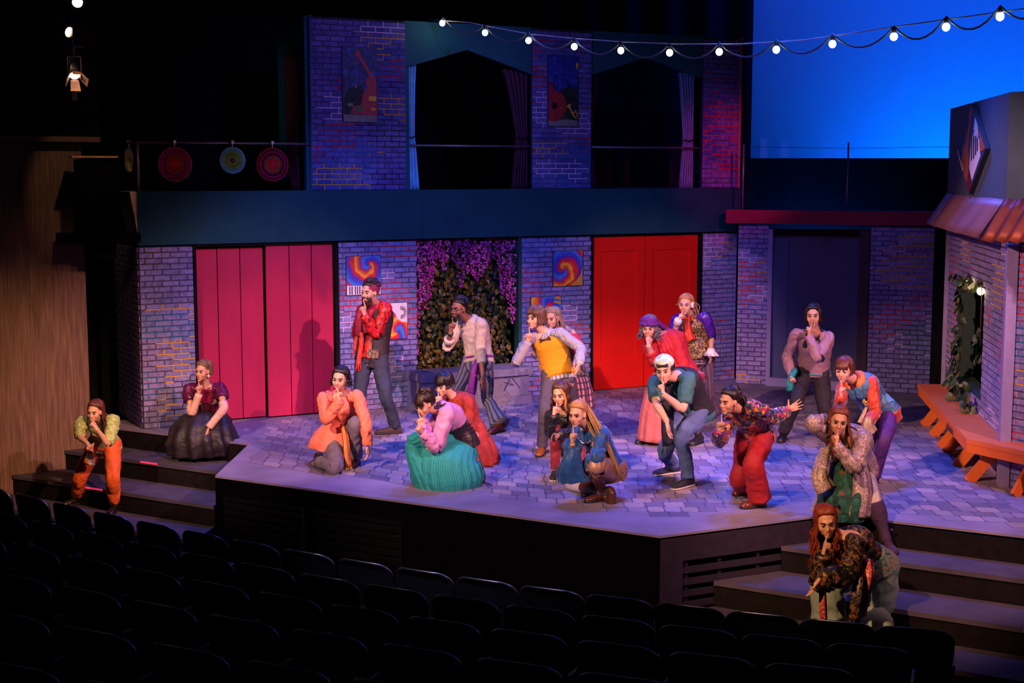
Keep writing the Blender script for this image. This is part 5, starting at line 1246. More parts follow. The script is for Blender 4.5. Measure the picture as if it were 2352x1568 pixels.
        if L > 0:
            for i in range(n):
                a = az[0] + (az[1] - az[0]) * (i + rd.random()) / n; e0 = rd.uniform(25, 75); ln = L * rd.uniform(.8, 1.08) * S
                out = unit(scalp(a, 0) - s.h(*cap)); P = [scalp(a, e0, 1.0), scalp(a, e0 * .5, 1.03), scalp(a, 0, 1.03)]
                p0 = P[-1] - s.hu * .03 * S; P.append(p0 + out * .004); wv = curl * S
                for j in (range(1, 7) if curl > .015 else (1, 2, 3)):
                    f = j / (6 if curl > .015 else 3); P.append(p0 + (dn * .9 + s.hu * -.1) * ln * f + out * (.016 * f) * S + sw * f * ln + V(rd.uniform(-1, 1), rd.uniform(-1, 1), 0) * wv * f ** .5 + (out * wv * .6 * (-1) ** j))
                strand(P, th * S * rd.uniform(.8, 1.2), th * .35 * S)
        for i in range(30):
            a = -66 + 132 * (i + rd.random() * .7) / 30; e = 25 - 20 * (abs(a) / 66) ** 2 + rd.uniform(-2, 2)
            strand([scalp(a, e, .99), scalp(a * .98, e + 18, 1.03), scalp(a * .9, min(e + 42, 78), 1.04), scalp(a * .8, 86, 1.02)], .0095 * S, .006 * S)
        for i in range(bangs):
            a = -48 + 96 * (i + rd.random()) / bangs; P = [scalp(a, 80, 1.0), scalp(a, 48, 1.03), s.h(math.sin(R(a)) * .074, math.cos(R(a)) * .092 - .002, .060), s.h(math.sin(R(a)) * .078, math.cos(R(a)) * .098 - .004, .030 + rd.uniform(-.012, .008) - front * 0)]; strand(P, .010 * S, .004 * S)
        if bun: 
            for (bx, by, bz, br) in (bun if isinstance(bun[0], tuple) else [bun]):
                c = s.h(bx, by, bz)
                for i in range(26):
                    a = rd.uniform(0, 6.28); t = rd.uniform(-1, 1); u1 = unit(V(rd.uniform(-1, 1), rd.uniform(-1, 1), rd.uniform(-1, 1))); u2 = unit(np.cross(u1, V(.3, .5, .8)))
                    strand([c + (u1 * math.cos(a + j * .8) + u2 * math.sin(a + j * .8)) * br * S for j in range(5)], br * .42 * S, br * .25 * S)
        if tail:
            (bx, by, bz), ln, wd = tail[:3]; c = s.h(bx, by, bz); tw = V(*(tail[3] if len(tail) > 3 else (0, 0, 0)))
            for i in range(46):
                o = V(rd.gauss(0, 1), rd.gauss(0, 1), rd.gauss(0, .5)) * wd * S; f = rd.uniform(.8, 1.05)
                P = [c, c + (s.hu * .03 - s.hf * .035) * S + o * .3]; 
                for j in (1, 2, 3): P.append(c + (s.hu * .01 - s.hf * .05) * S + (dn + tw) * ln * S * f * j / 3 + o * (.6 + .4 * math.sin(j * 1.4)) + V(rd.uniform(-1, 1), rd.uniform(-1, 1), 0) * curl * S)
                strand(P, .011 * S, .004 * S)
        if style == 'curly':
            for i in range(210):
                a = rd.uniform(60, 300) if rd.random() < .6 else rd.uniform(-60, 60); e = rd.uniform(8 if 60 < a < 300 else 48, 85); p = scalp(a, e, 1.0); d = unit(p - s.h(*cap)); u1 = unit(np.cross(d, V(rd.random(), rd.random(), rd.random())))
                strand([p, p + d * .012 * S * vol + u1 * .01 * S, p + d * .016 * S * vol - u1 * .008 * S, p + d * .004 * S + u1 * .004], .010 * S, .006 * S, 4)
        if parts: parts(q, strand, scalp)
        return s.part('hair', q, m)
    def ribbon(s, name, m, pts, w_, th=.008, wr=.0, fold=.4, fringe=0, wide=None, ref=None):
        q = MB(); C = catmull(pts, 18); X, Y = frames(C, V(1, .2, 0) if ref is None else ref); ws = [w_ * (wide[0] + (wide[1] - wide[0]) * i / 17) if wide else w_ for i in range(18)]
        ringloft(q, C, X, Y, [k / 2 for k in ws], [th] * 18, n=18, pleat=fold, pn=5, pfun=lambda f: 1)
        if fringe:
            rd = random.Random(4)
            for i in range(fringe): p = C[-1] + X[-1] * w_ * (i / (fringe - 1) - .5); q.tube([p, p + V(rd.uniform(-.01, .01), 0, -.03), p + V(rd.uniform(-.02, .02), rd.uniform(-.01, .01), -.075)], .0035, 4)
        return s.part(name, q, m)
    def px(s, x, y, ref, d=0.0):                  # point at pixel in the depth of ref
        return at(x, y, ref[1] + d)
# fabric patterns ------------------------------------------------------------
def multi(name, cols, scale=26, rough=.6, stretch=(1, 1, 1), sheen=0, metal=0, bstr=.3, dist=.0, edges=None):
    if name in _mc: return _mc[name]
    m, nt, p = newmat(name); v = coords(nt, 'Object', stretch); nz = noise(nt, v, scale * .5, 2); vv = mixrgb(nt, v, nz.outputs[1], .06)
    vo = N(nt, 'ShaderNodeTexVoronoi'); vo.inputs['Scale'].default_value = scale; nt.links.new(vv, vo.inputs['Vector']); sp = N(nt, 'ShaderNodeSeparateColor'); nt.links.new(vo.outputs['Color'], sp.inputs[0])
    n = len(cols); r = ramp(nt, [(i / n, srgb(c)) for i, c in enumerate(cols)], 'CONSTANT'); nt.links.new(sp.outputs[0], r.inputs[0]); c = r.outputs[0]
    if edges:
        ve = N(nt, 'ShaderNodeTexVoronoi'); ve.feature = 'DISTANCE_TO_EDGE'; ve.inputs['Scale'].default_value = scale; nt.links.new(vv, ve.inputs['Vector']); re = ramp(nt, [(.02, (0, 0, 0)), (.07, (1, 1, 1))]); nt.links.new(ve.outputs[0], re.inputs[0]); c = mixrgb(nt, srgb(edges), c, re.outputs[0])
    nt.links.new(c, p.inputs['Base Color']); p.inputs['Roughness'].default_value = rough; p.inputs['Metallic'].default_value = metal
    if sheen: p.inputs['Sheen Weight'].default_value = sheen
    bump(nt, p, noise(nt, v, 70, 2).outputs[0], bstr, .004); folds(nt, p, v); _mc[name] = m; return m
def sequin(name, cols, scale=70, rough=.3):
    if name in _mc: return _mc[name]
    m, nt, p = newmat(name); v = coords(nt); vo = N(nt, 'ShaderNodeTexVoronoi'); vo.inputs['Scale'].default_value = scale; nt.links.new(v, vo.inputs['Vector']); sp = N(nt, 'ShaderNodeSeparateColor'); nt.links.new(vo.outputs['Color'], sp.inputs[0])
    n = len(cols); r = ramp(nt, [(i / n, srgb(c)) for i, c in enumerate(cols)], 'CONSTANT'); nt.links.new(sp.outputs[0], r.inputs[0]); nt.links.new(r.outputs[0], p.inputs['Base Color'])
    p.inputs['Metallic'].default_value = .12; p.inputs['Roughness'].default_value = rough; bump(nt, p, sp.outputs[1], .8, .005); folds(nt, p, v); _mc[name] = m; return m
def blend(name, cols, scale=18, rough=.7, stretch=(1, 1, 1), dist=.6):
    if name in _mc: return _mc[name]
    m, nt, p = newmat(name); v = coords(nt, 'Object', stretch); n = noise(nt, v, scale, 3); n.inputs['Distortion'].default_value = dist
    k = len(cols); r = ramp(nt, [(.28 + .44 * i / (k - 1), srgb(c)) for i, c in enumerate(cols)]); nt.links.new(n.outputs[0], r.inputs[0]); nt.links.new(r.outputs[0], p.inputs['Base Color']); p.inputs['Roughness'].default_value = rough
    bump(nt, p, noise(nt, v, 60, 2).outputs[0], .3, .004); _mc[name] = m; return m
def stripes(name, cols, freq=10, rough=.8, coord='UV', axis=0, bstr=.15):
    if name in _mc: return _mc[name]
    m, nt, p = newmat(name); t = N(nt, 'ShaderNodeTexCoord'); sp = N(nt, 'ShaderNodeSeparateXYZ'); nt.links.new(t.outputs[coord], sp.inputs[0])
    mu = N(nt, 'ShaderNodeMath'); mu.operation = 'MULTIPLY'; mu.inputs[1].default_value = freq; nt.links.new(sp.outputs[axis], mu.inputs[0]); fr = N(nt, 'ShaderNodeMath'); fr.operation = 'FRACT'; nt.links.new(mu.outputs[0], fr.inputs[0])
    n = len(cols); r = ramp(nt, [(a, srgb(c)) for a, c in cols], 'CONSTANT'); nt.links.new(fr.outputs[0], r.inputs[0]); nt.links.new(r.outputs[0], p.inputs['Base Color']); p.inputs['Roughness'].default_value = rough
    bump(nt, p, noise(nt, t.outputs['Object'], 120, 2).outputs[0], bstr, .003); folds(nt, p, t.outputs['Object']); _mc[name] = m; return m
def plaid(name, base, c1, c2, freq=(16, 40), rough=.8):
    if name in _mc: return _mc[name]
    m, nt, p = newmat(name); t = N(nt, 'ShaderNodeTexCoord'); sp = N(nt, 'ShaderNodeSeparateXYZ'); nt.links.new(t.outputs['UV'], sp.inputs[0]); c = srgb(base)
    for ax, f, cc in ((0, freq[0], c1), (1, freq[1], c2)):
        mu = N(nt, 'ShaderNodeMath'); mu.operation = 'MULTIPLY'; mu.inputs[1].default_value = f; nt.links.new(sp.outputs[ax], mu.inputs[0]); fr = N(nt, 'ShaderNodeMath'); fr.operation = 'FRACT'; nt.links.new(mu.outputs[0], fr.inputs[0])
        r = ramp(nt, [(0, (0, 0, 0)), (.58, (.8, .8, .8)), (.9, (.2, .2, .2))], 'CONSTANT'); nt.links.new(fr.outputs[0], r.inputs[0]); c = mixrgb(nt, c, srgb(cc), r.outputs[0])
    nt.links.new(c, p.inputs['Base Color']); p.inputs['Roughness'].default_value = rough; _mc[name] = m; return m
def velvet(name, col, hi=.5): return mat(name, col, .55, var=.35, vs=9, bs=40, bstr=.2, sheen=hi)
LEG_ST = [(0, .095), (.25, .086), (.5, .070), (.75, .062), (1, .060)]
LEG_SLIM = [(0, .092), (.25, .080), (.5, .062), (.75, .056), (1, .046)]
LEG_WIDE = [(0, .098), (.25, .095), (.5, .090), (.75, .098), (1, .112)]
LEG_BELL = [(0, .094), (.25, .082), (.5, .066), (.7, .070), (1, .115)]
LEG_JOG = [(0, .100), (.25, .092), (.5, .078), (.8, .074), (.93, .060), (1, .044)]
# ================================================================ THE CAST
CLOTH = True
def rings(s, name, m, rows, pleat=.08, pn=9, n=60, k=22, wr=.004, ref=None, cap=True, pfun=None, tilt=None):
    """skirt: rows (px, py, depth offset, half width, half depth)"""
    D = s.pel[1]; P = [at(r[0], r[1], D + r[2]) for r in rows]; C = catmull(P, k); ta = [(i / (len(rows) - 1), r[3], r[4]) for i, r in enumerate(rows)]
    x = unit(V(1, 0, 0) if ref is None else ref); X = []; Y = []
    for i in range(k):
        u = unit(C[max(i - 1, 0)] - C[min(i + 1, k - 1)]); u = unit(u * (tilt or .35) + V(0, 0, 1)); xx = unit(x - u * (x @ u)); X.append(xx); Y.append(np.cross(u, xx))
    q = MB(); v = [interp(ta, i / (k - 1)) for i in range(k)]
    ringloft(q, C, X, Y, [a[0] for a in v], [a[1] for a in v], n=n, wr=wr, wf=9, seed=len(PEOPLE), pleat=pleat, pn=pn, cap=cap, pfun=pfun); return s.part(name, q, m)
LEATH = mat('brown_leather', '#4a2418', .35, var=.2, bstr=.05); DKLEATH = mat('dark_leather', '#1c1212', .35, var=.2, bstr=.05); TAN = mat('tan_leather', '#8a4a20', .35, var=.2, bstr=.05)
WHSOLE = mat('pale_rubber', '#c8bcb0', .6, bstr=0); BKSOLE = mat('dark_rubber', '#1a1414', .6, bstr=0); GOLDM = mat('gold_metal', '#d8a83a', .25, metal=1, bstr=0); SILV = mat('silver_metal', '#c8c4cc', .25, metal=1, bstr=0)
DENIM = mat('blue_denim', '#4a5c84', .8, var=.3, vs=6, bs=160, bstr=.2); DKDEN = mat('dark_denim', '#2a3040', .85, var=.25, bs=160, bstr=.2)
CLOTH = False
fair = skin('fair', '#d09c80'); rosy = skin('rosy', '#c89076'); brown = skin('brown', '#80503a'); tan_ = skin('tan', '#b88466')
CLOTH = True
def neckl(s, name, m, t=.97, r=.085, n=14, br=.010, drop=.03):
    q = MB(); c = s.spine(t); l, f = s.frame(.95)
    for i in range(n):
        a = 2 * math.pi * i / n; p = c + l * math.cos(a) * r + f * (math.sin(a) * r + .015) - s.up * (drop * (.5 + .5 * math.sin(a))); q.ell(p, (br,) * 3, 8, 6)
    return s.part(name, q, m)
# ---- 1: green blouse, orange trousers, left steps
s = Person('person in green tie-dye blouse and orange trousers standing at the left steps', 15.45, (240, 1022), (232, 966), (261, 966), (187, 970), (218, 945), 10, 8, -4, S=.95, hipyaw=0, chest=6)
s.shush('L', (247, 1034), (221, 984), -1, -1).arml('R', (184, 1003), (203, 1021), -1, -1)
s.legl('L', (261, 1080), (263, 1176), -.675, 0).legl('R', (197, 1068), (176, 1158), -.675, 42)
s.body(fair, lip='#a04048', shadow=None, smile=.3)
GT = blend('green_tie_dye', ['#3a5a2a', '#8aa04a', '#c0c080', '#6a8a3a', '#d8d4a0', '#5a7a3a'], 20, .6); ORP = mat('orange_cotton', '#d85a1c', .75, var=.15)
s.shirt('blouse', GT, -.02, 1.03, .016, (.5, .5), [(0, .085), (.2, .090), (.42, .078), (.5, .050), (1, .04)], wr=.014); s.collar('collar', GT, open_=.45)
s.pants('trousers', ORP, LEG_JOG, wr=.010, fr=.93); s.sash('waist_sash', ORP, .10, .05, .03)
PAT = multi('orange_paisley', ['#e8742c', '#c8b8a8', '#d84a28', '#e89838', '#b0a0a8'], 34, .7)
c = s.spine(.08); s.ribbon('hanging_scarf', PAT, [at(217, 1020, c[1] - .15), at(209, 1035, c[1] - .22), at(204, 1066, c[1] - .20)], .085, .02, wide=(.6, 1.3))
for sd in 'LR': s.shoe(sd, DKLEATH, BKSOLE, shaft=.34, sr=(.05, .055))
HB = hairmat('auburn', '#5a2a20'); s.hair(HB, L=.12, n=50, az=(70, 290), tail=((.05, -.06, -.06), .22, .018, (.25, -.3, 0)), seed=1)
# ---- 2: maroon blouse, black skirt
s = Person('person in maroon satin blouse and black full skirt squatting on the left steps', 16.35, (488, 966), (474, 886), (507, 892), (434, 895), (466, 852), 22, 4, -4, S=.98, hipyaw=10, chest=12, fat=1.08)
s.shush('R', (445, 957), (457, 905), -1, -1).arml('L', (514, 938), (479, 982), -1, -1, 'down', hdir=(-.1, -.2, -1))
s.legl('R', (436, 985), (436, 1050), -.225, 55).legl('L', (508, 990), (526, 1040), -.225, 15)
s.body(rosy, lip='#b02838', brow='#5a4028')
MS = mat('maroon_satin', '#7a1230', .28, var=.5, vs=10, sheen=.2); PLM = mat('plum_satin', '#5a1440', .3, var=.5, vs=12); MUSL = mat('cream_knit_sleeve', '#d8a898', .8, var=.1)
s.shirt('blouse', MS, .10, 1.03, .016, (0, 0), wr=.010)
q = MB()
for sd in 'LR': s.sleeve(q, sd, .26, [(0, .085), (.3, .105), (.5, .08), (1, .05)], wr=.012)
s.part('cap_sleeves', q, PLM); s.collar('collar', MS, open_=.5)
q = MB()
for sd in 'LR': a, e, w_ = s.arm[sd]; limb(q, [a + (e - a) * .72, e, e + (w_ - e) * .5, w_], [(0, .052), (.3, .050), (.7, .042), (1, .040)], wr=.006, wf=30)
s.part('arm_warmers', q, MUSL)
BKS = mat('black_taffeta', (.016, .011, .018), .55, var=.4, vs=6, bstr=.3)
rings(s, 'skirt', BKS, [(482, 944, 0, .17, .15), (474, 960, -.12, .29, .29), (466, 986, -.20, .36, .36), (466, 1012, -.22, .40, .38), (470, 1036, -.20, .40, .36)], .085, 13, n=120, wr=.022)
s.sash('waist_belt', mat('beaded_belt', '#2a1a18', .4), .16, .03, .02)
q = MB(); 
for i in range(22): p = at(448 - i * .35 + 6 * math.sin(i), 956 + i * .35, s.pel[1] - .33); q.ell(p, (.011, .011, .011), 6, 5)
s.part('gold_chain', q, GOLDM)
for sd in 'LR': s.shoe(sd, DKLEATH, BKSOLE, shaft=.5, sr=(.05, .058))
HBL = hairmat('dark_blonde', '#7a5a3c'); s.hair(HBL, L=.05, n=30, az=(80, 280), bun=(.0, -.10, -.02, .045), seed=2)
q = MB(); q.tube([s.h(a, b, c) for a, b, c in ((-.075, .02, .07), (-.05, .04, .105), (0, .045, .118), (.05, .03, .11), (.08, .0, .075))], .012, 8); s.part('braid', q, HBL)
q = MB(); q.ell(s.h(.078, .0, -.05), (.018,) * 3, 10, 8); s.part('flower_earring', q, mat('cream_flower', '#e8d0b0', .6))
# ---- 3: peach tunic kneeling
s = Person('person in peach tunic and grey trousers kneeling at the left of the thrust', 14.85, (787, 1000), (788, 904), (822, 912), (744, 914), (781, 870), 12, 6, -5, S=1.0, fat=1.12, hipyaw=8, chest=10)
s.shush('R', (752, 960), (781, 922), -1, -1, up=.0).arml('L', (839, 965), (845, 1022), -1, 1, 'relax')
s.legl('R', (770, 1074), (733, 1060), 0, kneel=True).legl('L', (823, 990), (818, 1068), 0, 10)
s.body(fair, lip='#b04848', smile=.4, brow='#2a1a18')
PEA = mat('peach_cotton', '#e8745a', .75, var=.15, vs=5); GRT = mat('grey_mauve_trousers', '#6a6070', .8, var=.2)
s.shirt('tunic', PEA, -.30, 1.03, .020, (1, 1), [(0, .082), (.3, .076), (.5, .072), (.8, .064), (1, .052)], wr=.012, flare=.10, drop=.05); s.collar('collar', PEA, open_=.5)
s.cuff('cuff', PEA, 'R', .97, .050, .05); s.pants('trousers', GRT, LEG_ST, wr=.008, fr=.99); rings(s, 'tunic_skirt', PEA, [(784, 976, 0, .19, .17), (779, 994, -.05, .25, .23), (772, 1014, -.07, .27, .25), (768, 1028, -.07, .27, .25)], .07, 8, wr=.012)
SSH = stripes('striped_sash', [(0, '#c8a040'), (.3, '#b02838'), (.55, '#d8602c'), (.75, '#6a3a28')], 8); s.sash('waist_sash', SSH, .17, .022, .028)
c = s.spine(.15) + s.cf * .16; s.ribbon('sash_tail', SSH, [at(788, 974, c[1] - .10), at(794, 1008, c[1] - .26), at(797, 1045, c[1] - .30), at(801, 1072, c[1] - .30)], .055, .012, fringe=9)
s.shoe('L', LEATH, BKSOLE); s.shoe('R', DKLEATH, BKSOLE)
HBK = hairmat('black_brown', '#1e1416'); s.hair(HBK, L=.09, n=64, az=(62, 298), curl=.018, seed=3)
# ---- 4: red shirt, beanie, vest
s = Person('person in red satin shirt, dark vest and maroon beanie standing by the paintings', 16.5, (853, 822), (864, 697), (886, 708), (835, 712), (849, 671), 34, 4, 0, S=1.08, sex='m', hipyaw=20, chest=22)
s.shush('L', (858, 768), (837, 724), -1, -1).arml('R', (821, 760), (830, 806), 1, 1, 'fist')
s.legl('L', (882, 896), (908, 996), 0, 78).legl('R', (826, 890), (817, 992), 0, 60)
s.body(fair, jaw=1.08, lip='#a04038', beard=hairmat('brown_beard', '#3a1c14'), brow='#3a1c14', nose=1.05)
RSA = multi('red_satin', ['#d81420', '#b00c18', '#e8281c', '#8a0814', '#d01018'], 30, .42, stretch=(1, 1, .25), edges='#2a0408'); VST = mat('dark_brown_vest', '#241418', .7, var=.3)
s.shirt('shirt', RSA, -.05, 1.03, .014, (1, 1), [(0, .082), (.3, .080), (.5, .078), (.8, .066), (.95, .052), (1, .040)], wr=.013); s.collar('collar', RSA, open_=.35)
s.torso('vest', VST, -.24, .97, .034, open_=.30, wr=.006)
q = MB(); l, f = s.frame(.1); c = s.spine(.06) + f * .155 + l * .085; A_ = [l, f, s.up]
q.add([c - l * .075 - s.up * .05, c + l * .075 - s.up * .05, c + l * .075 + s.up * .05, c - l * .075 + s.up * .05], [(0, 1, 2, 3)]); o = s.part('embroidered_pocket', q, multi('pocket_patch', ['#3a2428', '#8a6a40', '#5a3048', '#282030'], 50, .7, edges='#a08858')); so = o.modifiers.new('t', 'SOLIDIFY'); so.thickness = .012
s.pants('jeans', DKDEN, LEG_ST, wr=.009, fr=1.0)
SCF = mat('maroon_knit_scarf', '#b0283c', .85, var=.35, vs=14); KN = mat('red_orange_fringe', '#d8402c', .8, var=.35, vs=30)
s.ribbon('scarf', SCF, [s.spine(.97) + s.cf * -.07 + s.sl_ * .02, s.spine(.98) + s.sl_ * .09 + s.cf * .02, s.spine(.86) + s.sl_ * .07 + s.cf * .15, s.spine(.66) + s.sl_ * .035 + s.cf * .185, s.spine(.45) + s.sl_ * .03 + s.cf * .17], .075, .018)
s.ribbon('scarf', SCF, [s.spine(.98) - s.sl_ * .02 - s.cf * .07, s.spine(.98) - s.sl_ * .09 + s.cf * .02, s.spine(.84) - s.sl_ * .10 + s.cf * .14, s.spine(.6) - s.sl_ * .10 + s.cf * .17, s.spine(.4) - s.sl_ * .09 + s.cf * .165], .085, .018)
s.ribbon('scarf_fringe', KN, [s.spine(.46) - s.sl_ * .03 + s.cf * .19, s.spine(.2) - s.sl_ * .02 + s.cf * .185, s.spine(-.02) - s.sl_ * .01 + s.cf * .185, s.spine(-.16) + s.cf * .18], .045, .014, fringe=7)
s.ribbon('scarf_fringe', KN, [s.spine(.42) - s.sl_ * .12 + s.cf * .17, s.spine(.25) - s.sl_ * .12 + s.cf * .175, s.spine(.14) - s.sl_ * .12 + s.cf * .17], .05, .012, fringe=7)
for sd in 'LR': s.shoe(sd, mat('brown_suede', '#3a2620', .8), BKSOLE, L=.275)
HBR = hairmat('dark_brown', '#2e1a14'); s.hair(HBR, 'curly', L=0, seed=4, vol=.98)
s.hatcap('beanie', mat('maroon_beanie', '#8a1c4a', .85, var=.3, vs=40), (0, -.036, .048), (.090, .106, .092), wr=.012)
# ---- 6: red shawl, short dark hair (behind 5)
s = Person('person with short dark bob in rust red shawl crouching behind the pink blouse', 14.75, (1080, 1004), (1040, 910), (1072, 924), (1020, 922), (1018, 884), 34, 16, 0, S=.96, fat=1.12, hipyaw=30, chest=32, bow=.06)
s.shush('R', (1010, 965), (1005, 930), -1, -1).arml('L', (1078, 985), (1048, 1000), -1, -1, 'fist')
s.legl('L', (1062, 1040), (1090, 1070), 0, 60).legl('R', (1020, 1035), (1035, 1072), 0, 60)
s.body(fair, lip='#983838', brow='#241814')
RKN = mat('rust_red_knit', '#8e2618', .85, var=.3, vs=20); s.shirt('shawl_sweater', RKN, -.1, 1.03, .022, (1, 1), [(0, .092), (.3, .088), (.5, .085), (.8, .07), (1, .05)], wr=.012)
rings(s, 'skirt', RKN, [(1078, 985, 0, .18, .16), (1080, 1010, -.02, .23, .22), (1087, 1035, -.02, .25, .25), (1092, 1060, 0, .25, .28)], .10, 14)
s.shoe('L', DKLEATH, BKSOLE); s.shoe('R', DKLEATH, BKSOLE)
SCG = multi('green_beads', ['#3a6a48', '#7a9a6a', '#c8b890', '#28483a'], 60, .5); neckl(s, 'bead_necklace', SCG, .95, .085, 18, .013)
s.hair(HBK, L=.035, n=70, az=(50, 310), bangs=26, vol=1.08, th=.012, seed=6)
# ---- 5: pink blouse, corset, teal skirt
s = Person('person in pink blouse, dark corset and pleated teal skirt kneeling near the apron', 13.85, (1062, 1020), (1008, 938), (1027, 946), (990, 948), (974, 928), 36, 26, 0, S=.96, fat=1.05, hipyaw=40, chest=36, bow=.05)
s.shush('R', (985, 1020), (968, 982), -1, -1).arml('L', (1002, 1026), (970, 992), -1, -1, 'fist')
s.legl('L', (1000, 1090), (1098, 1095), 0, 85, kneel=True).legl('R', (985, 1040), (1000, 1105), 0, 80)
s.body(fair, lip='#8a3840', shadow='#5a3048')
PKB = mat('pink_blouse', '#c888b8', .55, var=.2, vs=6); s.shirt('blouse', PKB, .25, .99, .022, (1, 1), [(0, .105), (.25, .105), (.5, .098), (.78, .090), (.9, .062), (1, .045)], wr=.016); s.collar('collar', PKB, open_=.5, flare=.03)
s.torso('corset', mat('black_corset', '#2a1c24', .5, var=.3), .0, .52, .030, wr=.003)
TEALS = stripes('teal_pleats', [(0, '#128a8c'), (.4, '#1a9898'), (.65, '#3aa8a0'), (.75, '#0e7878')], 90)
rings(s, 'skirt', TEALS, [(1056, 1010, 0, .15, .14), (1044, 1028, -.06, .24, .22), (1024, 1055, -.14, .335, .30), (1028, 1090, -.14, .36, .32), (1032, 1118, -.12, .31, .30)], .035, 26, n=120, tilt=.8)
rings(s, 'skirt_drape', TEALS, [(1040, 1022, -.08, .12, .14), (1000, 1022, -.16, .12, .14), (960, 1018, -.22, .09, .13), (938, 1016, -.24, .06, .10)], .05, 14, n=80, tilt=3)
rings(s, 'skirt_fold', TEALS, [(946, 1016, -.22, .07, .10), (962, 1050, -.22, .12, .14), (985, 1090, -.22, .16, .18), (1000, 1118, -.20, .18, .2)], .05, 14, n=80, tilt=.5)
s.shoe('L', DKLEATH, BKSOLE, shaft=.4)
BOWM = mat('black_ribbon', (.012, .01, .014), .4); c = at(1014, 932, s.neck[1] - .12); q = MB()
for sg in (-1, 1): q.tube([c, c + V(.035 * sg, -.01, .02), c + V(.05 * sg, 0, -.005), c + V(.02 * sg, 0, -.01)], [.008, .016, .014, .006], 8)
s.part('ribbon_bow', q, BOWM)
q = MB(); q.tube([at(1085, 1000, 13.7), at(1098, 1040, 13.62), at(1109, 1075, 13.6), at(1112, 1100, 13.6), at(1118, 1116, 13.5), at(1130, 1114, 13.5), at(1118, 1108, 13.55)], .006, 6)
l, f = s.frame(.3)
for i in range(5): c = s.spine(.06 + i * .09) - f * .02 + l * .17; q.bar(c - f * .05, c + f * .02 + s.up * .02, .008, .008)
s.part('lacing', q, BOWM)
q = MB(); c = at(1031, 1022, s.pel[1] - .20); 
for dx, dz in ((0, 0), (.02, .012), (-.015, .014), (.006, -.02)): q.ell(c + V(dx, 0, dz), (.013, .008, .012), 8, 6)
s.part('red_flower', q, mat('red_petal', '#b82430', .6))
s.hair(HBR, L=.03, n=40, az=(80, 280), bangs=24, bun=((0, -.05, .125, .040), (.02, -.09, .10, .045)), seed=5); neckl(s, 'beaded_choker', mat('dark_beads', '#18241c', .3), .98, .075, 18, .011, .04)
# ---- 7: white shirt, striped trousers, glasses
s = Person('person in cream shirt, glasses and striped flared trousers before the leafy alcove', 16.75, (1100, 836), (1078, 733), (1105, 746), (1052, 748), (1054, 709), 40, 4, 0, S=1.05, sex='m', hipyaw=25, chest=24, bow=.05)
s.shush('R', (1026, 800), (1035, 762), -1, -1).arml('L', (1104, 815), (1109, 863), -1, -1, 'down', hdir=(.1, -.35, -.9))
s.legl('L', (1116, 900), (1148, 992), 0, 35, sg=1).legl('R', (1036, 862), (1026, 968), 0, 60)
s.body(brown, lip='#7a3a34', beard=hairmat('black_beard', '#140e0c'), brow='#140e0c', nose=1.05)
CRM = mat('cream_shirt', '#b4a08c', .8, var=.10, vs=5); s.shirt('shirt', CRM, .02, 1.03, .020, (.62, .60), [(0, .085), (.3, .078), (.52, .076), (.62, .070), (1, .05)], wr=.014); s.collar('collar', CRM, open_=.55, h=.05, flare=.03)
STP = stripes('blue_grey_stripe', [(0, '#3c3a48'), (.55, '#7a7480'), (.7, '#4c5878'), (.86, '#8a8890')], 11); s.pants('trousers', STP, LEG_BELL, wr=.007, fr=.98)
s.cuff('rolled_cuff', CRM, 'R', .42, .062, .06); s.cuff('rolled_cuff', CRM, 'L', .30, .060, .06)
PUR = mat('purple_sash', '#7a1c80', .6, var=.3); s.sash('waist_sash', PUR, .13, .035, .026); c = s.spine(.1) + s.cf * .17
s.ribbon('sash_tail', PUR, [at(1096, 826, c[1] - .04), at(1090, 850, c[1] - .08), at(1086, 880, c[1] - .08), at(1083, 902, c[1] - .06)], .085, .018, wide=(.6, 1.2), fringe=11)
s.cuff('wristwatch', mat('watch_black', (.01, .01, .012), .4), 'R', .90, .036, .035)
q = MB()
for sg in (-1, 1): q.tube([s.h(sg * .034 + .024 * math.cos(a), .098 - abs(sg * .034 + .024 * math.cos(a)) * .22, .002 + .020 * math.sin(a)) for a in np.linspace(0, 2 * math.pi, 15)], .0026, 5)
q.tube([s.h(-.011, .106, .004), s.h(.011, .106, .004)], .0026, 5)
for sg in (-1, 1): q.tube([s.h(sg * .058, .085, .006), s.h(sg * .078, .03, .008), s.h(sg * .080, -.01, .004)], .0026, 5)
s.part('glasses', q, mat('dark_frame', '#1a1012', .3))
for sd in 'LR': s.shoe(sd, mat('oxblood_leather', '#5a2018', .25), BKSOLE, L=.28)
s.hair(hairmat('black', '#0e0a0c'), 'curly', L=0, seed=7, vol=.96)
# ---- 9: behind 8, blonde, off-shoulder
s = Person('person with blonde braid and bare shoulder hiding behind the yellow vest', 16.0, (1312, 866), (1292, 752), (1314, 764), (1270, 768), (1269, 731), 30, 8, 4, S=.97, hipyaw=25, chest=20)
s.arml('L', (1330, 806), (1318, 838), -1, -1, 'relax').arml('R', (1252, 800), (1232, 815), -1, -1, 'relax')
s.legl('L', (1312, 930), (1312, 1005), 0, 40).legl('R', (1300, 930), (1300, 1000), 0, 40)
s.body(fair, lip='#a03c48', shadow='#a08070', brow='#6a4a30')
REDK = mat('red_knit_top', '#b82028', .8, var=.2); CRS = multi('dark_floral_corset', ['#1c1418', '#2a2024', '#6a5a38', '#241a20', '#8a6a58'], 40, .6)
s.torso('bodice', CRS, 0, .74, .020, wr=.004); q = MB()
for sd in 'LR':
    a, e, w_ = s.arm[sd]; limb(q, [a + (e - a) * .25, a + (e - a) * .6, e, e + (w_ - e) * .25], [(0, .066), (.4, .074), (.8, .066), (1, .05)], wr=.010)
s.part('off_shoulder_sleeves', q, REDK)
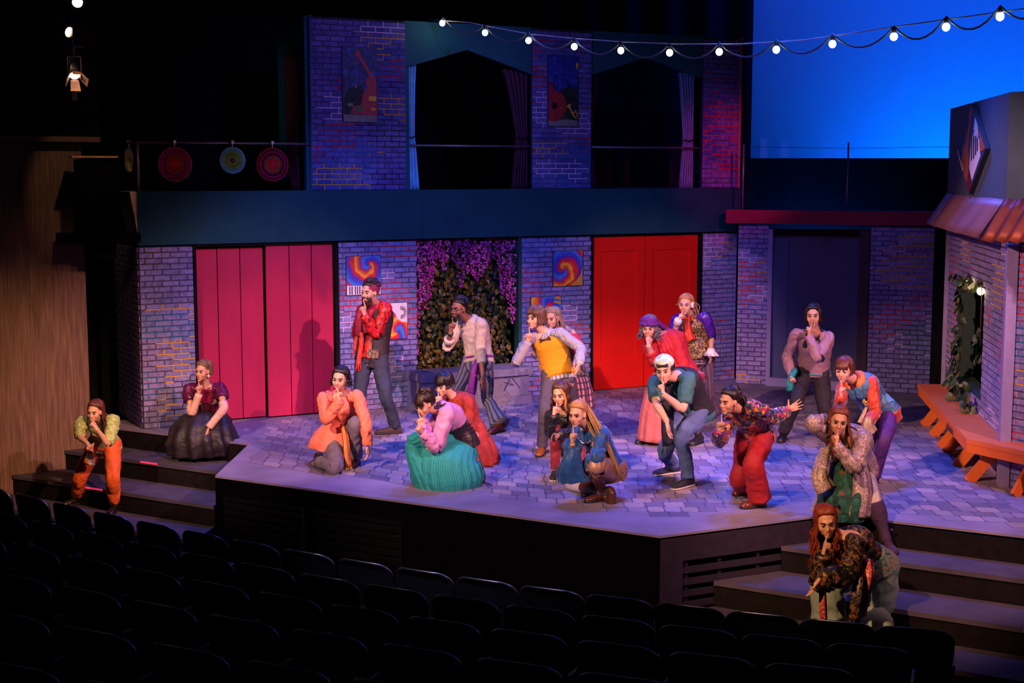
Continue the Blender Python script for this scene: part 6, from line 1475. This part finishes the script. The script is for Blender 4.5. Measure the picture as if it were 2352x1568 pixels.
PLD = plaid('red_plaid', '#5a2434', '#c8a0a0', '#28203c', (26, 14)); rings(s, 'skirt', PLD, [(1312, 850, 0, .15, .13), (1314, 875, 0, .20, .18), (1316, 900, 0, .22, .20), (1316, 935, 0, .24, .22)], .08, 12)
for sd in 'LR': s.shoe(sd, DKLEATH, BKSOLE, shaft=.5)
BLO = hairmat('ash_blonde', '#a08468'); s.hair(BLO, L=.16, n=60, az=(75, 285), seed=9, sway=(.25, 0, 0)); q = MB(); q.tube([s.h(.060, .045, .06), s.h(.078, .03, .0), s.h(.080, .035, -.08), s.h(.078, .05, -.16)], [.009, .011, .011, .007], 8); s.part('braid', q, BLO)
# ---- 8: yellow vest
s = Person('person in mustard knit vest over checked shirt with bow tie leaning forward', 15.35, (1284, 868), (1256, 764), (1286, 766), (1213, 780), (1229, 730), 40, 3, 0, S=1.02, sex='m', hipyaw=12, chest=14)
s.shush('R', (1194, 818), (1213, 786), -1, -1).arml('L', (1334, 800), (1331, 834), -1, -1, 'relax', hdir=(-.25, -.2, -1))
s.legl('R', (1253, 934), (1246, 1042), 0, 14).legl('L', (1308, 935), (1312, 1010), 0, 10)
s.body(fair, lip='#a85048', brow='#5a3a28', nose=1.05, smile=.3)
CHK = plaid('blue_white_check', '#c8c0cc', '#34384e', '#34384e', (26, 60)); s.shirt('checked_shirt', CHK, -.06, 1.03, .013, (1, 1), [(0, .074), (.3, .068), (.5, .064), (.8, .056), (.97, .046), (1, .040)], wr=.010); s.collar('collar', CHK, open_=.4)
s.torso('knit_vest', mat('mustard_knit', '#d8900c', .9, var=.15, vs=40, bs=50, bstr=.4), .02, .95, .030, wr=.004)
s.sash('vest_ribbing', mat('mustard_rib', '#c07c0c', .9, bs=50, bstr=.4), .05, .03, .036)
q = MB(); l, f = s.frame(.95); c = s.spine(.93) + f * .135
for sg in (-1, 1): q.add([c, c + l * sg * .06 + s.up * .028, c + l * sg * .065 - s.up * .028, c + f * .012], [(0, 1, 2), (0, 3, 1), (0, 2, 3), (1, 3, 2)])
q.ell(c + f * .006, (.012,) * 3, 8, 6); s.part('bow_tie', q, mat('plum_bow', '#3a1c34', .5))
s.pants('trousers', mat('taupe_trousers', '#4c4450', .85, var=.2), LEG_ST, wr=.007, fr=.99)
for sd in 'LR': s.shoe(sd, TAN, BKSOLE, L=.27)
HLB = hairmat('light_brown', '#6a4a34'); s.hair(HLB, L=.085, n=70, az=(48, 312), seed=8, vol=1.03)
q = MB()
for i in range(12): x = .05 - i * .008; q.tube([s.h(.02 - i * .002, -.01, .126), s.h(x + .012, .06, .108), s.h(x + .02 + .02 * (i < 6), .088, .07), s.h(x + .025 * (1 if i < 6 else -.6), .085, .04 - .02 * (i < 4))], [.010, .012, .009, .003], 6)
s.part('fringe', q, HLB)
# ---- 10: dark top, red trousers, crouching
s = Person('person with half ponytail, dark sparkly top and red trousers crouching behind blue velvet', 14.30, (1312, 1030), (1296, 940), (1322, 954), (1265, 955), (1287, 905), 24, 12, 4, S=.96, hipyaw=10, chest=14)
s.shush('R', (1262, 995), (1272, 953), -1, -1).arml('L', (1316, 992), (1283, 1000), -1, -1, 'down')
s.legl('R', (1272, 1012), (1275, 1098), 0, 8).legl('L', (1325, 1080), (1350, 1085), 0, kneel=True)
s.body(rosy, lip='#802c34', brow='#2e1a14')
BSP = sequin('black_sparkle', ['#0c0a0c', '#141014', '#1c2420', '#0a0a0c', '#3a3430'], 90, .45); s.shirt('sparkle_top', BSP, -.05, .97, .016, (1, 1), [(0, .078), (.3, .074), (.5, .072), (.8, .066), (1, .052)], wr=.012)
s.pants('velvet_trousers', velvet('crimson_velvet', '#7a0c1c'), LEG_SLIM, wr=.007, fr=.96)
s.shoe('R', mat('black_canvas', (.015, .012, .014), .8), WHSOLE, style='sneaker'); s.shoe('L', mat('black_canvas', (.015, .012, .014), .8), WHSOLE, style='sneaker')
HHL = hairmat('brown_highlight', '#4a2a1c', .8); s.hair(HHL, L=.20, n=70, az=(50, 310), curl=.020, tail=((.02, -.07, .09), .16, .022, (.2, 0, 0)), seed=10)
q = MB(); q.tube([s.h(-.0, -.06, .105), s.h(.02, -.07, .12), s.h(.04, -.06, .105)], .008, 6); s.part('hair_clip', q, SILV)
HGD = hairmat('golden_lock', '#b07840', .4)
q = MB(); q.tube([s.h(.03, .06, .085), s.h(.066, .055, .02), s.h(.074, .05, -.05), s.h(.064, .07, -.12), s.h(.074, .06, -.18)], [.008, .014, .015, .013, .006], 8); s.part('front_lock', q, HGD)
# ---- 11: blue velvet, blonde, squatting in front
s = Person('person with long blonde ponytail in blue velvet top and bronze shorts squatting up front', 13.15, (1400, 1078), (1352, 976), (1384, 996), (1330, 990), (1327, 951), 30, 8, 0, S=.98, hipyaw=50, chest=38, bow=.02)
s.shush('R', (1306, 1070), (1315, 1018), -1, -1).arml('L', (1368, 1056), (1352, 1074), -1, 1, 'fist')
s.legl('L', (1352, 1090), (1384, 1150), 0, 62).legl('R', (1312, 1108), (1400, 1140), 0, kneel=True)
s.body(fair, lip='#8a3038', shadow='#603848', brow='#6a4a30')
BVL = velvet('peacock_velvet', '#0c4a86', .8); s.shirt('velvet_top', BVL, -.05, .95, .016, (.8, .9), [(0, .080), (.3, .086), (.5, .100), (.75, .115), (1, .13)], wr=.014)
rings(s, 'hanging_sleeve', BVL, [(1318, 1028, -.30, .05, .05), (1314, 1055, -.30, .09, .07), (1312, 1085, -.28, .13, .08), (1322, 1104, -.26, .15, .09)], .12, 7, n=48)
neckl(s, 'collar_trim', SILV, .90, .125, 26, .014, .05); s.sash('ornate_belt', mat('plum_belt', '#4a2030', .5), .10, .02, .022)
BRZ = mat('bronze_satin', '#a87e66', .42, metal=.25, var=.35, vs=10)
q = MB(); s.torso('x', BRZ, -.2, .12, .035, wr=.012, mb=q)
h_, k_, a_ = s.leg['L']; limb(q, [s.pel, h_ + (k_ - h_) * .4, h_ + (k_ - h_) * .85, k_ + (a_ - k_) * .18], [(0, .115), (.3, .112), (.6, .100), (.85, .085), (1, .062)], wr=.014, wf=9, n=30, k=26)
h_, k_, a_ = s.leg['R']; limb(q, [s.pel, h_ + (k_ - h_) * .4, h_ + (k_ - h_) * .6], [(0, .12), (.6, .12), (1, .09)], wr=.018, wf=9, n=24); s.part('puff_shorts', q, BRZ)
q = MB(); h_, k_, a_ = s.leg['R']; limb(q, [h_ + (k_ - h_) * .5, k_, k_ + (a_ - k_) * .45], [(0, .078), (.5, .068), (1, .058)], wr=.003); s.part('tights', q, mat('pale_tights', '#c8bcc8', .6))
s.shoe('L', LEATH, BKSOLE, shaft=.66, sr=(.05, .060)); s.shoe('R', LEATH, BKSOLE, shaft=.66, sr=(.05, .062))
q = MB(); h_, k_, a_ = s.leg['L']; c = a_ + V(-.02, -.06, .02); q.bar(c + V(-.03, 0, .03), c + V(.03, 0, .03), .012, .012); q.bar(c + V(-.03, 0, -.02), c + V(.03, 0, -.02), .012, .012); q.bar(c + V(-.03, 0, -.02), c + V(-.03, 0, .03), .012, .012); q.bar(c + V(.03, 0, -.02), c + V(.03, 0, .03), .012, .012); s.part('boot_buckle', q, SILV)
BLG = hairmat('golden_blonde', '#b88850', .5); s.hair(BLG, L=0, tail=((.0, -.06, .085), .70, .034, (.52, -.28, 0)), bun=(0, -.055, .108, .022), seed=11)
# ---- 13: red sweater, purple hat, grey hair
s = Person('person with purple knitted hat, grey hair and wide red sweater near the red doors', 15.85, (1556, 872), (1518, 768), (1549, 780), (1492, 796), (1491, 752), 16, 10, 0, S=1.02, fat=1.4, hipyaw=20, chest=18, bow=.05)
s.shush('R', (1500, 826), (1489, 792), -1, -1).arml('L', (1572, 850), (1540, 868), -1, -1, 'relax')
s.legl('R', (1520, 940), (1490, 1016), 0, 50).legl('L', (1580, 940), (1606, 1018), 0, 35)
s.body(rosy, lip='#a04840', brow='#504048')
RSW = stripes('red_rib_knit', [(0, '#b01020'), (.7, '#840a18')], 34); s.shirt('sweater', RSW, -.16, 1.03, .030, (1, .8), [(0, .095), (.3, .090), (.5, .086), (.8, .068), (1, .048)], wr=.010, flare=.25)
PKS = mat('rose_mauve_skirt', '#b05a5c', .8, var=.15, vs=5); rings(s, 'skirt', PKS, [(1545, 860, 0, .22, .20), (1532, 900, -.04, .24, .22), (1520, 950, -.06, .235, .2), (1512, 1010, -.06, .225, .2)], .06, 11)
PKA = stripes('pink_stripe_apron', [(0, '#d84a6a'), (.5, '#a02848')], 14); s.torso('hip_wrap', mat('mauve_wrap', '#a05878', .8), -.4, .02, .045, flare=.2, drop=0)
for sd in 'LR': s.shoe(sd, mat('navy_shoe', '#20222e', .4), BKSOLE)
q = MB(); h_, k_, a_ = s.leg['L']; limb(q, [k_ + (a_ - k_) * .75, a_ + V(0, 0, -.02)], [(0, .045), (1, .045)], n=12, k=5); s.part('sock', q, mat('navy_sock', '#1c1c28', .9))
HGR = hairmat('silver_grey', '#6a626c', .5); s.hair(HGR, L=.14, n=90, az=(50, 310), th=.009, curl=.030, vol=1.05, seed=13)
PHT = mat('purple_knit', '#5a1470', .9, var=.4, vs=45, bs=40, bstr=.6); s.hatcap('knitted_hat', PHT, (0, -.02, .062), (.098, .112, .078), .014); q = MB()
q.tube([s.h(.095 * math.sin(a), .105 * math.cos(a) - .015, .045 + .012 * math.cos(a)) for a in np.linspace(0, 2 * math.pi, 25)], .020, 8); s.part('hat_brim', q, PHT)
s.ribbon('hat_scarf', PHT, [s.h(.06, -.09, .03), s.spine(.95) - s.cf * .11 + s.sl_ * .08, s.spine(.75) - s.cf * .12 + s.sl_ * .14], .06, .015)
# ---- 14: brocade vest, purple sleeves
s = Person('person with blonde curls in gold brocade vest and violet sleeves before the red doors', 17.1, (1601, 820), (1589, 723), (1619, 730), (1556, 735), (1575, 700), 20, 2, 0, S=1.03, hipyaw=12, chest=10)
s.shush('R', (1546, 770), (1557, 737), -1, -1).arml('L', (1634, 776), (1633, 803), 1, -1, 'down', hdir=(.05, -.1, -1))
s.legl('L', (1622, 865), (1632, 960), 0, 38).legl('R', (1590, 870), (1592, 955), 0, 30)
s.body(fair, lip='#b04048', shadow='#8a6a9a', brow='#7a5a3c')
VIO = mat('violet_satin', '#4a1a90', .35, var=.4, vs=9); s.shirt('violet_shirt', VIO, .3, 1.03, .012, (.55, .72), [(0, .085), (.2, .092), (.45, .084), (.6, .055), (1, .04)], wr=.013)
BRC = multi('gold_brocade', ['#2a1818', '#8a6a34', '#3a1c1c', '#b08a4a', '#241414', '#6a4a28'], 80, .5, metal=.2); s.torso('brocade_vest', BRC, -.10, .97, .034, flare=.10, wr=.005)
s.pants('striped_trousers', stripes('mauve_stripe', [(0, '#6a5258'), (.6, '#9a7c80'), (.8, '#54404a')], 9), LEG_BELL, wr=.006, fr=.97)
CRV = mat('red_orange_cravat', '#d83820', .5, var=.35, vs=10); s.ribbon('cravat', CRV, [s.spine(.97) + s.cf * .12, s.spine(.8) + s.cf * .19, s.spine(.6) + s.cf * .2, s.spine(.42) + s.cf * .19 + s.sl_ * .02], .085, .022, wide=(.5, 1.25)); neckl(s, 'cravat_knot', CRV, .99, .07, 12, .022, .02)
WHT = mat('white_lace_glove', '#e0c8c0', .8); q = MB(); W = s.arm['L'][2]; hd = V(.02, -.05, -1)
ringloft(q, [W + hd * x for x in (-.02, .02, .05, .07)], [V(1, 0, 0)] * 4, [V(0, 1, 0)] * 4, [.038, .05, .075, .085], [.036, .045, .065, .07], n=40, pleat=.22, pn=9, cap=False); s.part('lace_cuff', q, WHT)
s.cuff('lace_cuff', WHT, 'R', .96, .045, .07)
for sd in 'LR': s.shoe(sd, TAN, BKSOLE, L=.26)
BLC = hairmat('strawberry_blonde', '#b07c50', .5); s.hair(BLC, L=.02, n=30, az=(80, 280), tail=((.055, -.05, -.01), .20, .034, (.15, 0, 0)), curl=.022, seed=14)
q = MB(); c = s.h(.083, .0, .0)
for i in range(7): a = i * .9; q.ell(c + s.hf * .022 * math.cos(a) + s.hu * .022 * math.sin(a), (.016, .016, .016), 8, 6)
s.part('hair_flower', q, mat('white_petal', '#f0e4e0', .6))
# ---- 12: bandana, vest, jeans
s = Person('person in pale bandana, teal tee and black vest with jeans leaning forward', 13.95, (1596, 946), (1553, 863), (1583, 872), (1504, 878), (1526, 850), 18, 8, 6, S=1.05, sex='m', hipyaw=20, chest=12, bow=.04)
s.shush('L', (1562, 954), (1523, 905), -1, -1).arml('R', (1508, 928), (1532, 968), -1, -1, 'down', hdir=(.15, -.2, -1))
s.legl('L', (1564, 1004), (1580, 1118), 0, 48).legl('R', (1540, 1000), (1545, 1088), 0, 62)
s.body(fair, jaw=1.05, lip='#a05048', brow='#3a2418', smile=.6, nose=1.05)
TEE = mat('teal_tee', '#2c5a5c', .85, var=.15); s.shirt('tee_shirt', TEE, -.16, 1.03, .014, (.40, .40), [(0, .082), (.3, .084), (.42, .08), (1, .05)], wr=.008); s.torso('vest', mat('black_vest', '#181216', .8, var=.3), -.02, 1.0, .034, open_=.28, wr=.005)
s.pants('jeans', DENIM, LEG_ST, wr=.011, fr=.99)
AQ = mat('aqua_scarf', '#2a9a9a', .7, var=.3); s.ribbon('scarf', AQ, [s.spine(.99) - s.cf * .08 + s.sl_ * .03, s.spine(.99) + s.sl_ * .085 + s.cf * .03, s.spine(.84) + s.sl_ * .05 + s.cf * .16, s.spine(.62) + s.sl_ * .03 + s.cf * .19], .06, .014)
LNG = mat('dark_paisley_scarf', '#202430', .7, var=.6, vs=14); s.ribbon('long_scarf', LNG, [s.spine(.97) - s.sl_ * .09 + s.cf * .05, s.spine(.75) - s.sl_ * .10 + s.cf * .17, at(1534, 930, s.pel[1] - .45), at(1533, 980, s.pel[1] - .42), at(1535, 1022, s.pel[1] - .38)], .10, .014, fringe=9)
q = MB(); c = s.spine(.7) + s.sl_ * .09 + s.cf * .175
for i in range(8): a = i * .8; q.ell(c + s.sl_ * .018 * math.cos(a) + s.up * .018 * math.sin(a), (.012, .008, .012), 6, 5)
s.part('flower_badge', q, GOLDM)
for sd in 'LR': s.shoe(sd, mat('navy_canvas', '#20202e', .8), WHSOLE, L=.285, style='sneaker')
s.hair(HBR, L=.02, n=50, az=(60, 300), seed=12, vol=.98)
q = MB()
for i in range(12): x = -.05 + i * .009; q.tube([s.h(x, .064, .078), s.h(x + .004, .083, .068), s.h(x + .014, .086, .052)], [.006, .008, .003], 6)
s.part('fringe', q, HBR)
BND = multi('pale_bandana', ['#b8c8a8', '#d8e0d0', '#8ab0a8', '#c8d8c0', '#a8c088'], 24, .7); s.hatcap('bandana', BND, (0, -.026, .066), (.092, .112, .078), .008); s.ribbon('bandana_knot', BND, [s.h(.02, -.12, .05), s.h(.04, -.135, .01), s.h(.05, -.13, -.04)], .05, .012)
# ---- 16: mauve shirt, black trousers
s = Person('person in mauve poet shirt and black trousers standing before the slate door', 16.2, (1866, 858), (1872, 764), (1904, 776), (1828, 768), (1868, 725), 16, 2, 3, S=1.06, sex='m', hipyaw=5, chest=4)
s.shush('L', (1886, 838), (1857, 772), -1, -1).arml('R', (1810, 818), (1817, 862), 1, -1, 'fist')
s.legl('R', (1828, 925), (1799, 1010), 0, 20).legl('L', (1886, 915), (1908, 1000), 0, -20)
s.body(fair, lip='#984848', brow='#201414')
MAV = mat('mauve_shirt', '#a07880', .7, var=.2, vs=5); s.shirt('poet_shirt', MAV, .0, 1.03, .030, (1, 1), [(0, .068), (.25, .072), (.5, .080), (.78, .076), (.88, .050), (1, .040)], wr=.010); s.collar('collar', MAV, open_=.4)
NVY = mat('navy_neckerchief', '#101830', .6); neckl(s, 'neckerchief', NVY, 1.04, .085, 16, .024, .03); s.ribbon('neckerchief_tail', NVY, [s.spine(.97) + s.cf * .10 - s.sl_ * .03, s.spine(.88) + s.cf * .14 - s.sl_ * .06, s.spine(.76) + s.cf * .16 - s.sl_ * .07], .05, .012)
s.pants('trousers', mat('black_trousers', (.018, .012, .018), .8, var=.3), LEG_ST, wr=.009, fr=.98); TLS = mat('teal_scarf', '#178a86', .6, var=.3); s.sash('waist_sash', TLS, .06, .03, .040)
c = s.arm['R'][2]; s.ribbon('held_scarf', TLS, [s.spine(.08) - s.hl * .17 + s.cf * .02, at(1826, 850, c[1]), at(1816, 874, c[1] - .04), at(1816, 897, c[1] - .04)], .08, .02, wide=(.5, 1.1))
for sd in 'LR': s.shoe(sd, DKLEATH, BKSOLE, shaft=.8, sr=(.05, .060), L=.28)
s.hair(hairmat('dark_shag', '#1c1214'), L=.10, n=64, az=(48, 312), seed=16, vol=1.03)
# ---- 15: multicolour blouse, red trousers
s = Person('person in multicoloured satin blouse and wide red trousers, one arm stretched back', 12.98, (1738, 1000), (1702, 935), (1734, 938), (1676, 952), (1675, 922), 52, 6, 0, S=.97, hipyaw=25, chest=24, bow=.03)
s.shush('R', (1643, 1028), (1652, 992), -1, -1, up=-.02).arml('L', (1772, 958), (1808, 944), 1, 1, 'spread', hdir=(.7, -.2, .45), thumb=V(.35, 0, 1))
s.legl('L', (1728, 1055), (1744, 1165), 0, 72).legl('R', (1706, 1046), (1710, 1132), 0, 40)
s.body(tan_, lip='#b03040', brow='#20120e', smile=.7)
MUL = multi('rainbow_satin', ['#a8182c', '#c88a1c', '#4a1878', '#145058', '#1c0e14', '#b8301c', '#2a1420', '#7a2478', '#c8701c', '#180c14', '#24406a'], 42, .35, sheen=.2); s.shirt('satin_blouse', MUL, -.05, 1.03, .020, (1, 1), [(0, .085), (.25, .088), (.5, .092), (.8, .088), (.92, .056), (1, .042)], wr=.016); s.collar('collar', MUL, open_=.5)
s.pants('wide_trousers', mat('bright_red_crepe', '#960814', .75, var=.2, vs=4), LEG_WIDE, wr=.012, fr=.97, inf=.018)
for sd in 'LR': s.shoe(sd, mat('glossy_brown', '#6a2a14', .2), BKSOLE, L=.25)
q = MB(); q.ell(s.h(.080, -.004, -.045), (.008,) * 3, 8, 6); s.part('earring', q, GOLDM)
s.hair(hairmat('dark_espresso', '#1e1010'), L=.0, bun=((.0, -.075, .10, .040), (.02, -.10, .06, .03)), seed=15, tail=((.03, -.10, .0), .10, .02, (.2, 0, 0)))
# ---- 17: patched vest, purple trousers
s = Person('person in patchwork denim vest, orange sleeves and purple trousers by the bench', 13.95, (2026, 950), (1963, 871), (2004, 880), (1938, 888), (1938, 850), 28, 8, 0, S=.98, hipyaw=35, chest=24, bow=.03)
s.shush('R', (1926, 942), (1932, 911), -1, -1).arml('L', (2010, 945), (1988, 982), -1, -1, 'relax')
s.legl('L', (2022, 1030), (2008, 1112), 0, 35).legl('R', (1990, 1030), (1975, 1095), 0, 40)
s.body(fair, lip='#a84850', smile=.6, shadow='#c8c0d0', brow='#5a3424')
ORS = velvet('burnt_orange_velvet', '#b03008', .5); s.shirt('orange_shirt', ORS, -.22, 1.03, .014, (1, 1), [(0, .080), (.3, .076), (.5, .072), (.8, .066), (1, .050)], wr=.012, flare=.1); s.collar('collar', mat('orange_collar', '#e0702c', .6), open_=.5, h=.055, flare=.035)
PTC = multi('patchwork_denim', ['#4a7a9a', '#3a6a90', '#5a94a4', '#36607c', '#487890'], 10, .6, edges='#2c4a60'); s.torso('denim_vest', PTC, -.02, .96, .032, wr=.005); s.sash('orange_hem', ORS, -.02, .05, .034)
BRF = sequin('gold_brooch', ['#d8b058', '#a08030', '#e8d090'], 120); q = MB(); c = s.spine(.6) + s.sl_ * .05 + s.cf * .175
for i in range(14): a = i * 2.4; q.ell(c + s.sl_ * .022 * math.cos(a) * (i / 14) ** .5 + s.up * .045 * math.sin(a) * (i / 14) ** .5, (.013, .010, .013), 6, 5)
s.part('brooch', q, BRF)
s.pants('purple_trousers', mat('purple_crepe', '#42125c', .75, var=.2), LEG_ST, wr=.008, fr=1.0); s.ribbon('cuff_frill', mat('champagne_satin', '#a08868', .35, var=.3), [s.arm['L'][2] + V(.03, 0, .10), s.arm['L'][2] + V(.02, -.02, .02), s.arm['L'][2] + V(.05, -.02, -.05)], .12, .03, wide=(.5, 1.1))
s.ribbon('hip_ribbon', mat('champagne_satin', '#a08868', .35, var=.3), [at(1990, 935, 13.70), at(1984, 952, 13.68), at(1977, 972, 13.66)], .05, .016, wide=(.4, 1.3))
for sd in 'LR': s.shoe(sd, DKLEATH, BKSOLE)
s.hair(hairmat('chestnut', '#5a2c1c'), L=.045, n=60, az=(62, 298), bangs=22, seed=17, vol=1.02)
# ---- 18: sequin jacket, green dress, boots
s = Person('person in pale sequin jacket, green dress and purple boots stepping down the right steps', 12.6, (1952, 1066), (1947, 1003), (1984, 1008), (1902, 1000), (1926, 967), 8, 6, -8, S=1.0, fat=1.12, hipyaw=0, chest=2)
s.shush('L', (1966, 1074), (1920, 1024), -1, -1).arml('R', (1866, 972), (1898, 962), -1, 1, 'fist')
s.legl('L', (2004, 1146), (2037, 1262), -.225, -5).legl('R', (1918, 1170), (1912, 1262), -.225, 15)
s.body(rosy, lip='#b05048', shadow='#3a8a7a', smile=.6, brow='#5a3424')
SQJ = sequin('pale_sequin', ['#a08888', '#b89c98', '#7a6468', '#a88c88', '#c8b4ac', '#8a7478'], 120, .45); GRD = multi('green_patchwork', ['#14483c', '#1c5a4c', '#0e3a34', '#1a5448', '#6a4420', '#124038', '#1c6a5c', '#0e3a34', '#14483c'], 20, .8)
s.torso('dress', GRD, -.05, .93, .016, wr=.006); rings(s, 'dress_skirt', GRD, [(1950, 1055, 0, .17, .15), (1943, 1086, -.12, .20, .24), (1939, 1130, -.20, .215, .32), (1937, 1170, -.20, .235, .30), (1937, 1184, -.2, .24, .28)], .07, 9, n=100, wr=.016)
s.torso('sequin_jacket', SQJ, -.95, .985, .044, open_=.80, flare=.16, drop=.1, wr=.012, k=28); q = MB()
for sd in 'LR': s.sleeve(q, sd, 1, [(0, .095), (.25, .092), (.5, .088), (.8, .070), (1, .052)], wr=.012)
s.part('jacket_sleeves', q, SQJ)
s.ribbon('jacket_panel', SQJ, [at(1968, 1050, 12.28), at(1979, 1090, 12.18), at(1981, 1140, 12.12), at(1974, 1186, 12.12)], .16, .03, wide=(.7, 1.15))
s.ribbon('jacket_panel', SQJ, [at(1900, 1030, 12.35), at(1889, 1065, 12.26), at(1886, 1100, 12.2), at(1900, 1126, 12.16)], .15, .03, wide=(.6, 1.2)); s.collar('jacket_collar', SQJ, open_=.6)
for i in range(3): s.cuff('red_bracelet', mat('red_bangle', '#c82c18', .4), 'L', .86 - i * .055, .048, .018)
q = MB(); h_, k_, a_ = s.leg['L']; limb(q, [h_ + (k_ - h_) * .5, k_, k_ + (a_ - k_) * .5], [(0, .085), (.5, .066), (1, .06)], wr=.002); h_, k_, a_ = s.leg['R']; limb(q, [h_ + (k_ - h_) * .5, k_, k_ + (a_ - k_) * .5], [(0, .085), (.5, .066), (1, .06)], wr=.002); s.part('tights', q, mat('cream_tights', '#c8b8b0', .7))
PBT = mat('purple_suede', '#3c2444', .85, var=.25)
for sd in 'LR': s.shoe(sd, PBT, BKSOLE, shaft=.82, sr=(.055, .080))
q = MB(); h_, k_, a_ = s.leg['L']
for i in range(4): c = a_ + (k_ - a_) * (.25 + .17 * i) + V(.062, -.01, 0); q.bar(c - V(.012, .03, 0), c + V(.012, -.02, 0), .016, .016)
s.part('boot_buckles', q, SILV)
HRD = hairmat('light_auburn', '#7a3c24', .6); s.hair(HRD, L=.36, n=76, az=(62, 298), seed=18, sway=(.18, -.10, 0), curl=.012, bun=(.02, -.05, .11, .028))
# ---- 19: front right, red hair, dark floral blouse
s = Person('person with long red hair, dark floral blouse and mint trousers lowest on the right steps', 11.1, (2012, 1305), (1936, 1234), (1966, 1250), (1892, 1260), (1897, 1198), 4, 10, 6, S=1.0, hipyaw=20, chest=14, bow=.03, fat=1.05)
s.shush('R', (1886, 1326), (1891, 1272), -1, -1).arml('L', (1944, 1322), (1882, 1328), -1, -1, 'down', hdir=(-.5, -.1, -1))
s.legl('R', (1900, 1345), (1905, 1478), -.675, 10).legl('L', (2010, 1400), (2012, 1490), -.675, 20)
s.body(fair, lip='#b83030', brow='#4a2014')
DFL = blend('dark_floral_satin', ['#0c0a0c', '#100c0e', '#181214', '#141012', '#2a2024', '#8a6038', '#201618', '#140e10', '#3a4844', '#100c0e'], 15, .42, dist=1.2); TFL = blend('teal_floral', ['#14282c', '#1c3a40', '#3a6a6c', '#8a6a50', '#5a8080', '#14282c'], 20, .4, dist=2.0)
s.shirt('floral_blouse', DFL, .25, .90, .020, (1, 1), [(0, .085), (.3, .090), (.5, .100), (.75, .11), (.95, .085), (1, .06)], wr=.016); s.torso('waist_scarf', TFL, .02, .34, .030, wr=.008)
q = MB()
for sg in (-1, 1): q.tube([s.spine(.98) + s.sl_ * sg * .09 - s.cf * .02, s.spine(.9) + s.sl_ * sg * .11 + s.cf * .08], .010, 6)
s.part('black_strap', q, BOWM)
MNT = mat('mint_rib_trousers', '#8aa094', .8, var=.12, vs=6, bs=70, bstr=.3, stretch=(1, 1, .3)); s.pants('wide_trousers', MNT, [(0, .115), (.25, .118), (.5, .115), (.75, .125), (1, .150)], wr=.010, fr=1.0, inf=.022, n=24)
CRL = sequin('coral_sequin', ['#d8605c', '#c84a50', '#e88878', '#a83840'], 70, .4); s.ribbon('coral_trim', CRL, [at(1993, 1285, 10.72), at(1996, 1320, 10.62), at(1985, 1370, 10.60), at(1978, 1415, 10.62)], .075, .014); s.ribbon('coral_trim', CRL, [at(1889, 1350, 10.50), at(1890, 1385, 10.5), at(1892, 1425, 10.52)], .05, .012)
s.ribbon('dark_shawl', DFL, [at(1970, 1290, 10.66), at(1974, 1335, 10.56), at(1968, 1380, 10.52), at(1964, 1420, 10.54)], .09, .02, fringe=8)
for sd in 'LR': s.shoe(sd, LEATH, BKSOLE)
HRR = hairmat('copper_red', '#8a3414', .6); s.hair(HRR, L=.36, n=120, az=(52, 308), seed=19, th=.0095, curl=.026, vol=1.0, sway=(0, -.06, 0)); q = MB(); c = s.h(.07, -.04, .09)
for sg in (-1, 1): q.tube([c, c + V(.03 * sg, 0, .03), c + V(.05 * sg, 0, 0)], [.008, .018, .012], 8)
s.part('hair_bow', q, BOWM)
q = MB(); 
for i in range(4): q.ell(s.h(-.086, .0, -.05 - i * .018), (.010,) * 3, 8, 6)
s.part('drop_earring', q, GOLDM)
# ================================================================ evaluate the modifiers once and keep plain meshes
bpy.context.view_layer.update()
dg = bpy.context.evaluated_depsgraph_get()
todo = [o for o in bpy.data.objects if o.type == 'MESH' and o.modifiers]
new = [(o, bpy.data.meshes.new_from_object(o.evaluated_get(dg), preserve_all_data_layers=True, depsgraph=dg)) for o in todo]
for o, me in new:
    mats = list(o.data.materials); o.modifiers.clear(); o.data = me
    if not me.materials:
        for q in mats: me.materials.append(q)
for s in PEOPLE:                                # eye sockets and mouth line in the evaluated skin
    me = s.bodyo.data; n = len(me.vertices); v = np.empty(n * 3, np.float32); me.vertices.foreach_get('co', v); v = v.reshape(-1, 3)
    loc = (v + s.base - s.hc) / s.S; l, f, u = loc @ s.hl_, loc @ s.hf, loc @ s.hu; d = np.zeros(n)
    for sg in (-1, 1): d += .0105 * np.exp(-(((l - sg * .032) / .019) ** 2 + ((u - .003) / .0125) ** 2 + ((f - .08) / .03) ** 2))
    d += .004 * np.exp(-((l / .022) ** 2 + ((u + .0575) / .004) ** 2 + ((f - .095) / .02) ** 2))
    v -= np.outer(d * s.S, s.hf).astype(np.float32); me.vertices.foreach_set('co', v.ravel()); me.update()
    me.polygons.foreach_set('use_smooth', [True] * len(me.polygons)); del s.bodyo['_p']
